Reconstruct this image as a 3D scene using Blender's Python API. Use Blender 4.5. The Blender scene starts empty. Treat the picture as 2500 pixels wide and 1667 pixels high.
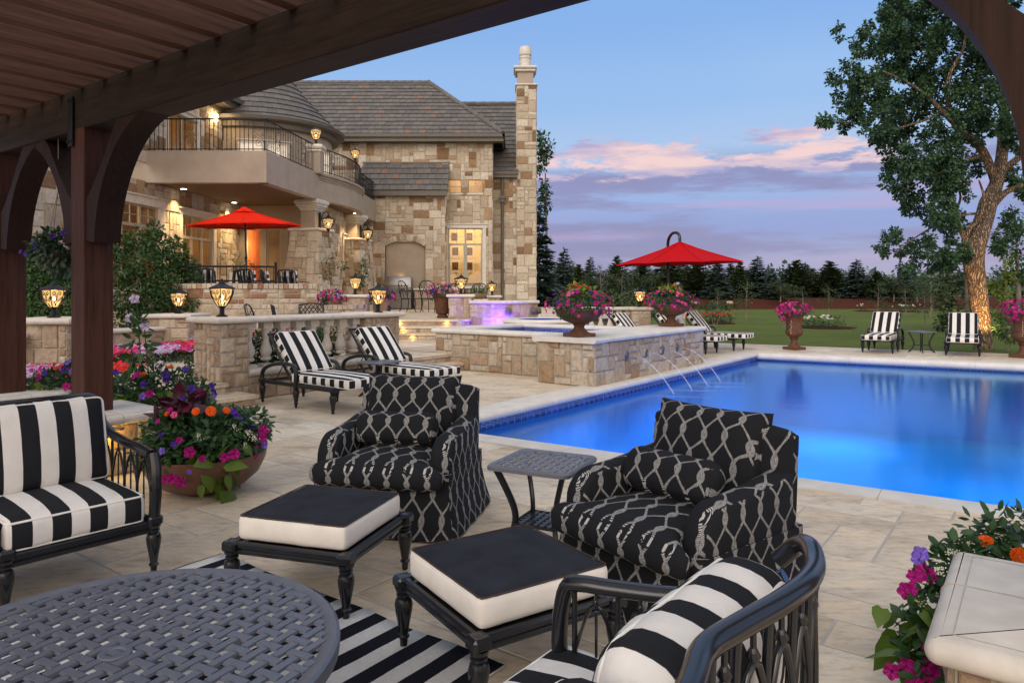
import bpy, math, random
import numpy as np
from mathutils import Vector, Matrix
R = math.radians
sc = bpy.context.scene
COL = sc.collection
rng = random.Random(7)
nr = np.random.RandomState(7)
# ---------------------------------------------------------------- camera, sky, sun, exposure
F, CX, HY, H = 1745.0, 1250.0, 706.0, 1.6      # focal length and horizon in units of a 2500 wide frame; eye height in metres
cam = bpy.data.cameras.new('camera'); co = bpy.data.objects.new('camera', cam); COL.objects.link(co)
co.location = (0, 0, H); co.rotation_euler = (R(90), 0, 0)
cam.sensor_width = 36; cam.lens = 36*F/2500; cam.shift_y = -(833.5-HY)/2500
cam.clip_start = .05; cam.clip_end = 2000
sc.camera = co
sc.view_settings.view_transform = 'Standard'; sc.view_settings.look = 'None'
sc.view_settings.exposure = 0.2; sc.view_settings.gamma = 1
sc.cycles.use_denoising = True
sc.cycles.max_bounces = 6; sc.cycles.diffuse_bounces = 3; sc.cycles.glossy_bounces = 3
sc.cycles.transmission_bounces = 4; sc.cycles.transparent_max_bounces = 12
sc.cycles.caustics_reflective = False; sc.cycles.caustics_refractive = False
sc.cycles.sample_clamp_indirect = 6

def build_world():
    w = bpy.data.worlds.new("World"); sc.world = w; w.use_nodes = True
    nt = w.node_tree; nt.nodes.clear(); N = nt.nodes.new; L = nt.links.new
    out = N('ShaderNodeOutputWorld'); bg = N('ShaderNodeBackground'); bg.inputs[1].default_value = .86
    tc = N('ShaderNodeTexCoord'); sep = N('ShaderNodeSeparateXYZ'); L(tc.outputs['Generated'], sep.inputs[0])
    # evening gradient by elevation; bright zenith above the view added to light the deck
    ramp = N('ShaderNodeValToRGB'); L(sep.outputs['Z'], ramp.inputs[0])
    cr = ramp.color_ramp; cr.interpolation = 'EASE'
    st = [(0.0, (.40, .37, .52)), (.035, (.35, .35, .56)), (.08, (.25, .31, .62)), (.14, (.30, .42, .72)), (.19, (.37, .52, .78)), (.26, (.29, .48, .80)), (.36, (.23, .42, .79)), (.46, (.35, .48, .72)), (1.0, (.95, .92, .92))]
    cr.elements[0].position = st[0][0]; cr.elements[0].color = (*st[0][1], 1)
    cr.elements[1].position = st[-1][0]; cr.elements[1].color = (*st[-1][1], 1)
    for p, c in st[1:-1]:
        e = cr.elements.new(p); e.color = (*c, 1)
    # clouds: noise stretched along the horizon, sampled on a dome projected to a plane
    def math_(op, a, b=None, c=None):
        m = N('ShaderNodeMath'); m.operation = op
        for i, x in enumerate((a, b, c)):
            if x is None: continue
            if isinstance(x, (int, float)): m.inputs[i].default_value = x
            else: L(x, m.inputs[i])
        return m.outputs[0]
    def smooth(v, a, b):
        m = N('ShaderNodeMapRange'); m.interpolation_type = 'SMOOTHSTEP'; L(v, m.inputs[0])
        m.inputs[1].default_value = a; m.inputs[2].default_value = b; m.inputs[3].default_value = 0; m.inputs[4].default_value = 1
        return m.outputs[0]
    def cloud(sx, sz, off, detail, rough):
        mp = N('ShaderNodeMapping'); L(tc.outputs['Generated'], mp.inputs[0])
        mp.inputs['Scale'].default_value = (sx, sx, sz); mp.inputs['Location'].default_value = off
        n = N('ShaderNodeTexNoise'); L(mp.outputs[0], n.inputs[0]); n.inputs['Scale'].default_value = 1
        n.inputs['Detail'].default_value = detail; n.inputs['Roughness'].default_value = rough
        return n.outputs[0]
    Z = sep.outputs['Z']
    front = smooth(sep.outputs['X'], -.30, .12)
    # broad lavender bank low on the horizon
    c1 = cloud(2.6, 17, (3.1, .4, 1.7), 7, .6)
    band1 = math_('MULTIPLY', smooth(Z, .0, .05), math_('SUBTRACT', 1, smooth(Z, .15, .195)))
    m1 = math_('MULTIPLY', math_('MULTIPLY', smooth(c1, .43, .56), band1), math_('MULTIPLY_ADD', front, .8, .2))
    # crisp peach tops above it
    c2 = cloud(8.5, 34, (1.3, 5.2, 4.4), 9, .66)
    c2b = cloud(2.2, 9, (8.3, 1.2, .4), 2, .5)
    band2 = math_('MULTIPLY', smooth(Z, .135, .165), math_('SUBTRACT', 1, smooth(Z, .190, .225)))
    m2 = math_('MULTIPLY', smooth(math_('ADD', math_('MULTIPLY', c2b, .45), math_('MULTIPLY_ADD', band2, .20, c2)), .885, .985), math_('MULTIPLY', smooth(band2, .1, .5), front))
    # pink streaks in the bank
    c3 = cloud(1.6, 40, (7.7, 2.2, .3), 4, .5)
    band3 = math_('MULTIPLY', smooth(Z, .02, .05), math_('SUBTRACT', 1, smooth(Z, .11, .15)))
    m3 = math_('MULTIPLY', math_('MULTIPLY', smooth(c3, .50, .66), band3), math_('MULTIPLY', front, .55))
    # faint high wisps
    c4 = cloud(1.8, 3.5, (.2, .9, 3.3), 5, .5)
    m4 = math_('MULTIPLY', smooth(c4, .45, .75), math_('MULTIPLY', smooth(Z, .15, .3), .35))
    def mixc(fac, a, col):
        m = N('ShaderNodeMix'); m.data_type = 'RGBA'; L(fac, m.inputs[0]); L(a, m.inputs[6])
        if isinstance(col, tuple): m.inputs[7].default_value = (*col, 1)
        else: L(col, m.inputs[7])
        return m.outputs[2]
    col = mixc(m4, ramp.outputs[0], (.46, .62, .86))
    col = mixc(math_('MULTIPLY', m1, .95), col, (.235, .225, .44))
    col = mixc(m3, col, (.50, .34, .58))
    r2 = N('ShaderNodeValToRGB'); L(cloud(7, 40, (1.3, 5.2, 4.55), 6, .6), r2.inputs[0])
    r2.color_ramp.elements[0].position = .40; r2.color_ramp.elements[0].color = (.42, .37, .58, 1)
    r2.color_ramp.elements[1].position = .60; r2.color_ramp.elements[1].color = (.86, .60, .58, 1)
    col = mixc(m2, col, r2.outputs[0])
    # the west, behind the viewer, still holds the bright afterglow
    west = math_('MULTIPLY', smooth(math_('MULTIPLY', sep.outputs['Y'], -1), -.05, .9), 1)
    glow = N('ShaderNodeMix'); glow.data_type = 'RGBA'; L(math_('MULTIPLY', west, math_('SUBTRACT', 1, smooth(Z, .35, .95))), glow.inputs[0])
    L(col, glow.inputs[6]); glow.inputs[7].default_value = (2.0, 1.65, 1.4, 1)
    # dark below the horizon
    sky = N('ShaderNodeTexSky'); sky.sky_type = 'NISHITA'; sky.sun_disc = False
    sky.sun_elevation = R(34); sky.sun_rotation = R(207); sky.air_density = 1.2; sky.dust_density = 1.0
    sm = N('ShaderNodeVectorMath'); sm.operation = 'SCALE'; L(sky.outputs[0], sm.inputs[0]); sm.inputs['Scale'].default_value = .012
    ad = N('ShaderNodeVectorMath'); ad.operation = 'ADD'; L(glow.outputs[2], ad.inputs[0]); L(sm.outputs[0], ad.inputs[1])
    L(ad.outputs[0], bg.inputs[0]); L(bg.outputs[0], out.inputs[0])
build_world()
sun = bpy.data.lights.new('sun', 'SUN'); sun.energy = 1.25; sun.angle = R(40); sun.color = (1, .92, .84)
so = bpy.data.objects.new('sun', sun); COL.objects.link(so)
so.rotation_euler = Vector((.42, .80, -.62)).to_track_quat('-Z', 'Y').to_euler()

# ---------------------------------------------------------------- helpers
VA = Vector((.595, .804, 0)).normalized()      # along the pool's left side, away from the viewer
VB = Vector((-VA.y, VA.x, 0))                  # along its near side, away to the left
def V(*a): return Vector(a)
def PT(u, v, Y): return Vector(((u-CX)/F*Y, Y, H-(v-HY)/F*Y))
def GR(u, v, z=0.0):
    Y = F*(H-z)/(v-HY); return Vector(((u-CX)/F*Y, Y, z))
def AB(o, a, b, z=0.0):
    p = Vector((o[0], o[1], 0)) + VA*a + VB*b; p.z = z; return p

class MB:
    def __init__(s): s.v = []; s.f = []; s.r = []; s.m = []; s.uv = None; s.M = Matrix.Identity(4)
    def add(s, vs, fs, r=None, mi=0):
        n = len(s.v); M = s.M
        s.v += [tuple(M @ Vector(p)) for p in vs]
        for f in fs:
            s.f.append(tuple(n+i for i in f)); s.r.append(rng.random() if r is None else r); s.m.append(mi)
        return s
    def box(s, a, b, r=.5, mi=0, c=0.0):
        x0, y0, z0 = [min(p, q) for p, q in zip(a, b)]; x1, y1, z1 = [max(p, q) for p, q in zip(a, b)]
        if c <= 0:
            vs = [(x0,y0,z0),(x1,y0,z0),(x1,y1,z0),(x0,y1,z0),(x0,y0,z1),(x1,y0,z1),(x1,y1,z1),(x0,y1,z1)]
            return s.add(vs, [(0,3,2,1),(4,5,6,7),(0,1,5,4),(1,2,6,5),(2,3,7,6),(3,0,4,7)], r, mi)
        c = min(c, (x1-x0)*.45, (y1-y0)*.45, (z1-z0)*.45)
        vs = []; idx = {}
        for sx in (0, 1):
            for sy in (0, 1):
                for sz in (0, 1):
                    X = (x0, x1)[sx]; Y = (y0, y1)[sy]; Z = (z0, z1)[sz]
                    dx = c if sx == 0 else -c; dy = c if sy == 0 else -c; dz = c if sz == 0 else -c
                    idx[sx,sy,sz] = len(vs); vs += [(X, Y+dy, Z+dz), (X+dx, Y, Z+dz), (X+dx, Y+dy, Z)]
        I = lambda a, b_, c_, k: idx[a, b_, c_]+k
        fs = []
        fs += [(I(0,0,0,0),I(0,0,1,0),I(0,1,1,0),I(0,1,0,0)), (I(1,0,0,0),I(1,1,0,0),I(1,1,1,0),I(1,0,1,0))]
        fs += [(I(0,0,0,1),I(1,0,0,1),I(1,0,1,1),I(0,0,1,1)), (I(0,1,0,1),I(0,1,1,1),I(1,1,1,1),I(1,1,0,1))]
        fs += [(I(0,0,0,2),I(0,1,0,2),I(1,1,0,2),I(1,0,0,2)), (I(0,0,1,2),I(1,0,1,2),I(1,1,1,2),I(0,1,1,2))]
        for p in (0, 1):
            for q in (0, 1):
                fs += [(I(p,q,0,0),I(p,q,1,0),I(p,q,1,1),I(p,q,0,1)), (I(p,0,q,0),I(p,1,q,0),I(p,1,q,2),I(p,0,q,2)), (I(0,p,q,1),I(1,p,q,1),I(1,p,q,2),I(0,p,q,2))]
                for t in (0, 1): fs.append((I(p,q,t,0),I(p,q,t,1),I(p,q,t,2)))
        return s.add(vs, fs, r, mi)
    def tube(s, pts, rad, n=8, cap=True, r=.5, mi=0, closed=False, flat=1.0, up=None):
        pts = [Vector(p) for p in pts]; k = len(pts)
        rs = rad if isinstance(rad, (list, tuple)) else [rad]*k
        vs = []; t0 = None; nrm = None
        for i, p in enumerate(pts):
            if closed: t = (pts[(i+1) % k]-pts[i-1])
            else: t = pts[min(i+1, k-1)]-pts[max(i-1, 0)]
            if t.length < 1e-9: t = Vector((0, 0, 1))
            t.normalize()
            if nrm is None:
                a = Vector(up) if up else (Vector((0, 0, 1)) if abs(t.z) < .9 else Vector((1, 0, 0)))
                nrm = (a - t*a.dot(t)).normalized()
            else:
                nrm = nrm - t*nrm.dot(t)
                nrm = nrm.normalized() if nrm.length > 1e-6 else t.orthogonal().normalized()
            b = t.cross(nrm)
            for j in range(n):
                w = 2*math.pi*j/n + (math.pi/n if n == 4 else 0)
                vs.append(p + (nrm*math.cos(w) + b*math.sin(w)*flat)*rs[i])
        fs = []
        for i in range(k if closed else k-1):
            i2 = (i+1) % k
            for j in range(n): fs.append((i*n+j, i*n+(j+1) % n, i2*n+(j+1) % n, i2*n+j))
        if cap and not closed: fs += [tuple(range(n))[::-1], tuple((k-1)*n+j for j in range(n))]
        return s.add(vs, fs, r, mi)
    def lathe(s, prof, n=20, c=(0, 0, 0), r=.5, mi=0, rot=0.0, sq=False):
        vs = []; k = len(prof)
        for (rr, z) in prof:
            for j in range(n):
                w = rot+2*math.pi*j/n; vs.append((c[0]+rr*math.cos(w), c[1]+rr*math.sin(w), c[2]+z))
        fs = [(i*n+j, i*n+(j+1) % n, (i+1)*n+(j+1) % n, (i+1)*n+j) for i in range(k-1) for j in range(n)]
        fs += [tuple(range(n))[::-1], tuple((k-1)*n+j for j in range(n))]
        return s.add(vs, fs, r, mi)
    def prism(s, poly, z0, z1, r=.5, mi=0):
        n = len(poly)
        vs = [(p[0], p[1], z0) for p in poly]+[(p[0], p[1], z1) for p in poly]
        fs = [tuple(range(n))[::-1], tuple(range(n, 2*n))]+[(i, (i+1) % n, n+(i+1) % n, n+i) for i in range(n)]
        return s.add(vs, fs, r, mi)

def tag(o, label=None, cat=None, group=None, kind=None):
    if label: o['label'] = label
    if cat: o['category'] = cat
    if group: o['group'] = group
    if kind: o['kind'] = kind
    return o
def thing(name, label, cat, loc=(0, 0, 0), rz=0.0, group=None):
    o = bpy.data.objects.new(name, None); COL.objects.link(o); o.empty_display_size = .2
    o.location = loc; o.rotation_euler = (0, 0, rz)
    return tag(o, label, cat, group)
def mesh_obj(name, verts, faces, mats, parent=None, rnd=None, mi=None, smooth=35, uv=None):
    me = bpy.data.meshes.new(name); me.from_pydata(verts, [], faces)
    for m in (mats if isinstance(mats, (list, tuple)) else [mats]): me.materials.append(m)
    if rnd is not None: rnd = list(rnd)[:len(faces)]
    if mi is not None: mi = list(mi)[:len(faces)]
    if rnd is not None and len(rnd): me.attributes.new('rnd', 'FLOAT', 'FACE').data.foreach_set('value', np.asarray(rnd, dtype=np.float32))
    if mi is not None and any(mi): me.polygons.foreach_set('material_index', np.asarray(mi, dtype=np.int32))
    if uv is not None:
        l = me.uv_layers.new(name='UVMap'); l.data.foreach_set('uv', np.asarray(uv, dtype=np.float32).ravel())
    if smooth is not None:
        me.shade_smooth()
        if smooth < 180: me.set_sharp_from_angle(angle=R(smooth))
    me.update()
    o = bpy.data.objects.new(name, me); COL.objects.link(o)
    if parent is not None: o.parent = parent
    return o
def part(name, mb, mats, parent=None, smooth=35, label=None):
    o = mesh_obj(name, mb.v, mb.f, mats, parent, mb.r, mb.m, smooth)
    if label: o['label'] = label
    return o
def solo(name, mb, mats, label, cat, group=None, kind=None, smooth=35):
    o = part(name, mb, mats, None, smooth); 
    if kind == 'structure': o['kind'] = kind; return o
    return tag(o, label, cat, group, kind)
def box_uv(mb, mode, edge=None):
    """per-loop uv: 'wrap' u across, v along the front-to-top profile; sides use depth"""
    uv = []
    for f in mb.f:
        p = [Vector(mb.v[i]) for i in f]
        n = (p[1]-p[0]).cross(p[-1]-p[0]) if len(p) == 3 else (p[2]-p[0]).cross(p[3]-p[1])
        side = abs(n.x) > max(abs(n.y), abs(n.z))*1.05
        if edge: side = abs(n.x) > 1e-9 and abs(sum(q.x for q in p)/len(p)) > edge
        for q in p:
            uv.append((q.y, q.z) if side else (q.x, q.z-q.y))
    return uv
def dup(root, loc, rz, label=None, group=None, scale=None):
    r = root.copy(); COL.objects.link(r); r.location = loc; r.rotation_euler = (0, 0, rz)
    if scale is not None: r.scale = scale if isinstance(scale, (tuple, list)) else (scale,)*3
    if label: r['label'] = label
    if group: r['group'] = group
    for ch in list(root.children):
        c = ch.copy(); COL.objects.link(c); c.parent = r
        for g in ch.children:
            d = g.copy(); COL.objects.link(d); d.parent = c
    return r

# ---------------------------------------------------------------- materials
class NT:
    def __init__(s, name):
        s.m = bpy.data.materials.new(name); s.m.use_nodes = True; s.nt = s.m.node_tree
        s.b = s.nt.nodes['Principled BSDF']; s.out = s.nt.nodes['Material Output']
    def N(s, t): return s.nt.nodes.new(t)
    def L(s, a, b): s.nt.links.new(a, b)
    def math(s, op, a, b=None, c=None):
        m = s.N('ShaderNodeMath'); m.operation = op
        for i, x in enumerate((a, b, c)):
            if x is None: continue
            if isinstance(x, (int, float)): m.inputs[i].default_value = x
            else: s.L(x, m.inputs[i])
        return m.outputs[0]
    def noise(s, scale, detail=4, rough=.55, vec=None, stretch=None):
        n = s.N('ShaderNodeTexNoise'); n.inputs['Scale'].default_value = scale
        n.inputs['Detail'].default_value = detail; n.inputs['Roughness'].default_value = rough
        if vec is None: vec = s.obj()
        if stretch:
            mp = s.N('ShaderNodeMapping'); mp.inputs['Scale'].default_value = stretch; s.L(vec, mp.inputs[0]); vec = mp.outputs[0]
        s.L(vec, n.inputs[0]); return n.outputs[0]
    def obj(s):
        if not hasattr(s, '_tc'): s._tc = s.N('ShaderNodeTexCoord')
        return s._tc.outputs['Object']
    def uv(s):
        s.obj(); return s._tc.outputs['UV']
    def ramp(s, fac, stops, interp='LINEAR'):
        r = s.N('ShaderNodeValToRGB'); s.L(fac, r.inputs[0]); cr = r.color_ramp; cr.interpolation = interp
        cr.elements[0].position = stops[0][0]; cr.elements[0].color = (*stops[0][1], 1)
        cr.elements[1].position = stops[-1][0]; cr.elements[1].color = (*stops[-1][1], 1)
        for p, c in stops[1:-1]: e = cr.elements.new(p); e.color = (*c, 1)
        return r.outputs[0]
    def mix(s, fac, a, b, mode='MIX'):
        m = s.N('ShaderNodeMix'); m.data_type = 'RGBA'; m.blend_type = mode
        for i, x in ((0, fac), (6, a), (7, b)):
            if isinstance(x, tuple): m.inputs[i].default_value = (*x, 1)
            elif isinstance(x, (int, float)): m.inputs[i].default_value = x
            else: s.L(x, m.inputs[i])
        return m.outputs[2]
    def attr(s, name='rnd'):
        a = s.N('ShaderNodeAttribute'); a.attribute_name = name; return a.outputs['Fac']
    def rng_(s, v, a, b, c=0, d=1, smooth=True):
        m = s.N('ShaderNodeMapRange'); m.interpolation_type = 'SMOOTHSTEP' if smooth else 'LINEAR'; s.L(v, m.inputs[0])
        for i, x in enumerate((a, b, c, d)): m.inputs[i+1].default_value = x
        return m.outputs[0]
    def bump(s, h, strength=.3, dist=.01):
        b = s.N('ShaderNodeBump'); b.inputs['Strength'].default_value = strength; b.inputs['Distance'].default_value = dist
        s.L(h, b.inputs['Height']); s.L(b.outputs[0], s.b.inputs['Normal']); return s
    def set(s, color=None, rough=None, metal=None, spec=None):
        for k, x in (('Base Color', color), ('Roughness', rough), ('Metallic', metal), ('Specular IOR Level', spec)):
            if x is None: continue
            if isinstance(x, tuple): s.b.inputs[k].default_value = (*x, 1)
            elif isinstance(x, (int, float)): s.b.inputs[k].default_value = x
            else: s.L(x, s.b.inputs[k])
        return s
def simple(name, c, rough=.6, metal=0, var=.12, scale=6, bump=0.0, bscale=40, spec=.5, bdist=.004):
    t = NT(name); n = t.noise(scale)
    lo = tuple(x*(1-var) for x in c); hi = tuple(min(1, x*(1+var)) for x in c)
    t.set(t.ramp(n, [(.3, lo), (.7, hi)]), rough, metal, spec)
    if bump: t.bump(t.noise(bscale, 5), bump, bdist)
    return t.m
M = {}
def stone_mat(name, stops, rough=.85, bump=.6, sc_=14):
    t = NT(name); a = t.attr(); base = t.ramp(a, stops, 'CONSTANT')
    n = t.noise(sc_, 6, .6); n2 = t.noise(2.3, 3)
    c = t.mix(.8, base, t.ramp(n, [(.25, (.52, .50, .49)), (.5, (1, 1, 1)), (.75, (1.25, 1.22, 1.16))]), 'MULTIPLY')
    c = t.mix(.35, c, t.ramp(n2, [(.3, (.75, .72, .7)), (.7, (1.15, 1.12, 1.05))]), 'MULTIPLY')
    t.set(c, rough, 0, .25); t.bump(t.math('ADD', n, t.math('MULTIPLY', t.noise(sc_*4, 4), .4)), bump, .02)
    M[name] = t.m
stone_mat('house_stone', [(0, (.45, .385, .29)), (.16, (.54, .475, .38)), (.34, (.40, .33, .245)), (.46, (.58, .53, .44)), (.62, (.47, .41, .32)), (.74, (.29, .19, .11)), (.81, (.22, .135, .075)), (.87, (.36, .25, .15)), (.93, (.47, .40, .30))])
stone_mat('pale_stone', [(0, (.42, .34, .26)), (.2, (.48, .40, .31)), (.4, (.38, .29, .21)), (.6, (.44, .34, .25)), (.78, (.33, .23, .16)), (.9, (.50, .43, .34))], bump=.7)
stone_mat('spa_stone', [(0, (.42, .34, .25)), (.2, (.47, .40, .31)), (.4, (.40, .30, .21)), (.6, (.50, .43, .34)), (.82, (.33, .23, .14)), (.9, (.46, .40, .31))], bump=.7)
stone_mat('wall_brick', [(0, (.45, .38, .30)), (.2, (.52, .45, .36)), (.5, (.48, .40, .31)), (.7, (.27, .15, .09)), (.8, (.35, .22, .14)), (.9, (.50, .42, .33))], bump=.7)
stone_mat('flagstone', [(0, (.50, .43, .33)), (.2, (.56, .49, .39)), (.42, (.47, .39, .29)), (.6, (.54, .46, .355)), (.75, (.46, .375, .27)), (.88, (.59, .53, .43))], rough=.62, bump=.25, sc_=5)
# flagstone veining on top of the tint
def flag():
    t = NT('flagstone_paving'); a = t.attr()
    base = t.ramp(a, [(0, (.56, .485, .385)), (.18, (.63, .56, .46)), (.4, (.52, .44, .34)), (.6, (.60, .53, .43)), (.75, (.51, .42, .31)), (.88, (.66, .60, .50))])
    v = t.N('ShaderNodeVectorMath'); v.operation = 'ADD'; t.L(t.obj(), v.inputs[0])
    cmb = t.N('ShaderNodeCombineXYZ'); t.L(t.math('MULTIPLY', a, 37), cmb.inputs[0]); t.L(t.math('MULTIPLY', a, 91), cmb.inputs[1]); t.L(cmb.outputs[0], v.inputs[1])
    vec = v.outputs[0]
    n1 = t.noise(1.7, 7, .62, vec, (1, 2.2, 1)); n2 = t.noise(9, 6, .65, vec, (1, 2.5, 1)); n3 = t.noise(60, 3, .6, vec)
    c = t.mix(.8, base, t.ramp(n1, [(.28, (.55, .50, .45)), (.45, (.93, .91, .88)), (.55, (1.08, 1.05, 1.0)), (.72, (1.22, 1.06, .84))]), 'MULTIPLY')
    c = t.mix(.85, c, t.ramp(n2, [(.3, (.66, .60, .54)), (.46, (.97, .96, .94)), (.7, (1.18, 1.15, 1.10))]), 'MULTIPLY')
    c = t.mix(t.rng_(n1, .60, .72), c, (.40, .25, .14)) if False else c
    t.set(c, t.rng_(n2, .2, .8, .72, .50), 0, .35)
    t.bump(t.math('ADD', t.math('MULTIPLY', n2, 1.0), t.math('MULTIPLY', n3, .25)), .28, .012); M['flag'] = t.m
flag()
M['mortar'] = simple('mortar', (.34, .31, .27), .95, bump=.5, bscale=60)
M['mortar_tan'] = simple('mortar_tan', (.42, .36, .28), .95, bump=.5, bscale=60)
M['joint'] = simple('paving_joint', (.40, .375, .335), .95, bump=.4, bscale=120)
M['cast'] = simple('cast_stone', (.60, .555, .49), .7, var=.1, scale=9, bump=.12, bscale=120, spec=.3)
M['cast2'] = simple('cast_stone_trim', (.58, .53, .45), .75, var=.12, scale=5, bump=.15, bscale=90, spec=.3)
M['coping'] = simple('coping_stone', (.62, .585, .53), .65, var=.1, scale=3.5, bump=.15, bscale=90, spec=.35)
M['stucco'] = simple('stucco', (.36, .30, .235), .9, var=.10, scale=2.2, bump=.35, bscale=140)
M['ceiling'] = simple('porch_ceiling', (.115, .068, .038), .85, var=.06, bump=.1)
M['iron'] = simple('black_iron', (.010, .011, .013), .45, .0, var=.2, spec=.25)
M['gloss_black'] = simple('gloss_black_frame', (.010, .011, .014), .20, 0, var=.2, spec=.6)
M['satin_black'] = simple('satin_black_frame', (.012, .013, .016), .32, 0, var=.2, spec=.4)
M['table_grey'] = simple('powder_coated_metal', (.120, .132, .165), .36, .1, var=.08, scale=30, spec=.5, bump=.06, bscale=500)
M['bronze'] = simple('bronze_trim', (.11, .095, .075), .5, .2, var=.1)
M['green_trim'] = simple('sage_window_frame', (.32, .33, .27), .5, 0, var=.05)
M['tan_trim'] = simple('tan_window_frame', (.36, .31, .23), .5, 0, var=.05)
M['steel'] = simple('brushed_steel', (.30, .29, .28), .32, .9, var=.08, bump=.05)
M['terracotta'] = simple('glazed_clay_pot', (.135, .062, .038), .42, 0, var=.30, scale=7, spec=.5, bump=.10, bscale=50)
M['urn_brown'] = simple('urn_brown', (.115, .055, .034), .75, 0, var=.25, scale=9, spec=.2, bump=.10, bscale=50)
M['terracotta_light'] = simple('clay_pot_tan', (.26, .15, .09), .6, 0, var=.15, scale=9, bump=.1)
M['soil'] = simple('potting_soil', (.03, .02, .014), 1, bump=.5)
M['mulch'] = simple('red_mulch', (.070, .024, .015), 1, spec=.05, var=.5, scale=30, bump=.6, bscale=12, bdist=.05)
M['red_canvas'] = simple('red_canvas', (.44, .003, .007), .85, var=.06, spec=.08, bump=.08, bscale=200)
M['orange_canvas'] = simple('orange_red_canvas', (.72, .022, .006), .85, var=.06, spec=.08, bump=.08, bscale=200)
M['white_fabric'] = simple('white_fabric', (.72, .68, .62), .9, var=.06, scale=9, bump=.45, bscale=18, bdist=.005)
M['piping'] = simple('white_piping', (.78, .76, .72), .8, var=.03)
M['navy_fabric'] = simple('charcoal_canvas', (.017, .019, .027), .85, var=.30, scale=7, bump=.55, bscale=16, spec=.25, bdist=.006)
def wood(name, c, dirv, rough=.6, k=1.0):
    t = NT(name); s = [3.0, 3.0, 3.0]
    st = tuple(1.2 if d else 22 for d in dirv)
    n = t.noise(1.6, 7, .62, None, st); n2 = t.noise(.9, 3, .5, None, tuple(.8 if d else 2.5 for d in dirv)); n3 = t.noise(5, 5, .7, None, tuple(.5 if d else 30 for d in dirv))
    col = t.mix(1, c, t.ramp(n, [(.3, (.55*k, .5*k, .45*k)), (.5, (1, 1, 1)), (.75, (1.35, 1.3, 1.25))]), 'MULTIPLY')
    col = t.mix(.7, col, t.ramp(n2, [(.3, (.6, .6, .62)), (.7, (1.3, 1.2, 1.1))]), 'MULTIPLY')
    col = t.mix(t.rng_(n3, .70, .78, 0, .35), col, (.30, .24, .19))
    t.set(col, rough, 0, .15); t.bump(t.math('ADD', n, n3), .35, .006); return t.m
M['wood_x'] = wood('stained_timber_beam', (.030, .019, .014), (1, 0, 0))
M['wood_z'] = wood('stained_timber_post', (.072, .030, .021), (0, 0, 1))
M['wood_raft'] = wood('stained_timber_rafter', (.120, .064, .047), (1, 0, 0))
M['wood_dark'] = wood('dark_timber_brace', (.026, .012, .008), (0, 0, 1))
def stripes(name, period, duty=.5, axis=0, off=0.0, black=(.014, .015, .018), white=(.74, .72, .68)):
    t = NT(name); sep = t.N('ShaderNodeSeparateXYZ'); t.L(t.uv(), sep.inputs[0])
    x = t.math('DIVIDE', t.math('ADD', sep.outputs[axis], off), period)
    fr = t.math('FRACT', x); a = t.rng_(fr, 0, .012, 0, 1); b = t.rng_(fr, duty, duty+.012, 0, 1)
    f = t.math('SUBTRACT', a, b)
    n = t.noise(9, 4); wv = t.noise(400, 2)
    f = t.mix(f, white, black)
    f = t.mix(.35, f, t.ramp(n, [(.3, (.82, .82, .84)), (.7, (1.08, 1.06, 1.04))]), 'MULTIPLY')
    t.set(f, .85, 0, .2); t.bump(t.math('ADD', t.math('MULTIPLY', n, 2.0), t.math('MULTIPLY', wv, .3)), .45, .010); M[name] = t.m
stripes('stripe_sofa', .174, .5, 0, .3045)
stripes('stripe_chaise', .188, .5, 0, .141)
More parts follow.
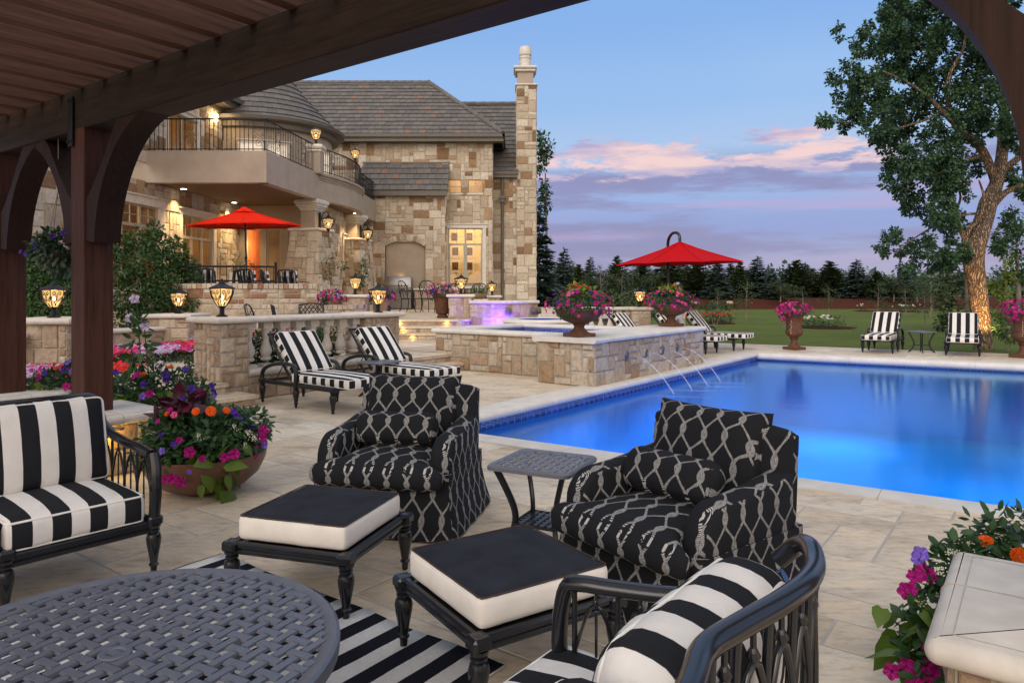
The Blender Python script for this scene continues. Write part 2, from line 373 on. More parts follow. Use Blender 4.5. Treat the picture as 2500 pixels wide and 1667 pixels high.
def chain():
    t = NT('chain_print_fabric'); sep = t.N('ShaderNodeSeparateXYZ')
    uvn = t.N('ShaderNodeVectorMath'); uvn.operation = 'ADD'; t.L(t.uv(), uvn.inputs[0])
    nz = t.N('ShaderNodeTexNoise'); nz.inputs['Scale'].default_value = 14; t.L(t.uv(), nz.inputs[0])
    sc2 = t.N('ShaderNodeVectorMath'); sc2.operation = 'SCALE'; sc2.inputs['Scale'].default_value = .010
    sub = t.N('ShaderNodeVectorMath'); sub.operation = 'SUBTRACT'; t.L(nz.outputs['Color'], sub.inputs[0]); sub.inputs[1].default_value = (.5, .5, .5)
    t.L(sub.outputs[0], sc2.inputs[0]); t.L(sc2.outputs[0], uvn.inputs[1]); t.L(uvn.outputs[0], sep.inputs[0])
    u, v = sep.outputs[0], sep.outputs[1]; W = .067; P = .285
    c = t.math('COSINE', t.math('MULTIPLY', v, 2*math.pi/P))
    c = t.math('MULTIPLY', t.math('SIGN', c), t.math('POWER', t.math('ABSOLUTE', c), 1.0))
    amp = t.math('MULTIPLY', c, .66)
    best = None
    for sgn, off in ((1, 0.0), (-1, 1.0)):
        # lines at W*(2k+off) + sgn*amp*W
        x = t.math('SUBTRACT', t.math('SUBTRACT', t.math('DIVIDE', u, W), off), t.math('MULTIPLY', amp, sgn))
        d = t.math('ABSOLUTE', t.math('SUBTRACT', t.math('FRACT', t.math('ADD', t.math('DIVIDE', x, 2), .5)), .5))
        d = t.math('MULTIPLY', d, 2)
        best = d if best is None else t.math('MINIMUM', best, d)
    thick = t.math('MULTIPLY_ADD', t.math('ABSOLUTE', c), .03, .115)
    line = t.math('LESS_THAN', best, thick)
    # hatch strokes
    hs = t.N('ShaderNodeTexWave'); hs.inputs['Scale'].default_value = 62; hs.inputs['Distortion'].default_value = 3.0
    hs.inputs['Detail'].default_value = 2; hs.inputs['Detail Scale'].default_value = 1.6; hs.bands_direction = 'Y'; t.L(t.uv(), hs.inputs[0])
    hn = t.noise(170, 2, .5, t.uv(), (1, .25, 1))
    hatch = t.math('GREATER_THAN', t.math('ADD', t.math('MULTIPLY', hs.outputs['Fac'], .6), t.math('MULTIPLY', hn, .9)), .74)
    f = t.math('MULTIPLY', line, hatch)
    col = t.mix(f, (.010, .011, .014), (.42, .415, .405))
    n = t.noise(6, 4)
    t.set(col, .85, 0, .2); t.bump(t.math('ADD', t.math('MULTIPLY', n, 3), t.math('MULTIPLY', t.noise(350, 2), .2)), .35, .012); M['chain'] = t.m
chain()
def roof():
    t = NT('roof_tile'); a = t.attr()
    c = t.ramp(a, [(0, (.125, .118, .112)), (.25, (.145, .135, .125)), (.45, (.115, .110, .106)), (.65, (.135, .127, .118)), (.84, (.15, .14, .125)), (.955, (.19, .13, .10))], 'CONSTANT')
    c = t.mix(.5, c, t.ramp(t.noise(12, 5), [(.3, (.75, .75, .75)), (.7, (1.2, 1.2, 1.2))]), 'MULTIPLY')
    t.set(c, .85, 0, .25); t.bump(t.noise(40, 4), .3, .01); M['roof'] = t.m
roof()
def leafmat(name, stops, rough=.55, trans=.25, spec=.35):
    t = NT(name); a = t.attr(); c = t.ramp(a, stops)
    t.set(c, rough, 0, spec)
    tr = t.N('ShaderNodeBsdfTranslucent'); t.L(t.mix(1, c, (1.3, 1.35, .9), 'MULTIPLY'), tr.inputs[0])
    mx = t.N('ShaderNodeMixShader'); mx.inputs[0].default_value = trans
    t.L(t.b.outputs[0], mx.inputs[1]); t.L(tr.outputs[0], mx.inputs[2]); t.L(mx.outputs[0], t.out.inputs[0]); M[name] = t.m
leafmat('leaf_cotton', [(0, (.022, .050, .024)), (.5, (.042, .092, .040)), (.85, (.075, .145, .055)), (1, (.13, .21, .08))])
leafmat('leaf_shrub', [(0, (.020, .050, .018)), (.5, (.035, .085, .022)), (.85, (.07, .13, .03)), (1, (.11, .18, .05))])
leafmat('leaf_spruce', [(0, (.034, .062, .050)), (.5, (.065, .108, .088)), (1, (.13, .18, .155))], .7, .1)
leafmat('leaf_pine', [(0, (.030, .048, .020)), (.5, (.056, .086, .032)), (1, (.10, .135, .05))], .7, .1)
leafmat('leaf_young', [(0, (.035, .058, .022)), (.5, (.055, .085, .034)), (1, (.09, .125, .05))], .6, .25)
leafmat('leaf_yellow', [(0, (.06, .10, .01)), (.5, (.14, .19, .02)), (1, (.28, .32, .05))], .5, .3)  # yellow of the coleus; on the lit tree it stands in for light
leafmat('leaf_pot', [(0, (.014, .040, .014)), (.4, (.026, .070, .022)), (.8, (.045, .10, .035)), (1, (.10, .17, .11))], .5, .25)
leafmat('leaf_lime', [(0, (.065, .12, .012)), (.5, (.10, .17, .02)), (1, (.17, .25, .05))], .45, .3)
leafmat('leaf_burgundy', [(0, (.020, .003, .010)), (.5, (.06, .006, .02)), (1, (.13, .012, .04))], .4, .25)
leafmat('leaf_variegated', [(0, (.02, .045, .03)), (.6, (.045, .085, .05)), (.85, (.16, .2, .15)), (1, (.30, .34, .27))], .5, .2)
for nm, c in (('petal_magenta', (.40, .004, .19)), ('petal_pink', (.72, .07, .25)), ('petal_red', (.72, .028, .018)), ('petal_purple', (.10, .028, .42)), ('petal_violet', (.22, .13, .62)), ('petal_white', (.70, .68, .56)), ('petal_orange', (.75, .12, .008)), ('petal_navy', (.045, .012, .20)), ('petal_lilac', (.55, .45, .68))):
    leafmat(nm, [(0, tuple(x*.55 for x in c)), (.6, c), (1, tuple(min(1, x*1.3+.02) for x in c))], .6, .3, .2)
def emis(name, c, s):
    t = NT(name); t.set((.02, .02, .02), .5); t.b.inputs['Emission Color'].default_value = (*c, 1); t.b.inputs['Emission Strength'].default_value = s; M[name] = t.m
emis('bulb', (1, .74, .40), 22); emis('downlight', (1, .82, .55), 9); emis('step_light', (1, .75, .25), 5)
def lampglass():
    t = NT('amber_lamp_glass'); nt = t.nt
    e = t.N('ShaderNodeEmission'); e.inputs[0].default_value = (1, .60, .24, 1); e.inputs[1].default_value = 1.25
    tr = t.N('ShaderNodeBsdfTransparent'); tr.inputs[0].default_value = (1, .85, .6, 1)
    g = t.N('ShaderNodeBsdfGlossy'); g.inputs['Roughness'].default_value = .15
    m1 = t.N('ShaderNodeMixShader'); m1.inputs[0].default_value = .42; t.L(e.outputs[0], m1.inputs[1]); t.L(tr.outputs[0], m1.inputs[2])
    m2 = t.N('ShaderNodeMixShader'); m2.inputs[0].default_value = .06; t.L(m1.outputs[0], m2.inputs[1]); t.L(g.outputs[0], m2.inputs[2])
    t.L(m2.outputs[0], t.out.inputs[0]); M['lampglass'] = t.m
lampglass()
def glass():
    t = NT('window_glass')
    tr = t.N('ShaderNodeBsdfTransparent'); tr.inputs[0].default_value = (.93, .95, .93, 1)
    g = t.N('ShaderNodeBsdfGlossy'); g.inputs['Roughness'].default_value = .02
    fr = t.N('ShaderNodeFresnel'); fr.inputs[0].default_value = 1.5
    m = t.N('ShaderNodeMixShader'); t.L(t.math('MULTIPLY_ADD', fr.outputs[0], .9, .05), m.inputs[0]); t.L(tr.outputs[0], m.inputs[1]); t.L(g.outputs[0], m.inputs[2])
    t.L(m.outputs[0], t.out.inputs[0]); M['glass'] = t.m
glass()
def water(name, tint, bumps, rough):
    t = NT(name)
    tr = t.N('ShaderNodeBsdfTransparent'); tr.inputs[0].default_value = (*tint, 1)
    g = t.N('ShaderNodeBsdfGlossy'); g.inputs['Roughness'].default_value = rough; g.inputs[0].default_value = (.50, .80, .95, 1)
    n = t.noise(3.0, 3, .5, None, (1, 1, 1)); n2 = t.noise(14, 2)
    b = t.N('ShaderNodeBump'); b.inputs['Strength'].default_value = bumps; b.inputs['Distance'].default_value = .03
    t.L(t.math('ADD', n, t.math('MULTIPLY', n2, .25)), b.inputs['Height']); t.L(b.outputs[0], g.inputs['Normal'])
    fr = t.N('ShaderNodeFresnel'); fr.inputs[0].default_value = 1.33; t.L(b.outputs[0], fr.inputs['Normal'])
    m = t.N('ShaderNodeMixShader'); t.L(fr.outputs[0], m.inputs[0]); t.L(tr.outputs[0], m.inputs[1]); t.L(g.outputs[0], m.inputs[2])
    t.L(m.outputs[0], t.out.inputs[0]); M[name] = t.m
water('pool_water', (.45, .86, .98), .08, .13)
water('spa_water', (.5, .8, .98), .3, .1)
def jet():
    t = NT('falling_water'); tr = t.N('ShaderNodeBsdfTransparent'); d = t.N('ShaderNodeBsdfGlossy'); d.inputs[0].default_value = (.9, .95, 1, 1); d.inputs['Roughness'].default_value = .3
    tl = t.N('ShaderNodeBsdfTranslucent'); tl.inputs[0].default_value = (.85, .9, .95, 1)
    a = t.N('ShaderNodeMixShader'); a.inputs[0].default_value = .5; t.L(d.outputs[0], a.inputs[1]); t.L(tl.outputs[0], a.inputs[2])
    m = t.N('ShaderNodeMixShader'); m.inputs[0].default_value = .22; t.L(tr.outputs[0], m.inputs[1]); t.L(a.outputs[0], m.inputs[2]); t.L(m.outputs[0], t.out.inputs[0]); M['jet'] = t.m
jet()
def grass():
    t = NT('lawn_grass'); n = t.noise(.35, 5); n2 = t.noise(30, 4); n3 = t.noise(2.0, 3, .5, None, (.4, 3, 1))
    c = t.ramp(n, [(.3, (.078, .110, .018)), (.7, (.112, .145, .028))])
    c = t.mix(.6, c, t.ramp(n2, [(.3, (.6, .65, .6)), (.7, (1.4, 1.3, 1.2))]), 'MULTIPLY')
    c = t.mix(.5, c, t.ramp(n3, [(.38, (.70, .76, .70)), (.62, (1.25, 1.2, 1.1))]), 'MULTIPLY')
    t.set(c, .9, 0, .15); t.bump(n2, .8, .05); M['grass'] = t.m
grass()
def bark():
    t = NT('cottonwood_bark'); n = t.noise(3, 6, .65, None, (5, 5, .9)); v = t.N('ShaderNodeTexVoronoi'); v.inputs['Scale'].default_value = 1
    mp = t.N('ShaderNodeMapping'); mp.inputs['Scale'].default_value = (24, 24, 3.2); nn = t.N('ShaderNodeVectorMath'); nn.operation = 'ADD'
    t.L(t.obj(), nn.inputs[0]); nz = t.N('ShaderNodeTexNoise'); nz.inputs['Scale'].default_value = 3; t.L(t.obj(), nz.inputs[0])
    s = t.N('ShaderNodeVectorMath'); s.operation = 'SCALE'; s.inputs['Scale'].default_value = .25; t.L(nz.outputs['Color'], s.inputs[0]); t.L(s.outputs[0], nn.inputs[1])
    t.L(nn.outputs[0], mp.inputs[0]); t.L(mp.outputs[0], v.inputs[0]); v.feature = 'DISTANCE_TO_EDGE'
    h = t.rng_(v.outputs['Distance'], 0, .25)
    c = t.mix(h, (.12, .085, .06), (.38, .29, .215)); c = t.mix(.6, c, t.ramp(n, [(.3, (.6, .58, .55)), (.7, (1.3, 1.25, 1.15))]), 'MULTIPLY')
    t.set(c, .95, 0, .15); t.bump(t.math('ADD', h, t.math('MULTIPLY', n, .6)), 1.0, .05); M['bark'] = t.m
bark()
M['bark_thin'] = simple('sapling_bark', (.20, .16, .12), .9, var=.3, bump=.3)
# ---------------------------------------------------------------- masonry tools
def ashlar(w, h, cell, seed, opens=(), sizes=None, edge=True):
    r = random.Random(seed); nx = max(1, round(w/cell)); ny = max(1, round(h/cell)); cx = w/nx; cy = h/ny
    occ = [[False]*nx for _ in range(ny)]
    for (x0, y0, x1, y1) in opens:
        for j in range(ny):
            for i in range(nx):
                if i*cx < x1-.3*cx and (i+1)*cx > x0+.3*cx and j*cy < y1-.3*cy and (j+1)*cy > y0+.3*cy: occ[j][i] = True
    sizes = sizes or [(1,1),(2,1),(2,1),(3,1),(3,2),(2,2),(2,2),(3,2),(1,2),(3,3),(4,2),(2,3)]
    out = []
    for j in range(ny):
        for i in range(nx):
            if occ[j][i]: continue
            a, b = r.choice(sizes)
            while a > 1 and (i+a > nx or any(occ[j][i+k] for k in range(a))): a -= 1
            while b > 1 and (j+b > ny or any(occ[j+q][i+k] for q in range(b) for k in range(a))): b -= 1
            for q in range(b):
                for k in range(a): occ[j+q][i+k] = True
            out.append((i*cx, j*cy, (i+a)*cx, (j+b)*cy))
    return out
def stone_face(mb, w, h, mapf, cell=.15, seed=1, opens=(), depth=.018, gap=.008, bev=.012, sizes=None, rough=.012, clip=None):
    r = random.Random(seed*31+5)
    for (x0, y0, x1, y1) in ashlar(w, h, cell, seed, opens, sizes):
        if clip and not clip((x0+x1)/2, (y0+y1)/2): continue
        q = [(x0, y0), (x1, y0), (x1, y1), (x0, y1)]
        mb.add([mapf(x, y, 0) for x, y in q], [(0, 1, 2, 3)], .5, 1)
        g = [(x0+gap, y0+gap), (x1-gap, y0+gap), (x1-gap, y1-gap), (x0+gap, y1-gap)]
        j = lambda: (r.random()-.5)*gap*.9
        g = [(a+j(), b+j()) for a, b in g]
        cxm, cym = (x0+x1)/2, (y0+y1)/2
        t = [(a+(bev if a < cxm else -bev), b+(bev if b < cym else -bev)) for a, b in g]
        dd = depth*(.7+.6*r.random())
        vs = [mapf(a, b, 0) for a, b in g]+[mapf(a, b, dd+(r.random()-.5)*rough) for a, b in t]+[mapf(cxm+j()*3, cym+j()*3, dd+r.random()*rough)]
        mb.add(vs, [(0,1,5,4),(1,2,6,5),(2,3,7,6),(3,0,4,7),(4,5,8),(5,6,8),(6,7,8),(7,4,8)], r.random(), 0)
def face_map(p0, p1, z0, z1=None, top=None):
    """rectangle from ground point p0 to p1 (outward normal to the right of p0->p1)"""
    p0 = Vector((p0[0], p0[1], z0)); d = Vector((p1[0]-p0.x, p1[1]-p0.y, 0)); L = d.length; d /= L; n = Vector((d.y, -d.x, 0))
    return L, (lambda x, y, k: p0 + d*x + Vector((0, 0, y)) + n*k)
def stone_poly(mb, poly, z0, z1, cell=.15, seed=1, skip=(), **kw):
    """poly counter-clockwise seen from above"""
    n = len(poly)
    for i in range(n):
        if i in skip: continue
        L, f = face_map(poly[i], poly[(i+1) % n], z0); stone_face(mb, L, z1-z0, f, cell, seed+i*7, **kw)
def rectAB(o, a0, a1, b0, b1):
    return [tuple(AB(o, a, b))[:2] for a, b in ((a0, b0), (a1, b0), (a1, b1), (a0, b1))]
def ccw(poly):
    s = sum(poly[i][0]*poly[(i+1) % len(poly)][1]-poly[(i+1) % len(poly)][0]*poly[i][1] for i in range(len(poly)))
    return poly if s > 0 else poly[::-1]
def offset(poly, d):
    poly = ccw(poly); n = len(poly); out = []
    for i in range(n):
        p = Vector(poly[i-1][:2]); q = Vector(poly[i][:2]); r = Vector(poly[(i+1) % n][:2])
        e1 = (q-p).normalized(); e2 = (r-q).normalized(); n1 = Vector((e1.y, -e1.x)); n2 = Vector((e2.y, -e2.x))
        k = 1+n1.dot(n2); m = (n1+n2)/max(k, .2); out.append(tuple(q+m*d))
    return out
def cap(mb, poly, z0, th, bull=None, seg=5, r=.5, mi=0):
    """slab with rounded edges all round"""
    b = (th/2 if bull is None else bull); loops = []
    for k in range(seg+1):
        w = -math.pi/2 + math.pi*k/seg
        loops.append((offset(poly, -b+b*math.cos(w)), z0+th/2+(th/2)*math.sin(w)))
    n = len(poly); vs = []
    for P, z in loops: vs += [(p[0], p[1], z) for p in P]
    fs = [tuple(range(n))[::-1], tuple(len(vs)-n+i for i in range(n))]
    fs += [(k*n+i, k*n+(i+1) % n, (k+1)*n+(i+1) % n, (k+1)*n+i) for k in range(seg) for i in range(n)]
    mb.add(vs, fs, r, mi)
def run(mb, p0, p1, prof, piece=.8, gap=.007, z=0.0, seed=0):
    """extrude a profile [(across, up)...] in stone lengths; across is measured to the right of p0->p1; joints slightly recessed"""
    p0 = Vector((p0[0], p0[1], z)); d = Vector((p1[0], p1[1], z))-p0; L = d.length; d /= L; n = Vector((d.y, -d.x, 0)); m = len(prof)
    k = max(1, round(L/piece)); r = random.Random(seed)
    cxs = sum(a for a, b in prof)/m; cz = sum(b for a, b in prof)/m
    def ex(s0, s1, pr, rr, mi):
        vs = [p0+d*s0+n*a+Vector((0, 0, b)) for a, b in pr]+[p0+d*s1+n*a+Vector((0, 0, b)) for a, b in pr]
        mb.add(vs, [tuple(range(m))[::-1], tuple(range(m, 2*m))]+[(i, (i+1) % m, m+(i+1) % m, m+i) for i in range(m)], rr, mi)
    for i in range(k): ex(L*i/k+(gap/2 if i else 0), L*(i+1)/k-(gap/2 if i < k-1 else 0), prof, r.random(), 0)
    ex(.02, L-.02, [(cxs+(a-cxs)*.985, cz+(b-cz)*.93) for a, b in prof], .5, 1)
def bull_prof(x0, x1, z0, z1, left=True, right=True, seg=5):
    """closed profile with rounded ends"""
    h = (z1-z0)/2; zc = (z0+z1)/2; pts = []
    if right: pts += [(x1-h+h*math.cos(w), zc+h*math.sin(w)) for w in [-math.pi/2+math.pi*i/seg for i in range(seg+1)]]
    else: pts += [(x1, z0), (x1, z1)]
    if left: pts += [(x0+h+h*math.cos(w), zc+h*math.sin(w)) for w in [math.pi/2+math.pi*i/seg for i in range(seg+1)]]
    else: pts += [(x0, z1), (x0, z0)]
    return pts[::-1]
def clip_half(poly, p, d):
    """keep the part of poly to the left of the line through p along d"""
    out = []; n = len(poly)
    s = [d[0]*(q[1]-p[1])-d[1]*(q[0]-p[0]) for q in poly]
    for i in range(n):
        a, b = poly[i], poly[(i+1) % n]; sa, sb = s[i], s[(i+1) % n]
        if sa >= 0: out.append(a)
        if (sa >= 0) != (sb >= 0):
            t = sa/(sa-sb); out.append((a[0]+(b[0]-a[0])*t, a[1]+(b[1]-a[1])*t))
    return out
def area(poly): return abs(sum(poly[i][0]*poly[(i+1) % len(poly)][1]-poly[(i+1) % len(poly)][0]*poly[i][1] for i in range(len(poly))))/2
def paving(mb, org, a0, a1, b0, b1, zones, z=0.0, cell=.30, seed=3, gap=.007):
    r = random.Random(seed)
    for (x0, y0, x1, y1) in ashlar(a1-a0, b1-b0, cell, seed, sizes=[(2,2),(3,2),(2,3),(3,2),(2,1),(1,2),(4,2),(3,3),(2,4)]):
        base = rectAB(org, a0+x0, a0+x1, b0+y0, b0+y1); rr = r.random()
        for zone in zones:
            q = ccw(base)
            for (p, d) in zone:
                q = clip_half(q, p, d)
                if len(q) < 3: break
            if len(q) < 3 or area(q) < .012: continue
            try: g = offset(q, -gap)
            except Exception: continue
            if area(g) > area(q): continue
            n = len(q); g2 = offset(q, -gap-.004); jz = [(r.random()-.5)*.003 for _ in q]
            mb.add([(a, b, z-.0045) for a, b in q], [tuple(range(n))], .5, 1)
            mb.add([(a, b, z-.006) for a, b in g]+[(a, b, z-.002) for a, b in g2], [tuple(range(n, 2*n))]+[(i, (i+1) % n, n+(i+1) % n, n+i) for i in range(n)], rr, 0)

# ---------------------------------------------------------------- pool, deck, lawn
C0, C1 = V(-.954, 8.264, 0), V(6.153, 17.88, 0)
dN = V(.834, -.552, 0).normalized(); dF = V(.8625, -.506, 0).normalized(); dL = (C1-C0).normalized()
C3 = C0+dN*13; C2 = C1+dF*12
nL = V(-dL.y, dL.x, 0)       # outward, to the left of the pool
nN = V(dN.y, -dN.x, 0)       # outward, towards the viewer
nF = V(-dF.y, dF.x, 0)       # outward, away
WZ = -.17
deck_poly = [(-16, -5), (20, -5), (20, 13.3), (3, 23.2), (-16, 23.2)]
edges = [((deck_poly[i][0], deck_poly[i][1]), (deck_poly[(i+1) % 5][0]-deck_poly[i][0], deck_poly[(i+1) % 5][1]-deck_poly[i][1])) for i in range(5)]
pw = C0+nL*.40; pn = C0+nN*.29; pf = C1+nF*.45
zW = edges+[((pw.x, pw.y), (dL.x, dL.y))]
zS = edges+[((pw.x, pw.y), (-dL.x, -dL.y)), ((pn.x, pn.y), (-dN.x, -dN.y))]
zN = edges+[((pw.x, pw.y), (-dL.x, -dL.y)), ((pf.x, pf.y), (dF.x, dF.y))]
mb = MB(); paving(mb, (0, 0), -5, 26, -16, 9.5, [zW, zS, zN])
solo('patio', mb, [M['flag'], M['joint']], None, None, kind='structure', smooth=None)
# lawn ring round the deck, gently rising to the far planting bank
inner = offset(deck_poly, -.06)
outer = [(-140, -40), (140, -40), (140, 58), (30, 58), (-140, 58)]
mb = MB(); n = 5
rows = [(0, -.035), (.12, .0), (.5, .0), (1, .0)]
vs = []
for t, z in rows: vs += [(p[0]+(q[0]-p[0])*t, p[1]+(q[1]-p[1])*t, z) for p, q in zip(inner, outer)]
mb.add(vs, [(k*n+i, (k+1)*n+i, (k+1)*n+(i+1) % n, k*n+(i+1) % n) for k in range(3) for i in range(n)], .5)
mb.f = [f[::-1] for f in mb.f]
solo('lawn', mb, M['grass'], None, None, kind='structure', smooth=None)
mb = MB(); xs = [-140, -60, -20, 0, 8, 14, 20, 26, 34, 60, 140]; vs = []
for i, x in enumerate(xs):
    w = .5*math.sin(i*1.9)
    vs += [(x, 56.5+w, -.25), (x, 58.5+w, .35), (x, 62+w, .75), (x, 68, .9)]
mb.add(vs, [(4*i+k, 4*(i+1)+k, 4*(i+1)+k+1, 4*i+k+1) for i in range(len(xs)-1) for k in range(3)], .5)
solo('mulch_bank', mb, M['mulch'], None, None, kind='structure')
mb = MB(); mb.box((-400, 67.9, -.6), (400, 600, .80)); solo('far_ground', mb, simple('far_field', (.05, .075, .025), .95, var=.3, scale=.3), None, None, kind='structure')
mb = MB(); mb.box((-300, -300, -2.6), (300, 300, -2.4)); solo('subsoil', mb, M['soil'], None, None, kind='structure')
# coping round the pool
mb = MB()
run(mb, C0-dL*.29, C1+dL*.0, bull_prof(-.42, .05, -.085, .014, left=False), .95, z=0, seed=2)
run(mb, C0+dN*.045, C3, bull_prof(-.05, .30, -.085, .012, right=False), .92, seed=4)
run(mb, C1-dF*.40, C2, bull_prof(-.46, .10, -.15, .014, left=False, seg=7), 2.6, seed=5)
solo('pool_coping', mb, [M['coping'], M['joint']], None, None, kind='structure')
# basin and tile band
def tiles(mb, p0, p1, nrm, z0, z1, tw=.15):
    d = (p1-p0); L = d.length; d = d/L; k = int(L/tw); tw = L/k; hgt = z1-z0
    mb.add([p0+V(0,0,z0), p1+V(0,0,z0), p1+V(0,0,z1), p0+V(0,0,z1)], [(0,1,2,3)], .5, 1)
    o = nrm*.003; o2 = nrm*.006; g = .005
    for i in range(k):
        a, b = i*tw+g, (i+1)*tw-g
        mb.add([p0+d*a+o+V(0,0,z0+g), p0+d*b+o+V(0,0,z0+g), p0+d*b+o+V(0,0,z1-g), p0+d*a+o+V(0,0,z1-g)], [(0,1,2,3)], None, 0)
        for s in (1.0, .66):
            pts = []
            for q in range(9):
                w = math.pi*q/8; pts.append((tw/2-(tw/2-g*2)*s*math.cos(w), g*2+(hgt*.80)*s*(math.sin(w)**.7)))
            vs = []
            for x, y in pts:
                vs += [p0+d*(i*tw+x)+o2+V(0,0,z0+y-.0035), p0+d*(i*tw+x)+o2+V(0,0,z0+y+.0035)]
            mb.add(vs, [(2*q, 2*q+2, 2*q+3, 2*q+1) for q in range(8)], .5, 1)
t = NT('pool_tile_blue'); t.set(t.ramp(t.attr(), [(0, (.010, .022, .16)), (.5, (.016, .036, .24)), (1, (.03, .06, .32))]), .15, 0, .6); M['tile'] = t.m
M['grout'] = simple('tile_line', (.42, .50, .66), .5)
pl = NT('pool_plaster'); pl.set(pl.ramp(pl.noise(.5, 3), [(.3, (.08, .29, .60)), (.7, (.12, .38, .70))]), .7); M['plaster'] = pl.m
mb = MB()
tiles(mb, C0, C1, -nL, WZ-.03, -.083); tiles(mb, C1, C2, -nF, WZ-.03, -.13, .2); tiles(mb, C0, C3, -nN, WZ-.03, -.083)
solo('pool_tile_band', mb, [M['tile'], M['grout']], None, None, kind='structure', smooth=None)
mb = MB(); q = [C0, C3, C2, C1]
vs = [p+V(0,0,WZ-.02) for p in q]+[p+V(0,0,-1.7) for p in q]
mb.add(vs, [(4,5,6,7), (0,1,5,4), (1,2,6,5), (2,3,7,6), (3,0,4,7)], .5)
solo('pool_basin', mb, M['plaster'], None, None, kind='structure', smooth=None)
mb = MB(); mb.add([p+V(0,0,WZ) for p in q], [(0,1,2,3)], .5)
solo('pool_water', mb, M['pool_water'], None, None, kind='structure', smooth=None)
def lamp(name, loc, energy, color, radius=.1, typ='POINT', rot=None, size=None):
    l = bpy.data.lights.new(name, typ); l.energy = energy; l.color = color
    if typ in ('POINT', 'SPOT'): l.shadow_soft_size = radius
    if typ == 'AREA' and size: l.shape = 'RECTANGLE'; l.size, l.size_y = size
    o = bpy.data.objects.new(name, l); COL.objects.link(o); o.location = loc
    if rot: o.rotation_euler = rot
    return o
for (x, y, e) in ((1.8, 10.0, 270), (3.9, 12.4, 370), (6.6, 15.0, 370), (4.2, 8.8, 160), (7.6, 11.4, 200), (10.5, 12.6, 170), (8.0, 7.0, 110)):
    l = lamp('pool_lamp', (x, y, -.32), e*.20, (.006, .40, 1.0), .25, 'AREA', (0, 0, R(53)), (1.6, 1.6))

# ---------------------------------------------------------------- raised spa with its spillway wall
S0 = V(1.338, 11.64, 0)
spa = thing('raised_spa', 'raised stone spa block with pale coping and four water spouts beside the pool', 'spa', S0)
inv = Matrix.Translation(-S0)
def loc_mb(): m = MB(); m.M = inv; return m
mb = loc_mb()
outl = [(0, 0), (0, 1.1), (.65, 1.1), (.65, 4.08), (3.6, 4.08), (3.6, 1.1), (4.63, 1.1), (4.63, 0)]
poly = [tuple(AB(S0, a, b))[:2] for a, b in outl]
poly = ccw(poly)
stone_poly(mb, poly, 0, .715, cell=.115, seed=11, depth=.022, rough=.02)
part('wall', mb, [M['spa_stone'], M['mortar']], spa, None)
mb = loc_mb()
zc = .712; th = .09
def slab(a0, a1, b0, b1): cap(mb, ccw(rectAB(S0, a0, a1, b0, b1)), zc, th)
run(mb, AB(S0, -.08, .0), AB(S0, 4.70, .0), bull_prof(-.34, .08, zc, zc+th, left=False), .75, seed=1)
run(mb, AB(S0, -.08, .34), AB(S0, 4.70, .34), [(0, zc), (-.83, zc), (-.83, zc+th-.004), (0, zc+th-.004)][::-1], .9, seed=2)
run(mb, AB(S0, 0, 1.18), AB(S0, 0, -.06), bull_prof(-.30, .08, zc+.001, zc+th+.001, left=False), .75, seed=3)
run(mb, AB(S0, .65, 4.14), AB(S0, .65, 1.12), bull_prof(-.38, .08, zc, zc+th), .8, seed=4)
run(mb, AB(S0, 3.66, 4.08), AB(S0, .60, 4.08), bull_prof(-.38, .08, zc+.001, zc+th+.001), .8, seed=5)
run(mb, AB(S0, 3.6, 1.14), AB(S0, 3.6, 4.12), bull_prof(-.38, .08, zc, zc+th), .8, seed=6)
part('coping', mb, [M['coping'], M['joint']], spa)
mb = loc_mb(); o_ = [AB(S0, 1.02, 1.14), AB(S0, 3.24, 1.14), AB(S0, 3.24, 3.72), AB(S0, 1.02, 3.72)]
for i in range(4):
    a, b = o_[i], o_[(i+1) % 4]; dd = (b-a).normalized(); tiles(mb, a, b, V(-dd.y, dd.x, 0), .53, .705)
part('tile_band', mb, [M['tile'], M['grout']], spa, None)
mb = loc_mb(); mb.add([p+V(0,0,.0) for p in o_]+[p+V(0,0,.54) for p in o_], [(0,1,2,3)]+[(i, (i+1)%4, 4+(i+1)%4, 4+i) for i in range(4)]); part('basin', mb, M['plaster'], spa, None)
mb = loc_mb(); mb.add([p+V(0,0,.60) for p in o_], [(0,1,2,3)]); part('water', mb, M['spa_water'], spa, None)
lamp('spa_lamp', AB(S0, 2.1, 2.4, .28), 10, (.05, .3, 1), .2)
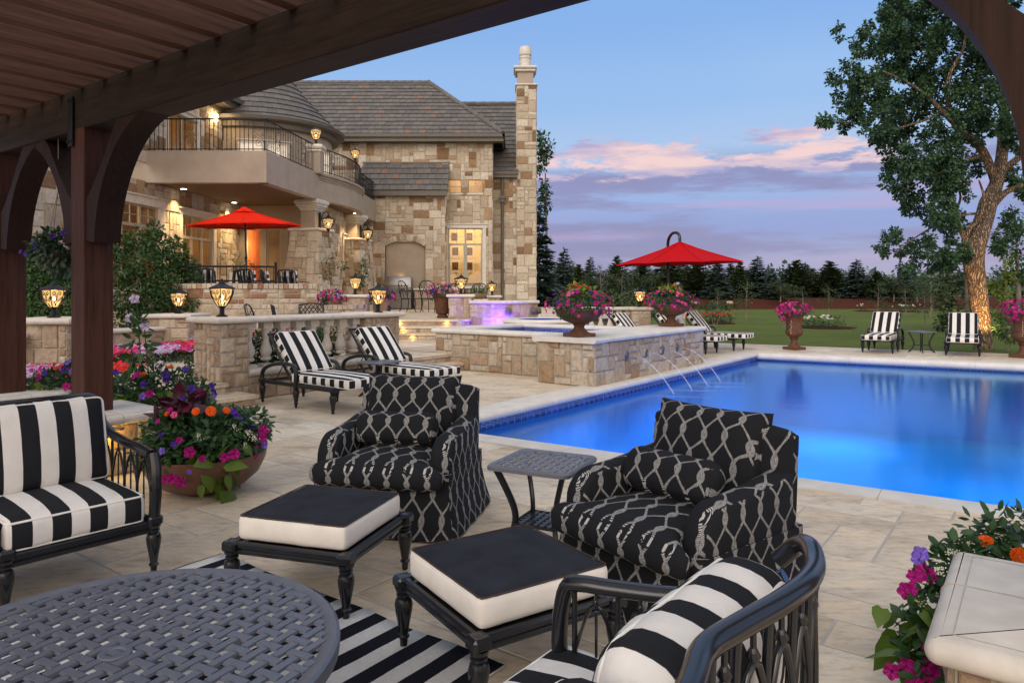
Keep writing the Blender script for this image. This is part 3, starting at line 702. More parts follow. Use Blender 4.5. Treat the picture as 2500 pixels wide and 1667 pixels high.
for a in (1.09, 1.847, 2.57, 3.24):
    p = AB(S0, a, 0, .445); mb = loc_mb(); mb.M = inv @ Matrix.Translation(p) @ Matrix(((VA.x, -VB.x, 0, 0), (VA.y, -VB.y, 0, 0), (0, 0, 1, 0), (0, 0, 0, 1)))
    s = .085
    mb.add([(s*.8,.022,0),(0,.022,s*1.3),(-s*.8,.022,0),(0,.022,-s*1.3),(s*.5,.045,0),(0,.045,s*.9),(-s*.5,.045,0),(0,.045,-s*.9),(0,.06,0)],
           [(0,1,5,4),(1,2,6,5),(2,3,7,6),(3,0,4,7),(4,5,8),(5,6,8),(6,7,8),(7,4,8)], .5)
    mb.lathe([(.02,0),(.02,.05)], 8, (0,.05,0))
    part('water_spout', mb, simple('lead_rosette', (.10,.11,.13), .45, .5) if 'lead' not in M else M['lead'], spa)
    M.setdefault('lead', bpy.data.materials['lead_rosette'])
    q = -VB
    pts = [p+q*(.05+.86*t)+V(0,0,.02*math.sin(t*3)-.61*t*t) for t in [i/14 for i in range(15)]]
    jb = loc_mb(); jb.tube(pts, [.007+.008*i/14 for i in range(15)], 7, cap=False)
    part('water_jet', jb, M['jet'], spa, 180)
    e = pts[-1]; rb = loc_mb()
    for k in range(4):
        cx_, cy_ = e.x+(rng.random()-.3)*.5, e.y-(rng.random())*.25; L_ = .28+.25*rng.random(); W_ = .035+.03*rng.random()
        rb.add([(cx_+L_*math.cos(w), cy_+W_*math.sin(w)-.1*math.cos(w)*L_, WZ+.004+k*.001) for w in [2*math.pi*i/14 for i in range(14)]], [tuple(range(14))], .5)
    part('ripple', rb, M['jet'], spa, None)

# ---------------------------------------------------------------- middle terrace, steps and balustrade
P0 = V(-4.07, 9.97, 0)
def flags(name, poly, z, seed, cell=.3, org=None):
    """a stone platform: flagstones on top"""
    poly = ccw(poly); es = [(poly[i], (poly[(i+1) % len(poly)][0]-poly[i][0], poly[(i+1) % len(poly)][1]-poly[i][1])) for i in range(len(poly))]
    xs = [((p[0]-P0.x)*VA.x+(p[1]-P0.y)*VA.y, (p[0]-P0.x)*VB.x+(p[1]-P0.y)*VB.y) for p in poly]
    a0 = min(x[0] for x in xs)-.1; a1 = max(x[0] for x in xs)+.1; b0 = min(x[1] for x in xs)-.1; b1 = max(x[1] for x in xs)+.1
    mb = MB(); paving(mb, P0, a0, a1, b0, b1, [es], z, cell, seed); return mb
def tread(poly, z0, z1, seed, over=.035, th=.055, riser=True, mb=None):
    """step: stone riser below, one thick slab edge proud of it"""
    mb = mb or MB(); poly = ccw(poly)
    if riser: stone_poly(mb, poly, z0, z1-th, cell=.085, seed=seed, depth=.008, rough=.004)
    return mb
mid = rectAB(P0, -2.3, 5.05, -.10, 9.0)
mid_a = rectAB(P0, -6.5, 0.02, -.10, 9.0); mid_b = rectAB(P0, 0.02, 3.40, .28, 9.0); mid_c = rectAB(P0, 3.40, 5.30, .36, 9.0); mid_d = rectAB(P0, 5.30, 9.2, .80, 7.5)
mb = MB()
for i, (pl_, z0) in enumerate(((mid_a, .15), (mid_b, 0), (mid_c, .15), (mid_d, 0))):
    stone_poly(mb, ccw(pl_), 0, .245, cell=.12, seed=40+i, skip=(2,), depth=.012)
    q = offset(ccw(pl_), .03); mb.prism(q, .245, .289, rng.random(), 2)
    t_ = flags('x', q, .300, 60+i); n0 = len(mb.v); mb.v += t_.v; mb.f += [tuple(n0+k for k in f) for f in t_.f]; mb.r += t_.r; mb.m += [(2 if m == 0 else 3) for m in t_.m]
solo('terrace_middle', mb, [M['pale_stone'], M['mortar'], M['flag'], M['joint']], None, None, kind='structure', smooth=None)
def step(mb, poly, z0, z1, seed):
    poly = ccw(poly); stone_poly(mb, poly, z0, z1-.05, cell=.095, seed=seed, depth=.008, rough=.004)
    q = offset(poly, .035); mb.prism([(x+(rng.random()-.5)*.012, y+(rng.random()-.5)*.012) for x, y in q], z1-.05, z1, rng.random(), 2)
sm = [M['pale_stone'], M['mortar'], M['flag'], M['joint']]
mb = MB(); step(mb, rectAB(P0, -2.2, .22, -.50, .12), 0, .15, 70); step(mb, rectAB(P0, 3.50, 5.25, -.02, .42), 0, .15, 74)
solo('steps_low', mb, sm, None, None, kind='structure', smooth=None)

bal = thing('balustrade', 'pale cast stone balustrade between two stone piers behind the striped loungers', 'balustrade', P0, 0)
def bmb(): m = MB(); m.M = Matrix.Translation(-P0); return m
mb = bmb(); stone_poly(mb, ccw(rectAB(P0, .44, 2.68, 0, .34)), 0, .33, cell=.12, seed=81, depth=.016); part('base_wall', mb, [M['pale_stone'], M['mortar']], bal, None)
mb = bmb(); run(mb, AB(P0, .44, .17), AB(P0, 2.68, .17), bull_prof(-.20, .21, .33, .44), .9, seed=8); part('bottom_rail', mb, [M['cast'], M['joint']], bal)
for (a0, a1, b1) in ((0, .44, .66), (2.68, 3.45, .52)):
    mb = bmb(); stone_poly(mb, ccw(rectAB(P0, a0, a1, 0, b1)), 0, 1.115, cell=.105, seed=int(90+a0*3), depth=.02, rough=.018, sizes=[(1,1),(2,1),(2,1),(3,2),(2,2),(2,2),(1,2),(3,1),(1,3)])
    part('pier', mb, [M['pale_stone'], M['mortar']], bal, None)
mb = bmb(); cap(mb, ccw(rectAB(P0, -.09, .56, -.09, .75)), 1.115, .085); cap(mb, ccw(rectAB(P0, 2.60, 3.54, -.09, .60)), 1.115, .085)
run(mb, AB(P0, .55, .16), AB(P0, 2.61, .16), bull_prof(-.23, .24, 1.114, 1.199), .68, seed=9)
part('top_rail', mb, [M['cast'], M['joint']], bal)
bprof = [(.085,.0),(.085,.055),(.070,.06),(.076,.075),(.082,.09),(.076,.105),(.058,.115),(.068,.15),(.084,.19),(.089,.225),(.084,.26),(.066,.31),(.050,.37),(.042,.43),(.044,.47),(.056,.475),(.058,.495),(.050,.50),(.056,.56),(.062,.585),(.062,.60)]
def baluster_mb(c, h=.62, sq=.085):
    m = MB(); k = h/.62
    m.box((c[0]-sq, c[1]-sq, c[2]), (c[0]+sq, c[1]+sq, c[2]+.05*k)); m.lathe([(r, .045*k+z*.86*k) for r, z in bprof[2:]], 18, c); m.box((c[0]-sq*.9, c[1]-sq*.9, c[2]+.565*k), (c[0]+sq*.9, c[1]+sq*.9, c[2]+.665*k)); return m
b0 = None
for i in range(8):
    p = AB(P0, .56+.285*i, .17, 0)-P0
    if b0 is None:
        b0 = part('baluster', baluster_mb((0, 0, 0)), M['cast'], bal); b0.location = (p.x, p.y, .44); b0.rotation_euler = (0, 0, math.atan2(VA.y, VA.x))
    else:
        c = b0.copy(); COL.objects.link(c); c.location = (p.x, p.y, .44)

# upper steps with lights, grill terrace, dining terrace
TZ = .78; PZ = 1.10
mb = MB()
for i, (y, x0, x1) in enumerate(((18.35, -3.15, -.75), (18.75, -3.1, -1.0), (19.15, -3.1, -1.35))):
    pl_ = [(x0, y), (x1-.25, y), (x1+.15, y+.22), (x1+.35, 20.5), (x0, 20.5)]
    step(mb, pl_, .3+.16*i, .3+.16*(i+1), 100+i)
solo('steps_high', mb, sm, None, None, kind='structure', smooth=None)
for i, (y, xs_) in enumerate(((18.33, (-2.55,)), (18.73, (-2.85, )), (19.13, (-3.0, -1.75)))):
    for x in xs_:
        mb = MB(); mb.box((-.10, -.02, -.02), (.10, .006, 0)); mb.box((-.08, -.012, -.024), (.08, 0, -.020), .5, 1)
        o = part('step_light', mb, [M['bronze'], M['step_light']]); o.location = (x, y, .3+.16*(i+1)-.052)
        tag(o, ('small brass light under the lowest tread of the upper steps', 'small brass light under the middle tread of the upper steps', 'small brass light under the left of the top tread of the upper steps', 'small brass light under the right of the top tread of the upper steps')[i+(1 if x == -1.75 else 0)], 'step light', 'lights under the upper step treads')
        lamp('step_lamp', (x, y-.04, .3+.16*(i+1)-.085), .9, (1, .66, .2), .03)
mb = MB()
tp = [(-6.3, 20.45), (-3.2, 20.0), (-3.1, 19.2), (-1.35, 19.2), (-.8, 20.3), (3.2, 20.3), (3.2, 33), (-12, 33), (-12, 24)]
poly = ccw(tp); mb.prism([(x, y) for x, y in poly], -.3, TZ-.012, .5, 3)
t_ = flags('x', [(-6.3, 20.0), (3.2, 20.0), (3.2, 33), (-6.3, 33)], TZ, 120, .36); n0 = len(mb.v); mb.v += t_.v; mb.f += [tuple(n0+k for k in f) for f in t_.f]; mb.r += t_.r; mb.m += [(2 if m == 0 else 3) for m in t_.m]
solo('terrace_upper', mb, sm, None, None, kind='structure', smooth=None)
mb = MB(); mb.prism(ccw([(-12, 15.9), (-7.2, 15.9), (-4.6, 16.3), (-4.9, 24.2), (-12, 24.2)]), -.2, PZ, .3, 2)
solo('dining_terrace', mb, sm, None, None, kind='structure', smooth=None)
# curved retaining wall with brick-on-edge coping
def arc(p0, p1, sag, n=10):
    p0 = V(*p0, 0); p1 = V(*p1, 0); d = p1-p0; nn = V(d.y, -d.x, 0).normalized()
    return [p0+d*t+nn*sag*4*t*(1-t) for t in [i/n for i in range(n+1)]]
def path_map(pts, z0):
    L = [0]
    for i in range(len(pts)-1): L.append(L[-1]+(pts[i+1]-pts[i]).length)
    def f(x, y, k):
        x = min(max(x, 0), L[-1]-1e-6); i = max(j for j in range(len(L)-1) if L[j] <= x)
        d = (pts[i+1]-pts[i]).normalized(); nn = V(d.y, -d.x, 0); return pts[i]+d*(x-L[i])+V(0, 0, z0+y)+nn*k
    return L[-1], f
rw = thing('retaining_wall', 'curved brick and stone wall under the dining terrace railing', 'wall', (-6, 16, 0))
def rmb(o): m = MB(); m.M = Matrix.Translation(-Vector(o.location)); return m
pts = arc((-7.9, 15.6), (-4.45, 16.3), .35, 12); L_, f_ = path_map(pts, 0)
mb = rmb(rw); stone_face(mb, L_, 1.62, f_, .12, 130, depth=.014, sizes=[(2,1),(3,1),(2,1),(1,1),(3,2),(4,1),(1,2)]); 
pb = [p+V(.25,.55,0) for p in pts][::-1]; 
part('wall', mb, [M['wall_brick'], M['mortar_tan']], rw, None)
mb = rmb(rw); r_ = random.Random(5)
nb = int(L_/.105)
for i in range(nb):
    a, b = L_*i/nb+.006, L_*(i+1)/nb-.006
    v8 = [f_(a,1.61,.04),f_(b,1.61,.04),f_(b,1.61,-.32),f_(a,1.61,-.32),f_(a,1.72,.035),f_(b,1.72,.035),f_(b,1.73,-.32),f_(a,1.73,-.32)]
    mb.add(v8, [(0,3,2,1),(4,5,6,7),(0,1,5,4),(1,2,6,5),(2,3,7,6),(3,0,4,7)], r_.random(), 0)
part('brick_coping', mb, [M['wall_brick']], rw, None)
mb = rmb(rw); L2, f2 = path_map([V(-4.45, 16.3, 0), V(-4.2, 17.5, 0), V(-4.6, 20.4, 0)], 0); stone_face(mb, L2, 1.1, f2, .13, 133, depth=.014); part('return_wall', mb, [M['wall_brick'], M['mortar_tan']], rw, None)
lw = thing('low_wall', 'low stone wall with a brick top behind the outdoor dining chairs', 'wall', (-4.7, 16.9, 0))
mb = rmb(lw); L3, f3 = path_map([V(-5.4, 16.0, 0), V(-3.75, 16.7, 0), V(-3.6, 17.6, 0)], 0); stone_face(mb, L3, 1.14, f3, .12, 140, depth=.014)
nb = int(L3/.11)
for i in range(nb):
    a, b = L3*i/nb+.006, L3*(i+1)/nb-.006
    mb.add([f3(a,1.13,.03),f3(b,1.13,.03),f3(b,1.13,-.3),f3(a,1.13,-.3),f3(a,1.23,.03),f3(b,1.23,.03),f3(b,1.23,-.3),f3(a,1.23,-.3)], [(0,3,2,1),(4,5,6,7),(0,1,5,4),(1,2,6,5),(2,3,7,6),(3,0,4,7)], r_.random(), 0)
part('wall', mb, [M['wall_brick'], M['mortar_tan']], lw, None)

# stone piers that carry lanterns
def pier(name, label, x, y, w, z0, z1, seed, rz=0.0, capw=.08, d=None, group='stone piers with lanterns'):
    d = d or w; o = thing(name, label, 'pier', (x, y, z0), rz, group)
    mb = MB(); h = z1-z0-.085; pl_ = [(-w/2, -d/2), (w/2, -d/2), (w/2, d/2), (-w/2, d/2)]
    stone_poly(mb, pl_, 0, h, .11, seed, depth=.016); part('shaft', mb, [M['pale_stone'], M['mortar_tan']], o, None)
    mb = MB(); cap(mb, offset(pl_, capw), h, .085); part('cap', mb, M['cast'], o); return o
pier('stone_pier', 'stone pier with a pale cap left of the wide timber post, lantern on top', -6.75, 10.6, .8, .3, 1.18, 150)
pier('stone_pier', 'stone pier in front of the green shrubs at the end of the curved garden wall', -6.90, 14.75, .82, .3, 1.10, 151)
pier('stone_pier', 'stone pier beside the tall clay flower pot below the porch columns', -4.2, 19.2, .62, .3, 1.46, 152)
pier('stone_pier', 'stone pier at the head of the steps next to the brown flower pot', -1.42, 20.0, .62, .3, 1.46, 153)
pier('stone_pier', 'small stone pier behind the curved fountain wall near the downspout', -.66, 23.6, .5, .7, 1.40, 154)
# curved garden wall and lower caps on the left
gw = thing('garden_wall', 'curved low stone wall with a pale cap in front of the tall shrubs', 'wall', (-7, 15, 0))
pts = arc((-8.3, 12.6), (-6.35, 15.9), .25, 8); L4, f4 = path_map(pts, 0)
mb = rmb(gw); stone_face(mb, L4, .76, f4, .12, 160); 
part('wall', mb, [M['pale_stone'], M['mortar_tan']], gw, None)
mb = rmb(gw)
for i in range(8): run(mb, pts[i], pts[i+1], bull_prof(-.34, .07, .76, .85), 1, seed=i)
part('cap', mb, [M['cast'], M['joint']], gw)
gw2 = thing('garden_wall', 'short low stone wall at the far left between the timber posts', 'wall', (-7.6, 10.2, 0))
mb = rmb(gw2); stone_poly(mb, [(-9.5, 10.0), (-7.0, 10.0), (-7.0, 10.35), (-9.5, 10.35)], .2, .90, .12, 165); part('wall', mb, [M['pale_stone'], M['mortar_tan']], gw2, None)
mb = rmb(gw2); cap(mb, [(-9.6, 9.93), (-6.88, 9.93), (-6.88, 10.42), (-9.6, 10.42)], .90, .085); part('cap', mb, M['cast'], gw2)
# fountain wall with lion masks and its basin
fw = thing('fountain_wall', 'curved stone fountain wall lit violet with lion mask spouts', 'fountain', (0, 19.4, 0))
pts = arc((-1.15, 19.6), (.72, 19.9), .28, 12); L5, f5 = path_map(pts, 0)
mb = rmb(fw); stone_face(mb, L5, 1.20, f5, .12, 170, depth=.014); part('wall', mb, [M['pale_stone'], M['mortar_tan']], fw, None)
mb = rmb(fw)
for i in range(12): run(mb, pts[i], pts[i+1], bull_prof(-.42, .08, 1.20, 1.29), 1, seed=i)
part('cap', mb, [M['cast'], M['joint']], fw)
def lion(mb, p, s=.1):
    mb.M = mb.M @ Matrix.Translation(p)
    def blob(c, r, k=8):
        vs = []; fs = []
        for i in range(k+1):
            for j in range(k):
                a = math.pi*i/k; b = 2*math.pi*j/k; vs.append((c[0]+r[0]*math.sin(a)*math.cos(b), c[1]+r[1]*math.sin(a)*math.sin(b), c[2]+r[2]*math.cos(a)))
        for i in range(k):
            for j in range(k): fs.append((i*k+j, (i+1)*k+j, (i+1)*k+(j+1) % k, i*k+(j+1) % k))
        mb.add(vs, fs, .5)
    blob((0, 0, 0), (s, s*.45, s*1.25)); blob((0, -s*.45, -s*.2), (s*.5, s*.5, s*.5)); blob((0, -s*.6, -s*.6), (s*.35, s*.35, s*.2))
    for sx in (-1, 1): blob((sx*s*.35, -s*.4, s*.25), (s*.2, s*.2, s*.16)); blob((sx*s*.8, 0, s*.85), (s*.28, s*.2, s*.28)); blob((sx*s*.85, 0, -s*.2), (s*.35, s*.3, s*.8))
for i, t in enumerate((.53, .90, .985)):
    mb = rmb(fw); lion(mb, f5(L5*t, 1.0, .05), .08); part('lion_mask', mb, M['bronze'], fw)
    q = f5(L5*t, .92, .12); d_ = f5(L5*t, 0, 1)-f5(L5*t, 0, 0)
    jb = rmb(fw); jb.tube([q+d_*.22*s_-V(0, 0, .42*s_*s_) for s_ in [k/8 for k in range(9)]], [.012+.012*k/8 for k in range(9)], 6, cap=False); part('water_jet', jb, M['jet'], fw, 180)
for t, e in ((.42, 40), (.62, 50), (.85, 45)): lamp('violet_lamp', f5(L5*t, .62, .30), e*2.2, (.10, .03, 1), .05)
sb = thing('splash_pool', 'small round splash pool glowing blue below the fountain wall', 'pool', (.75, 18.6, .13))
mb = MB(); ring_ = []
for (rr, z) in ((.98, .0), (.98, .60), (1.03, .64), (.98, .70), (.62, .70), (.58, .64), (.58, .3), (0.02, .3)): ring_.append((rr, z))
mb.lathe(ring_, 36); part('basin', mb, M['coping'], sb)
mb = MB(); mb.lathe([(.57, .62), (.01, .625)], 36); part('water', mb, M['spa_water'], sb)
mb = MB(); mb.lathe([(.572, .31), (.572, .69)], 36); mb.f = mb.f[:-2]; part('tile_lining', mb, M['tile'], sb)
lamp('splash_lamp', (.75, 18.6, .62), 30, (.03, .3, 1), .12)
# right-hand balustrade beyond the spa
B2 = V(2.35, 19.6, 0)
bal2 = thing('balustrade', 'distant cast stone balustrade ending in a stone pier left of the red cantilever umbrella', 'balustrade', B2)
mb = MB(); stone_poly(mb, [(0, 0), (.92, 0), (.92, .3), (0, .3)], 0, .26, .12, 180); part('base_wall', mb, [M['pale_stone'], M['mortar_tan']], bal2, None)
mb = MB(); stone_poly(mb, [(.92, -.12), (1.42, -.12), (1.42, .42), (.92, .42)], 0, 1.02, .11, 181); part('pier', mb, [M['pale_stone'], M['mortar_tan']], bal2, None)
mb = MB(); run(mb, (-.5, .15), (.92, .15), bull_prof(-.2, .2, .26, .35), .9); cap(mb, [(.84, -.2), (1.5, -.2), (1.5, .5), (.84, .5)], 1.02, .09); run(mb, (-.5, .15), (.85, .15), bull_prof(-.21, .21, 1.021, 1.109), .8); part('rails', mb, [M['cast'], M['joint']], bal2)
for i in range(6):
    c = b0.copy(); COL.objects.link(c); c.parent = bal2; c.location = (-.4+.25*i, .15, .35); c.scale = (1, 1, 1.01); c.rotation_euler = (0, 0, 0)
# ---------------------------------------------------------------- lanterns
def lamp_r(z):   # glass body radius (local z 0..1 from foot to roof)
    k = [(0, .40), (.1, .50), (.3, .70), (.55, .88), (.8, .98), (1, 1.0)]
    for (a, ra), (b, rb) in zip(k, k[1:]):
        if z <= b: return ra+(rb-ra)*(z-a)/(b-a)
    return 1
def spiral_pts(cx, cy, r, a0, turns, sgn, n=14):
    return [(cx+r*(1-.82*t)*math.cos(a0+sgn*turns*2*math.pi*t), cy+r*(1-.82*t)*math.sin(a0+sgn*turns*2*math.pi*t)) for t in [i/n for i in range(n+1)]]
def make_lantern(name, label, loc, s=1.0, rz=.3, stem=True, light=14, group='lit lanterns on stone piers'):
    o = thing(name, label, 'lantern', loc, rz, group)
    R0 = .150*s; zb = .155*s if stem else .05*s; zt = zb+.245*s
    mb = MB()
    if stem:
        mb.box((-.075*s, -.075*s, 0), (.075*s, .075*s, .015*s), c=.004); mb.lathe([(.062*s,.015*s),(.045*s,.03*s),(.034*s,.04*s),(.034*s,.12*s),(.05*s,.13*s),(R0*.42,zb)], 14)
    else: mb.lathe([(.01*s,-.05*s),(.03*s,-.02*s),(R0*.42,zb)], 12)
    part('base', mb, M['iron'], o)
    mb = MB(); mb.lathe([(R0*.2,zb)]+[(R0*lamp_r(k/8)*.97, zb+(zt-zb)*k/8) for k in range(9)]+[(R0*.2, zt)], 8, rot=math.pi/8); part('glass', mb, M['lampglass'], o, 20)
    mb = MB(); w = .008*s
    def onp(x, y, panel):   # x in -1..1 across the panel, y in 0..1 up
        a = math.pi/3*panel; rr = R0*lamp_r(y)*1.02; hw = rr*math.tan(math.pi/6)*x*.93; rp = rr*.985
        return (rp*math.cos(a)-hw*math.sin(a), rp*math.sin(a)+hw*math.cos(a), zb+(zt-zb)*y)
    for p_ in range(6):
        mb.tube([onp(1.06, y/6, p_) for y in range(7)], w*.8, 5)
        for sx in (-1, 1):
            pts = spiral_pts(sx*.46, .78, .30, math.pi if sx > 0 else 0, 1.1, -sx, 12)
            pts = [(sx*.10, .38), (sx*.08, .55)]+[(a*1.0, .78+(b-.78)*.52) for a, b in pts]
            mb.tube([onp(a, b, p_) for a, b in pts], w*.70, 4, cap=False)
            mb.tube([onp(sx*a, b, p_) for a, b in ((.95,.55),(.75,.42),(.40,.34),(.12,.20),(.10,.08),(.35,.03))], w*.70, 4, cap=False)
            mb.tube([onp(sx*a, b, p_) for a, b in ((.12,.38),(.55,.47),(.92,.62))], w*.62, 4, cap=False)
        mb.tube([onp(x, .34, p_) for x in (-.2, 0, .2)], w*.70, 4, cap=False)
    part('scrollwork', mb, M['iron'], o)
    mb = MB(); mb.lathe([(R0*1.02,zt-.006*s),(R0*1.30,zt+.004*s),(R0*1.30,zt+.014*s),(R0*1.0,zt+.034*s),(R0*.55,zt+.062*s),(R0*.34,zt+.078*s),(R0*.30,zt+.10*s),(R0*.12,zt+.112*s),(.012*s,zt+.125*s),(.016*s,zt+.138*s),(.004*s,zt+.155*s)], 6, rot=math.pi/6)
    part('roof_cap', mb, M['iron'], o, 25)
    mb = MB(); mb.lathe([(.004*s, -.03*s), (.022*s, -.012*s), (.024*s, .012*s), (.006*s, .04*s)], 8, (0, 0, zb+.11*s)); part('bulb', mb, M['bulb'], o, 180)
    if light:
        l = lamp('lantern_lamp', (0, 0, zb+.12*s), light, (1, .62, .26), .05*s); l.parent = o
    return o
make_lantern('lantern', 'largest black iron lantern lit amber on the pale balustrade, nearest the two striped loungers', tuple(PT(542, 774, 10.35)[:2])+(1.205,), 1.0, .25, light=9)
make_lantern('lantern', 'lit black lantern on the right end pier of the balustrade', tuple(PT(923, 764, 12.35)[:2])+(1.205,), .92, .5, light=9)
make_lantern('lantern', 'lit black lantern seen between the two wide timber posts below the hanging basket', (-6.73, 10.5, 1.185), 1.0, .3, light=9)
make_lantern('lantern', 'lit black lantern on the stone pier in front of the tall green shrubs', (-6.83, 14.65, 1.105), 1.0, .1, light=10)
make_lantern('lantern', 'lit black lantern on the pier next to the tall clay pot of pink flowers', (-4.2, 19.15, 1.46), 1.04, .2, light=10)
make_lantern('lantern', 'lit black lantern on the pier in front of the tall lit house window', (-1.42, 19.95, 1.46), 1.04, .6, light=10)
make_lantern('lantern', 'smallest lit black lantern, on the little pier beside the downspout', (-.66, 23.5, 1.40), .9, .4, light=8)
make_lantern('lantern', 'lit black lantern left of the red cantilever umbrella on the distant pier', (3.52, 19.7, 1.115), 1.02, .2, light=10)

# ---------------------------------------------------------------- the house
HO = V(-4, 30, 0)
house = thing('house', 'large two storey stone house with tiled roofs, balcony and tall chimney', 'house', HO)
def hmb(): m = MB(); m.M = Matrix.Translation(-HO); return m
hs = [M['house_stone'], M['mortar_tan']]
def hpart(name, mb, mats, smooth=35, par=None): return part(name, mb, mats, par or house, smooth)
def hwall(p0, p1, z0, z1, seed, opens=(), cell=.165, clip=None, depth=.02):
    mb = hmb(); L, f = face_map(p0, p1, z0); stone_face(mb, L, z1-z0, f, cell, seed, opens, depth=depth, rough=.014, clip=clip); return hpart('wall', mb, hs, None), f, L
def room(p0, p1, z0, z1, d, paint, energy, color=(1, .62, .28), nm='room', lamp_at=(.5, .5, .8)):
    L, f = face_map(p0, p1, z0); h = z1-z0; mb = hmb()
    mb.add([f(0,0,-d), f(L,0,-d), f(L,h,-d), f(0,h,-d), f(0,0,-.12), f(L,0,-.12), f(L,h,-.12), f(0,h,-.12)], [(0,1,2,3),(0,3,7,4),(1,5,6,2),(3,2,6,7),(0,4,5,1)], .5)
    r = hpart(nm, mb, paint, None)
    lamp('room_lamp', f(L*lamp_at[0], h*lamp_at[2], -d*lamp_at[1]), energy, color, .12); return f
def window(p0, p1, zb, zt, x0, x1, cols=2, trans=None, munt=(2, 2), trim=None, trimw=.12, frame='tan_trim', sill=True, lower_munt=False):
    """window in the wall plane p0-p1; opening x0..x1 measured along it, zb..zt height; trans = height of transom bar"""
    L, f = face_map(p0, p1, 0); wfr = .045
    def bx(m, a, b, c, d, k0, k1):
        q = [f(a,c,k0), f(b,c,k0), f(b,d,k0), f(a,d,k0), f(a,c,k1), f(b,c,k1), f(b,d,k1), f(a,d,k1)]
        m.add(q, [(0,3,2,1),(4,5,6,7),(0,1,5,4),(1,2,6,5),(2,3,7,6),(3,0,4,7)], .5)
    mb = hmb()
    if trim:
        t = trimw
        bx(mb, x0-t, x0, zb, zt, -.10, .05); bx(mb, x1, x1+t, zb, zt, -.10, .05); bx(mb, x0-t-.03, x1+t+.03, zt, zt+t, -.10, .055); bx(mb, x0-t-.06, x1+t+.06, zt+t, zt+t+.04, -.05, .10)
        if sill: bx(mb, x0-t-.05, x1+t+.05, zb-.09, zb, -.10, .09)
        w = hpart('window', mb, M[trim])
    else:
        if sill: bx(mb, x0-.05, x1+.05, zb-.07, zb, -.10, .05)
        else: bx(mb, x0, x1, zb-.02, zb, -.10, .0)
        w = hpart('window', mb, M['cast2'])
    mb = hmb()
    bx(mb, x0, x1, zb, zb+wfr, -.09, -.03); bx(mb, x0, x1, zt-wfr, zt, -.09, -.03); bx(mb, x0, x0+wfr, zb+wfr, zt-wfr, -.09, -.03); bx(mb, x1-wfr, x1, zb+wfr, zt-wfr, -.09, -.03)
    cw = (x1-x0)/cols
    for i in range(1, cols): bx(mb, x0+cw*i-.035, x0+cw*i+.035, zb+wfr, zt-wfr, -.089, -.028)
    if trans: bx(mb, x0+wfr, x1-wfr, trans-.04, trans+.04, -.088, -.026)
    for i in range(cols):
        a, b = x0+cw*i+.035, x0+cw*(i+1)-.035; c, d = (trans+.04 if trans else zb+wfr), zt-wfr
        for k in range(1, munt[0]): m_ = a+(b-a)*k/munt[0]; bx(mb, m_-.010, m_+.010, c, d, -.072, -.045)
        for k in range(1, munt[1]): m_ = c+(d-c)*k/munt[1]; bx(mb, a, b, m_-.010, m_+.010, -.071, -.044)
        if trans:
            bx(mb, a, a+.04, zb+wfr, trans-.04, -.08, -.035); bx(mb, b-.04, b, zb+wfr, trans-.04, -.08, -.035)
    fo = part('frame', mb, M[frame], w)
    mb = hmb(); mb.add([f(x0+.01, zb+.01, -.06), f(x1-.01, zb+.01, -.06), f(x1-.01, zt-.01, -.06), f(x0+.01, zt-.01, -.06)], [(0,1,2,3)], .5); part('pane', mb, M['glass'], w, None)
    return w
M['paint_warm'] = simple('warm_wall_paint', (.62, .44, .22), .8, var=.04)
M['paint_amber'] = simple('amber_panelling', (.42, .12, .035), .6, var=.25, scale=3)
M['paint_cream'] = simple('cream_wall_paint', (.72, .62, .42), .8, var=.03)
M['paint_dim'] = simple('dim_interior_paint', (.30, .20, .11), .8, var=.3, scale=2)
# side wall (faces right), lower storey
sw0 = (-9.6+.08*(13.5-19.5), 13.5); sw1 = (-9.23, 24.15); Ls = math.hypot(sw1[0]-sw0[0], sw1[1]-sw0[1])
w1 = (17.05-13.5, 1.6, 19.45-13.5, 3.80); w2 = (20.60-13.5, 1.1, 22.40-13.5, 3.76)
hwall(sw0, sw1, 0, 4.45, 201, [(w1[0]-.1, w1[1]-.1, w1[2]+.1, w1[3]+.1), (w2[0]-.1, 0, w2[2]+.1, w2[3]+.1)], cell=.17, depth=.03)
window(sw0, sw1, w1[1], w1[3], w1[0], w1[2], 3, 3.26, trim='cast2', trimw=.22); window(sw0, sw1, w2[1]+.05, w2[3], w2[0], w2[2], 3, 3.12, trim='cast2', trimw=.16, sill=False)
room(sw0, (sw0[0]+(sw1[0]-sw0[0])*.62, 20.1), 1.1, 4.2, 2.2, M['paint_dim'], 75, (1, .60, .26)); 
fr_ = face_map(sw0, sw1, 0)[1]
room(tuple(fr_(20.2-13.5, 0, 0))[:2], sw1, 1.1, 4.2, 2.2, M['paint_dim'], 75, (1, .62, .28))
# back wall of the porch (faces the viewer) with three tall glazed doors
bw0, bw1 = (-9.23, 24.15), (-6.37, 24.15)
mb = hmb(); L, f = face_map(bw0, bw1, 0)
def bxw(m, f, a, b, c, d, k0, k1, r=.5, mi=0):
    q = [f(a,c,k0), f(b,c,k0), f(b,d,k0), f(a,d,k0), f(a,c,k1), f(b,c,k1), f(b,d,k1), f(a,d,k1)]
    m.add(q, [(0,3,2,1),(4,5,6,7),(0,1,5,4),(1,2,6,5),(2,3,7,6),(3,0,4,7)], r, mi)
xs_ = [(.22, .76), (.93, 1.42), (1.66, 2.13)]
xx = [0]+[v for p in xs_ for v in p]+[2.86]
for i in range(0, len(xx), 2): bxw(mb, f, xx[i], xx[i+1], PZ, 3.66, -.15, 0)
bxw(mb, f, 0, 2.86, 3.66, 4.45, -.15, 0)
hpart('porch_wall', mb, M['stucco'])
for x0, x1 in xs_: window(bw0, bw1, PZ+.35, 3.64, x0+.01, x1-.01, 1, None, (1, 1), frame='tan_trim', sill=False)
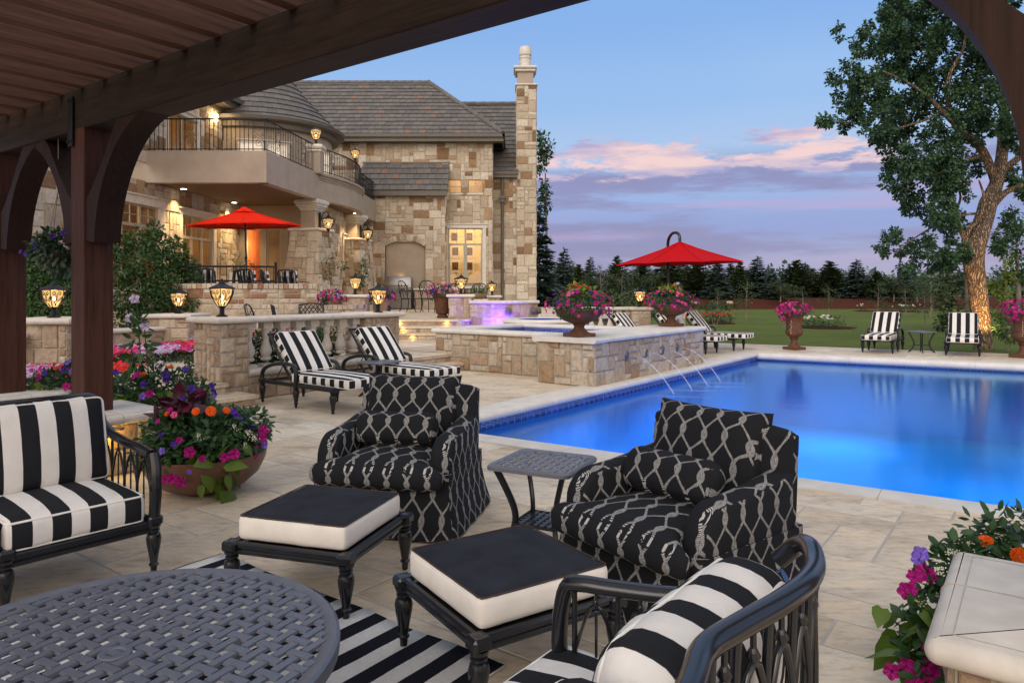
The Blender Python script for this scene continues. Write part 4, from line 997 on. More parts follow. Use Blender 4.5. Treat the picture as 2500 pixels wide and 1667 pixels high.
room(bw0, bw1, PZ, 4.0, 2.4, M['paint_amber'], 480, (1, .62, .28), lamp_at=(.45, .6, .8))
mb = hmb(); bxw(mb, f, .85, 1.30, PZ, 3.5, -2.30, -2.2); hpart('lit_wall_panel', mb, M['paint_cream'])
mb = hmb(); bxw(mb, f, 1.18, 1.75, PZ, 2.55, -1.6, -.9); bxw(mb, f, 1.12, 1.80, 2.55, 2.64, -1.65, -.85); hpart('fireplace', mb, M['wall_brick'])
lamp('chandelier_lamp', f(.75, 3.1, -.8), 90, (1, .72, .38), .08)
# porch corner going back to the wing
rs0, rs1 = (-6.37, 24.15), (-6.2, 30.4)
hwall(rs0, rs1, TZ, 4.45, 205, [(2.4, 1.3, 5.6, 2.75)], depth=.02)
window(rs0, rs1, TZ+1.35, TZ+2.72, 2.5, 5.5, 3, None, (2, 2), trim='cast2', trimw=.14)
room(rs0, rs1, TZ, 4.2, 2.0, M['paint_dim'], 70)
# wing facade
wf0, wf1 = (-6.2, 30.4), (-.84, 30.4); X = lambda u, Y=30.4: (u-1250)/F*Y-wf0[0]
ZV = lambda v, Y=30.4: H-(v-HY)/F*Y
big = (X(1094), ZV(699), X(1178), ZV(557)); sm1 = (X(1094.5), ZV(472), X(1127), ZV(438)); sm2 = (X(1142.5), ZV(472), X(1177), ZV(438))
hwall((-9.4, 30.4), (-6.2, 30.4), 4.4, 8.12, 209)
hwall(wf0, wf1, TZ, 8.12, 210, [(big[0]-.1, big[1]-TZ-.1, big[2]+.1, big[3]-TZ+.1), (sm1[0], sm1[1]-TZ, sm1[2], sm1[3]-TZ), (sm2[0], sm2[1]-TZ, sm2[2], sm2[3]-TZ)], cell=.17, depth=.022)
window(wf0, wf1, big[1], big[3], big[0], big[2], 2, ZV(597), (2, 2), trim='cast', trimw=.15, frame='green_trim')
for s in (sm1, sm2): window(wf0, wf1, s[1], s[3], s[0], s[2], 1, None, (2, 2), frame='green_trim')
fb = room((X(1060)+wf0[0], 30.4), (-.95, 30.4), TZ, 4.9, 2.6, M['paint_cream'], 90, (1, .62, .26), lamp_at=(.6, .45, .85))
room((X(1070)+wf0[0], 30.4), (-.95, 30.4), 5.1, 7.0, 1.6, M['paint_dim'], 75, (1, .74, .35))
# framed pictures and a couch in the lit room
Lw, f = face_map(wf0, wf1, 0)
pic = simple('picture_print', (.10, .06, .035), .6, var=.9, scale=22)
for i, (u, v) in enumerate(((1108, 577), (1145, 577), (1110, 613), (1145, 613), (1110, 649), (1145, 649))):
    a = (u-1250)/F*32.6-wf0[0]; z = H-(v-HY)/F*32.6; mb = hmb(); bxw(mb, f, a-.24, a+.24, z-.30, z+.30, -2.59, -2.55); bxw(mb, f, a-.14, a+.14, z-.18, z+.18, -2.55, -2.54, .5, 1); hpart('picture_frame', mb, [M['white_fabric'], pic])
mb = hmb(); bxw(mb, f, big[0]+.1, big[2]+.3, TZ, TZ+.75, -2.4, -1.6); bxw(mb, f, big[0]+.1, big[2]+.3, TZ+.75, TZ+1.1, -2.45, -2.2); hpart('couch', mb, simple('couch_cloth', (.20, .08, .05), .9))
mb = hmb(); mb.lathe([(.16, 0), (.11, .28)], 14, f(X(1172), TZ+1.75, -2.0)); mb.lathe([(.02, -.7), (.02, 0)], 6, f(X(1172), TZ+1.75, -2.0)); hpart('floor_lamp', mb, M['paint_cream'])
# projecting bay under the lean-to roof, with the arched grill niche
by = 29.8; XB = lambda u: (u-1250)/F*by
b0x, b1x = XB(872), XB(1087)
def niche_top(x):   # arch line
    c = (XB(945)+XB(1032.7))/2; hw = (XB(1032.7)-XB(945))/2; k = (x-c)/hw
    return ZV(595, by)+(.155)*max(0, 1-k*k)
opn = (XB(945)-b0x, .0, XB(1032.7)-b0x, ZV(590, by)-TZ)
hwall((b0x, by), (b1x, by), TZ, 5.70, 221, [opn], depth=.022)
hwall((b1x, by), (b1x, 30.4), TZ, 5.70, 222, depth=.022); hwall((b0x, 30.4), (b0x, by), TZ, 5.70, 223, depth=.022)
mb = hmb(); L, f = face_map((b0x, by), (b1x, by), 0)
n0, n1 = opn[0]-.02, opn[2]+.02
bxw(mb, f, n0-.05, n1+.05, TZ, ZV(583, by), -.14, -.12)
hpart('niche_plaster', mb, M['stucco'], None)
mb = hmb(); c_ = (n0+n1)/2; Rr = 1.35; zc_ = ZV(586, by)-Rr
for i in range(-6, 7):
    w = math.radians(5.6*i)
    for (ra, rb) in ((Rr-.0, Rr+(.30 if i == 0 else .22)),):
        q = []
        for k in (-.02, .05):
            for (rr, ww) in ((ra, w-.045), (ra, w+.045), (rb, w+.045), (rb, w-.045)): q.append(f(c_+rr*math.sin(ww), zc_+rr*math.cos(ww), k))
        mb.add(q, [(0,1,2,3),(4,7,6,5),(0,4,5,1),(1,5,6,2),(2,6,7,3),(3,7,4,0)], (.45 if i == 0 else [.1, .3, .5, .9, .65][i % 5]), 0)
for i in range(12):   # stone shoulders filling the corners under the arch line
    for sgn in (-1, 1):
        a0_, a1_ = c_+sgn*(n1-n0)/2*(i/12), c_+sgn*(n1-n0)/2*((i+1)/12); 
        za = zc_+math.sqrt(max(0, Rr*Rr-(a0_-c_)**2)); zb_ = zc_+math.sqrt(max(0, Rr*Rr-(a1_-c_)**2)); zt_ = ZV(583, by)+.05
        if zb_ < zt_: mb.add([f(a0_, za, .004), f(a1_, zb_, .004), f(a1_, zt_, .004), f(a0_, zt_, .004), f(a0_, za, -.14), f(a1_, zb_, -.14)], [(0,1,2,3) if sgn > 0 else (3,2,1,0), (0,4,5,1)], .1, 0)
hpart('niche_arch', mb, hs, None)
# set-back section, downspout, chimney
hwall((-.84, 30.4), (-.84, 31.4), TZ, 8.12, 230)
hwall((-.84, 31.4), (.22, 31.4), 0, 6.62, 231)
hwall((.20, 31.25), (1.06, 31.25), 0, 10.5, 232, depth=.025); hwall((1.06, 31.25), (1.06, 32.4), 0, 10.5, 233); hwall((.20, 32.4), (.20, 31.25), 6.0, 10.5, 234)
mb = hmb(); cap(mb, [(.14, 31.18), (1.12, 31.18), (1.12, 32.5), (.14, 32.5)], 10.5, .08); 
mb.box((.24, 31.35, 10.5), (.94, 32.2, 11.12), .5, 1); 
cap(mb, [(.13, 31.24), (1.03, 31.24), (1.03, 32.3), (.13, 32.3)], 11.12, .12); cap(mb, [(.07, 31.18), (1.09, 31.18), (1.09, 32.36), (.07, 32.36)], 11.24, .14)
ch = hpart('chimney_stack', mb, [M['cast'], M['stucco']])
mb = hmb(); mb.lathe([(.24,.0),(.24,.42),(.27,.44),(.235,.48),(.235,.54),(.275,.58),(.285,.66),(.25,.92),(.235,.94),(.18,.94),(.18,.3)], 22, (.59, 31.75, 11.38)); hpart('chimney_pot', mb, M['cast'], par=house)
mb = hmb(); mb.tube([(-.42, 31.3, 6.4), (-.42, 31.3, .3)], .06, 10); mb.box((-.56, 31.14, 5.55), (-.28, 31.38, 5.68)); mb.box((-.52, 31.18, 5.40), (-.32, 31.38, 5.55)); hpart('downspout', mb, M['bronze'])
# tiled roofs
def roof_plane(mb, O, ex, ey, poly, rowh=.34, tw=.30, seed=1, lift=.045):
    ex = Vector(ex).normalized(); ey = Vector(ey).normalized(); n = ex.cross(ey); r = random.Random(seed)
    ymax = max(p[1] for p in poly); x0 = min(p[0] for p in poly); x1 = max(p[0] for p in poly)
    mb.add([Vector(O)+ex*p[0]+ey*p[1]-n*.02 for p in poly], [tuple(range(len(poly)))], .1)
    E = [(poly[i], (poly[(i+1) % len(poly)][0]-poly[i][0], poly[(i+1) % len(poly)][1]-poly[i][1])) for i in range(len(poly))]
    for j in range(int(ymax/rowh)+1):
        off = (r.random()-.5)*.1+(tw/2 if j % 2 else 0); x = x0-tw+off
        while x < x1:
            y0, y1 = j*rowh, (j+1)*rowh+.01; q = [(x+.006, y0), (x+tw-.006, y0), (x+tw-.006, y1), (x+.006, y1)]; rr = r.random(); dz = (r.random()-.5)*.012
            for (p, d) in E:
                q = clip_half(q, p, d)
                if len(q) < 3: break
            x += tw
            if len(q) < 3 or area(q) < .004: continue
            P = lambda a: Vector(O)+ex*a[0]+ey*a[1]+n*(lift*(1-(a[1]-y0)/(y1-y0))+.004+dz)
            vs = [P(a) for a in q]+[Vector(O)+ex*a[0]+ey*a[1]-n*.01 for a in q]; k = len(q)
            mb.add(vs, [tuple(range(k))]+[(i, k+i, k+(i+1) % k, (i+1) % k) for i in range(k)], rr)
pitch = .9; ca = 1/math.hypot(1, pitch)
mb = hmb(); ez, ey0 = 8.10, 29.95; rl = 3.45/ca
roof_plane(mb, (-12, ey0, ez), (1, 0, 0), (0, 1, pitch), [(0, 0), (11.6, 0), (8.12, rl), (0, rl)], seed=3)
roof_plane(mb, (-.4, ey0, ez), (0, 1, 0), (-1, 0, pitch), [(0, 0), (7.0, 0), (3.5, rl)], seed=4)
for (a, b) in (((-12, 33.42, ez+3.12), (-3.88, 33.42, ez+3.12)), ((-.4, 29.95, ez+.02), (-3.88, 33.42, ez+3.13))):
    a, b = Vector(a), Vector(b); k = int((b-a).length/.36)
    for i in range(k):
        p, q = a.lerp(b, i/k), a.lerp(b, (i+1.12)/k); mb.tube([p+V(0,0,.0), q+V(0,0,.045)], [.12, .10], 8, r=rng.random()*.9)
roof_plane(mb, (-1.2, 31.15, 6.72), (1, 0, 0), (0, 1, 1), [(0, 0), (1.47, 0), (1.75, 5.55), (0, 5.55)], seed=5)
k = 8
for i in range(k): mb.tube([V(-3.2+3.75*i/k, 35.05, 10.66), V(-3.2+3.75*(i+1.1)/k, 35.05, 10.70)], [.12, .10], 8, r=rng.random()*.9)
roof_plane(mb, (-3.4, 31.9, 7.45), (1, 0, 0), (0, 1, 1), [(0, 0), (2.4, 0), (2.4, 4.45), (0, 4.45)], seed=6)
lt0 = XB(898)-.02; roof_plane(mb, (b0x-.1, 29.52, 5.68), (1, 0, 0), (0, 1, 1.42), [(0, 0), (b1x-b0x+.22, 0), (b1x-b0x+.22, 1.55), (.25, 1.55)], rowh=.31, seed=7)
part('roof', mb, M['roof'], house, None)
mb = hmb(); mb.box((b0x+.1, 30.36, 6.93), (b1x+.14, 30.44, 7.0)); mb.box((b0x-.06, 29.50, 5.50), (b1x+.08, 29.62, 5.66)); mb.box((b0x-.06, 29.5, 5.46), (b1x+.08, 29.8, 5.50))
mb.box((-12, 29.86, 7.98), (-.30, 30.0, 8.10)); mb.box((-12, 29.96, 7.80), (-.42, 30.4, 7.98)); mb.box((-12, 29.90, 7.94), (-.36, 30.0, 7.98)); mb.box((-.42, 29.96, 7.80), (-.36, 36, 7.98)); mb.box((-.40, 29.86, 7.98), (-.30, 36, 8.10))
mb.box((-.9, 31.05, 6.60), (.26, 31.18, 6.72)); mb.box((-.9, 31.1, 6.46), (.22, 31.4, 6.60))
hpart('gutter', mb, M['bronze'])
# turret with conical roof
TC = V(-8.9, 25.5, 0); TR = 2.42
mb = hmb()
for i in range(40):
    a0_, a1_ = 2*math.pi*i/40, 2*math.pi*(i+1)/40
    q = [TC+V(TR*math.cos(a), TR*math.sin(a), z) for z in (4.6, 7.0) for a in (a0_, a1_)]
    mb.add([q[0], q[1], q[3], q[2]], [(0,1,2,3)], .5)
hpart('turret_wall', mb, M['stucco'], 60)
mb = hmb(); r_ = random.Random(9)
prof = [(2.80, 7.12), (2.55, 7.30), (1.5, 8.40), (.02, 10.30)]
def cone_at(t):
    t *= 3; i = min(2, int(t)); k = t-i; return prof[i][0]+(prof[i+1][0]-prof[i][0])*k, prof[i][1]+(prof[i+1][1]-prof[i][1])*k
sl = [0]; 
for (a, b), (c, d) in zip(prof, prof[1:]): sl.append(sl[-1]+math.hypot(c-a, d-b))
def cone_s(s):
    s = min(s, sl[-1]-1e-5); i = max(j for j in range(3) if sl[j] <= s); k = (s-sl[i])/(sl[i+1]-sl[i]); return prof[i][0]+(prof[i+1][0]-prof[i][0])*k, prof[i][1]+(prof[i+1][1]-prof[i][1])*k
s = 0
while s < sl[-1]-.1:
    r0, z0 = cone_s(s); r1, z1 = cone_s(s+.30); n = max(8, int(2*math.pi*r0/.30)); o_ = r_.random()
    for i in range(n):
        a0_, a1_ = 2*math.pi*(i+o_)/n+.002/max(r0, .3)*3, 2*math.pi*(i+1+o_)/n
        g = lambda rr, a, z: TC+V(rr*math.cos(a), rr*math.sin(a), z)
        mb.add([g(r0+.03, a0_, z0+.03), g(r0+.03, a1_, z0+.03), g(r1, a1_, z1+.005), g(r1, a0_, z1+.005), g(r0-.01, a0_, z0-.01), g(r0-.01, a1_, z0-.01)], [(0,1,2,3),(0,4,5,1)], r_.random())
    s += .30
hpart('turret_roof', mb, M['roof'], None)
mb = hmb(); mb.lathe([(2.45,6.82),(2.62,6.84),(2.62,7.0),(2.74,7.02),(2.84,7.06),(2.86,7.16),(2.78,7.17),(2.70,7.10),(2.4,7.05)], 48, TC); mb.f = mb.f[:-2]; mb.r = mb.r[:-2]; mb.m = mb.m[:-2]; hpart('turret_gutter', mb, M['bronze'])
# glazed doors on the turret, upper storey
def rfound(ang, w=.62, zb=5.0, zt=6.72, lit=True, paint='paint_cream'):
    a = ang; c = TC+V((TR+.03)*math.cos(a), (TR+.03)*math.sin(a), 0); d = V(-math.sin(a), math.cos(a), 0); n = V(math.cos(a), math.sin(a), 0)
    mb = hmb()
    def q(x0, x1, z0, z1, k0, k1, mi=0):
        P = [c+d*x+n*k+V(0, 0, z) for k in (k0, k1) for (x, z) in ((x0, z0), (x1, z0), (x1, z1), (x0, z1))]
        mb.add(P, [(0,3,2,1),(4,5,6,7),(0,1,5,4),(1,2,6,5),(2,3,7,6),(3,0,4,7)], .5, mi)
    h = w/2
    q(-h-.07, -h, zb, zt, -.02, .05); q(h, h+.07, zb, zt, -.02, .05); q(-h-.07, h+.07, zt, zt+.08, -.02, .05); q(-h, h, zt-.42, zt-.38, -.02, .04); q(-h-.12, h+.12, zt+.08, zt+.12, -.02, .09)
    w_ = hpart('door', mb, M['cast'])
    mb = hmb(); q(-h, h, zb, zt, -.02, .005); part('pane', mb, [bpy.data.materials.get('lit_curtain') or M['paint_cream']], w_)
t = NT('lit_curtain'); t.set(t.ramp(t.noise(8, 3, .5, None, (6, 6, .3)), [(.3, (.5, .45, .38)), (.7, (.75, .72, .68))]), .7); t.b.inputs['Emission Color'].default_value = (1, .82, .6, 1); t.b.inputs['Emission Strength'].default_value = .35
for a, w_ in ((-79, .66), (-60, .62), (-15, .6)): rfound(R(a), w_, 5.0, 6.32)
# upper side wall with eave, door surround and a small wall light
us0, us1 = (-10.0, 13.5), (-9.32, 23.4)
hwall(us0, us1, 4.9, 7.4, 240, [(6.3, 0, 8.0, 1.7)], depth=.02)
window(us0, us1, 4.95, 6.6, 6.35, 7.95, 2, None, (1, 1), trim='cast2', trimw=.12, frame='tan_trim'); room(tuple(face_map(us0, us1, 0)[1](6, 0, 0))[:2], tuple(face_map(us0, us1, 0)[1](8.3, 0, 0))[:2], 4.9, 7.0, 1.5, M['paint_dim'], 20)
mb = hmb(); L, f = face_map(us0, us1, 0); bxw(mb, f, 0, L+.4, 7.4, 7.58, -.2, .45); bxw(mb, f, 0, L+.4, 7.58, 7.72, .38, .58); bxw(mb, f, 0, L, 7.25, 7.4, -.1, .08); hpart('eave', mb, M['bronze'])
mb = hmb(); roof_plane(mb, f(L+.4, 7.72, .55), f(0, 0, 0)-f(1, 0, 0), (f(0, 0, -1)-f(0, 0, 0))+V(0, 0, .8), [(0, 0), (10, 0), (10, 5), (0, 5)][::1], seed=12); hpart('side_roof', mb, M['roof'], None)
mb = hmb(); c_ = f(8.9, 6.95, .12); mb.lathe([(.03, -.12), (.07, -.08), (.08, .08), (.02, .14)], 8, c_); hpart('wall_light', mb, M['bulb']); lamp('wall_light_lamp', f(8.9, 6.95, .35), 9, (1, .66, .3), .05)
# balcony
bal_pts = [(-14, 18.8), (-6.46, 18.8), (-6.07, 22.4)]
curve = [(-6.0, 22.6), (-5.78, 23.3), (-5.55, 24.2), (-5.45, 25.1), (-5.46, 25.9), (-5.55, 26.6), (-5.69, 27.1)]
endp = (-5.65, 30.4)
allp = bal_pts+curve+[endp]
mb = hmb()
for p, q in zip(allp, allp[1:]):
    L, f = face_map(p, q, 0); bxw(mb, f, -.0, L+.0, 4.40, 5.24, -.25, 0)
hpart('balcony_fascia', mb, M['stucco'], 45)
mb = hmb(); poly = ccw(offset(ccw(allp+[(-14, 30.4)]), -.02)); mb.prism(poly, 4.42, 4.95); hpart('porch_ceiling', mb, M['ceiling'])
mb = hmb(); mb.prism(ccw(offset(poly, -.2)), 4.951, 4.96); hpart('balcony_floor', mb, M['flag'])
mb = hmb(); cp = [V(x, y, 5.24) for x, y in [(-6.05, 22.45)]+curve]
mb.tube([p+V(.03, 0, -.02) for p in cp], .055, 8); mb.tube([p+V(.015, 0, -.12) for p in cp], .03, 8); mb.tube([p+V(.01, 0, -.20) for p in cp], .02, 8); hpart('balcony_moulding', mb, M['stucco'])
def railing(mb, pts, z0, z1, sp=.115, panel=None, knots=True, thin=.0105):
    pts = [V(p[0], p[1], 0) for p in pts]; L = [0]
    for a, b in zip(pts, pts[1:]): L.append(L[-1]+(b-a).length)
    def at(s):
        s = min(max(s, 0), L[-1]-1e-6); i = max(j for j in range(len(L)-1) if L[j] <= s); return pts[i].lerp(pts[i+1], (s-L[i])/(L[i+1]-L[i]))
    mb.tube([p+V(0,0,z1) for p in pts], .022, 6); mb.tube([p+V(0,0,z0+.05) for p in pts], .014, 5)
    n = int(L[-1]/sp); s = 0; i = 0; per = panel or 1e9; h = z1-z0
    while s < L[-1]:
        if panel and (i % 14) in (5,):
            w = .30
            for k in (0, w): mb.tube([at(s+k)+V(0,0,z0), at(s+k)+V(0,0,z1)], .013, 4)
            for sg, zc_, cc in ((1, .24, 0), (-1, .74, 1)):
                for (cx_, cy_, rr, a0_, tn, dr) in ((.15+.02*sg, zc_, .125, math.pi*cc, 1.6, sg), (.15-.10*sg, zc_+.25*sg*.9, .05, math.pi*(1-cc), 1.2, sg)):
                    sp_ = spiral_pts(cx_, cy_*h, rr, a0_, tn, dr, 18); mb.tube([at(s+a)+V(0,0,z0+b) for a, b in sp_], .007, 4, cap=False)
            mb.tube([at(s+a)+V(0,0,z0+b*h) for a, b in ((.29,.24),(.25,.40),(.15,.49),(.05,.58),(.01,.74))], .007, 4, cap=False)
            s += w+sp; i += 2; continue
        p = at(s); mb.tube([p+V(0,0,z0), p+V(0,0,z1)], thin, 4)
        if knots:
            zz = {1: (.78, .22), 2: (.5,), 3: (.78, .22)}.get(i % 5, ())
            for z in zz: mb.lathe([(.004, -.03), (.02, 0), (.004, .03)], 4, p+V(0, 0, z0+h*z))
        s += sp; i += 1
mb = hmb(); railing(mb, [(-11, 18.86), (-6.50, 18.86)], 5.24, 6.09, panel=1); hpart('balcony_railing', mb, M['iron'])
mb = hmb(); railing(mb, [(-6.50, 18.9), (-6.16, 22.2)], 5.24, 6.09, panel=1); hpart('balcony_railing', mb, M['iron'])
mb = hmb(); railing(mb, [(x-.08, y) for x, y in curve], 5.30, 6.07, panel=1); hpart('balcony_railing', mb, M['iron'])
mb = hmb(); railing(mb, [(-5.76, 27.1), (-5.73, 30.3)], 5.24, 6.02, panel=1); hpart('balcony_railing', mb, M['iron'])
mb = hmb(); mb.box((-6.32, 22.15, 5.2), (-5.94, 22.53, 5.86)); cap(mb, [(-6.36, 22.11), (-5.90, 22.11), (-5.90, 22.57), (-6.36, 22.57)], 5.86, .08, r=.5, mi=1); cap(mb, [(-6.40, 22.07), (-5.86, 22.07), (-5.86, 22.61), (-6.40, 22.61)], 5.94, .16, mi=1); hpart('balcony_post', mb, [M['stucco'], M['cast']])
make_lantern('lantern', 'lit black lantern on the white capped balcony post beneath the conical roof', (-6.13, 22.34, 6.10), 1.12, .3, light=8, group='lanterns on the balcony rail')
make_lantern('lantern', 'lit black lantern on the curved balcony railing in front of the stone wing', (-5.55, 25.3, 6.08), 1.0, .3, light=8, group='lanterns on the balcony rail')
# porch pillars
for (cx_, cy_) in ((-6.36, 22.7), (-6.02, 27.2)):
    rz = R(-14); c_, s_ = math.cos(rz), math.sin(rz)
    def sq(h, w=1.0): return [(cx_+c_*x*h-s_*y*h, cy_+s_*x*h+c_*y*h) for x, y in ((-1,-1),(1,-1),(1,1),(-1,1))]
    mb = hmb(); zb, zt = .7, 3.42; b_, t_ = sq(.72), sq(.46)
    for i in range(4):
        p0_, p1_ = V(*b_[i], zb), V(*b_[(i+1) % 4], zb); q0, q1 = V(*t_[i], zt), V(*t_[(i+1) % 4], zt); n = (p1_-p0_).cross(q0-p0_).normalized()
        Lw_ = (p1_-p0_).length; stone_face(mb, Lw_, zt-zb, lambda x, y, k, a=p0_, b=p1_, c=q0, d=q1, n=n, Lw_=Lw_: a.lerp(b, x/Lw_).lerp(c.lerp(d, x/Lw_), y/(zt-zb))+n*k, .17, 300+i+int(cy_), depth=.03, rough=.03)
    hpart('pillar_base', mb, [M['house_stone'], M['mortar_tan']], None)
    mb = hmb(); cap(mb, ccw(sq(.53)), 3.42, .09); mb.prism(ccw(sq(.245)), 3.5, 4.2, .5, 1)
    for h_, z0, z1 in ((.27, 4.08, 4.14), (.31, 4.14, 4.20), (.36, 4.20, 4.28), (.40, 4.28, 4.42)): cap(mb, ccw(sq(h_)), z0, z1-z0, .02)
    hpart('column', mb, [M['cast'], M['stucco']])
    mb = hmb(); mb.M = mb.M @ Matrix.Translation((cx_+.30, cy_-.06, 3.72)) @ Matrix.Rotation(rz, 4, 'Z')
    mb.box((-.04, -.05, -.22), (0, .05, .30)); mb.tube([(0,0,.05),(.10,0,.28),(.22,0,.34),(.27,0,.22)], .014, 6); mb.tube([(0,0,-.1),(.1,0,-.12),(.2,0,-.05)], .010, 6)
    br = hpart('lantern_bracket', mb, M['iron'])
    t0 = make_lantern('hung', 'x', (0, 0, 0), 1.15, 0, stem=False, light=0)
    p_ = Vector((cx_+.30, cy_-.06, 3.72))+Matrix.Rotation(rz, 3, 'Z') @ Vector((.27, 0, -.26))
    lo = hpart('wall_lantern', (lambda m: m)(hmb().lathe([(.01, 0), (.011, .02)], 6, p_+V(0, 0, .45))), M['iron'])
    for ch_ in list(t0.children): ch_.parent = lo; ch_.location = p_-HO
    bpy.data.objects.remove(t0); lamp('wall_lantern_lamp', p_+V(.02, -.05, .16), 12, (1, .66, .3), .08)
# recessed porch lights
for (u, v) in ((448, 463), (572, 496), (801, 497.5), (868, 522)):
    Y = F*(H-4.40)/(v-HY); x = (u-CX)/F*Y; mb = hmb(); mb.lathe([(.075, 4.410), (.075, 4.418), (.01, 4.418)], 16, (x, Y, -.004)); mb.f = [mb.f[-2]]+mb.f[:-2]; mb.r = mb.r[:len(mb.f)]; mb.m = mb.m[:len(mb.f)]
    hpart('downlight', mb, M['downlight'])
    l = lamp('porch_downlight', (x, Y, 4.36), 130, (1, .68, .34), .05, 'SPOT', (0, 0, 0)); l.data.spot_size = R(95); l.data.spot_blend = .7
for y in (20.2, 22.9):
    l = lamp('porch_wall_washer', (-8.95+.0*y, y, 4.3), 120, (1, .66, .30), .04, 'SPOT', (0, R(12), 0)); l.data.spot_size = R(80); l.data.spot_blend = .6
l = lamp('grill_light', (XB(978), by-.02, 2.10), 1.2, (1, .72, .35), .05)
# terrace railing above the retaining wall
mb = MB(); railing(mb, [tuple(f_p)[:2] for f_p in [f_(.2, 0, -.15), f_(1.2, 0, -.15), f_(2.2, 0, -.15), f_(2.72, 0, -.15)]], 1.73, 2.10, .14, knots=False)
p_ = f_(2.72, 0, -.15); mb.tube([(p_.x, p_.y, 1.72), (p_.x, p_.y, 2.14)], .03, 8); mb.lathe([(.01, 0), (.035, .03), (.035, .05), (.01, .08)], 10, (p_.x, p_.y, 2.13))
solo('terrace_railing', mb, M['iron'], 'low black iron railing on top of the brick retaining wall', 'railing')
# ---------------------------------------------------------------- furniture tools
def cushion(w, d, h, r=.05, puff=.03, side=.0, n=12, sag=.3, wrinkle=0.0, seed=0):
    """soft rounded box centred on the origin in x,y with its base near z=0"""
    hx, hy, hz = w/2, d/2, h/2; g = [math.sin(math.pi/2*t) for t in [-1+2*i/n for i in range(n+1)]]
    vid = {}; vs = []; fs = []; rr = random.Random(seed); ph = [rr.random()*6 for _ in range(6)]
    def vert(x, y, z):
        k = (round(x, 4), round(y, 4), round(z, 4))
        if k in vid: return vid[k]
        p = Vector((x*hx, y*hy, z*hz)); q = Vector((max(-hx+r, min(hx-r, p.x)), max(-hy+r, min(hy-r, p.y)), max(-hz+r*.999, min(hz-r*.999, p.z))))
        dlt = p-q
        if dlt.length > 1e-9: p = q+dlt.normalized()*r
        fx, fy, fz = max(0, 1-abs(x)**2.6), max(0, 1-abs(y)**2.6), max(0, 1-abs(z)**2)
        up = puff*fx*fy*(1 if z > 0 else sag)
        p.z += up*(1 if z > 0 else -1)*abs(z)
        p.y += side*fx*fz*(1 if y > 0 else -1)*abs(y); p.x += side*fy*fz*(1 if x > 0 else -1)*abs(x)
        if wrinkle: p += Vector((0, 0, wrinkle*(math.sin(x*9+ph[0]+y*3)*.5+math.sin(y*11+ph[1]-x*5)*.5)*(abs(z))))+Vector((0, wrinkle*math.sin(x*13+ph[2])*(abs(y)**4), 0))
        vid[k] = len(vs); vs.append((p.x, p.y, p.z+hz)); return vid[k]
    for i in range(n):
        for j in range(n):
            a, b, c, e = g[i], g[i+1], g[j], g[j+1]
            fs.append((vert(a, c, 1), vert(b, c, 1), vert(b, e, 1), vert(a, e, 1))); fs.append((vert(a, c, -1), vert(a, e, -1), vert(b, e, -1), vert(b, c, -1)))
    m = max(6, n//3); gz = [math.sin(math.pi/2*t) for t in [-1+2*i/m for i in range(m+1)]]
    for i in range(n):
        for j in range(m):
            a, b, c, e = g[i], g[i+1], gz[j], gz[j+1]
            fs.append((vert(a, -1, c), vert(b, -1, c), vert(b, -1, e), vert(a, -1, e))); fs.append((vert(b, 1, c), vert(a, 1, c), vert(a, 1, e), vert(b, 1, e)))
            fs.append((vert(1, a, c), vert(1, b, c), vert(1, b, e), vert(1, a, e))); fs.append((vert(-1, b, c), vert(-1, a, c), vert(-1, a, e), vert(-1, b, e)))
    mb = MB(); mb.add(vs, fs, .5); return mb
def pillow(w, d, h, n=16, seed=0):
    """knife edged scatter pillow with pointed corners"""
    g = [math.sin(math.pi/2*t) for t in [-1+2*i/n for i in range(n+1)]]; vs = []; fs = []; r = random.Random(seed); ph = [r.random()*6 for _ in range(4)]
    for s in (1, -1):
        for j in range(n+1):
            for i in range(n+1):
                x, y = g[i], g[j]; tt = (max(0, 1-x**4)*max(0, 1-y**4))**.55
                vs.append((w/2*x*(1-.07*(1-y*y)), d/2*y*(1-.06*(1-x*x)), s*h/2*tt*(1+.05*math.sin(5*x+ph[0])*math.sin(4*y+ph[1]))+.006*math.sin(7*x+ph[2]+4*y)))
    k = n+1
    for j in range(n):
        for i in range(n):
            a = j*k+i; fs.append((a, a+1, a+k+1, a+k)); b = k*k+a; fs.append((b, b+k, b+k+1, b+1))
    mb = MB(); mb.add(vs, fs, .5); return mb
def rrect(w, d, r, n=5):
    out = []
    for cx_, cy_, a0_ in ((w/2-r, d/2-r, 0), (-w/2+r, d/2-r, 90), (-w/2+r, -d/2+r, 180), (w/2-r, -d/2+r, 270)):
        for k in range(n+1): a = R(a0_+90*k/n); out.append((cx_+r*math.cos(a), cy_+r*math.sin(a)))
    return out
def put_cushion(name, mb, mat, parent, mtx, pipe=None, w=0, d=0, h=0, r=.05, label=None, pz=None):
    o = mesh_obj(name, mb.v, mb.f, mat if isinstance(mat, list) else [mat], parent, None, mb.m, 180, box_uv(mb, 'wrap', (w/2-r*.36) if (pipe and r < .04) else (99 if pipe else None))); o.matrix_local = mtx
    if label: o['label'] = label
    if pipe:
        pm = MB(); ins = r*.30
        for z in (h-ins, ins): pm.tube([(x, y, z) for x, y in rrect(w-2*ins, d-2*ins, max(r*.75, .02))], pipe, 6, closed=True)
        p = part('piping', pm, M['piping'], o, 180)
    return o
T = Matrix.Translation
def RX(a): return Matrix.Rotation(R(a), 4, 'X')
def RY(a): return Matrix.Rotation(R(a), 4, 'Y')
def RZ(a): return Matrix.Rotation(R(a), 4, 'Z')
LEG = [(.010,0),(.014,.006),(.016,.045),(.023,.052),(.023,.060),(.017,.066),(.024,.12),(.033,.18),(.036,.215),(.031,.240),(.021,.250),(.029,.258),(.029,.266),(.022,.272),(.032,.282),(.036,.30)]
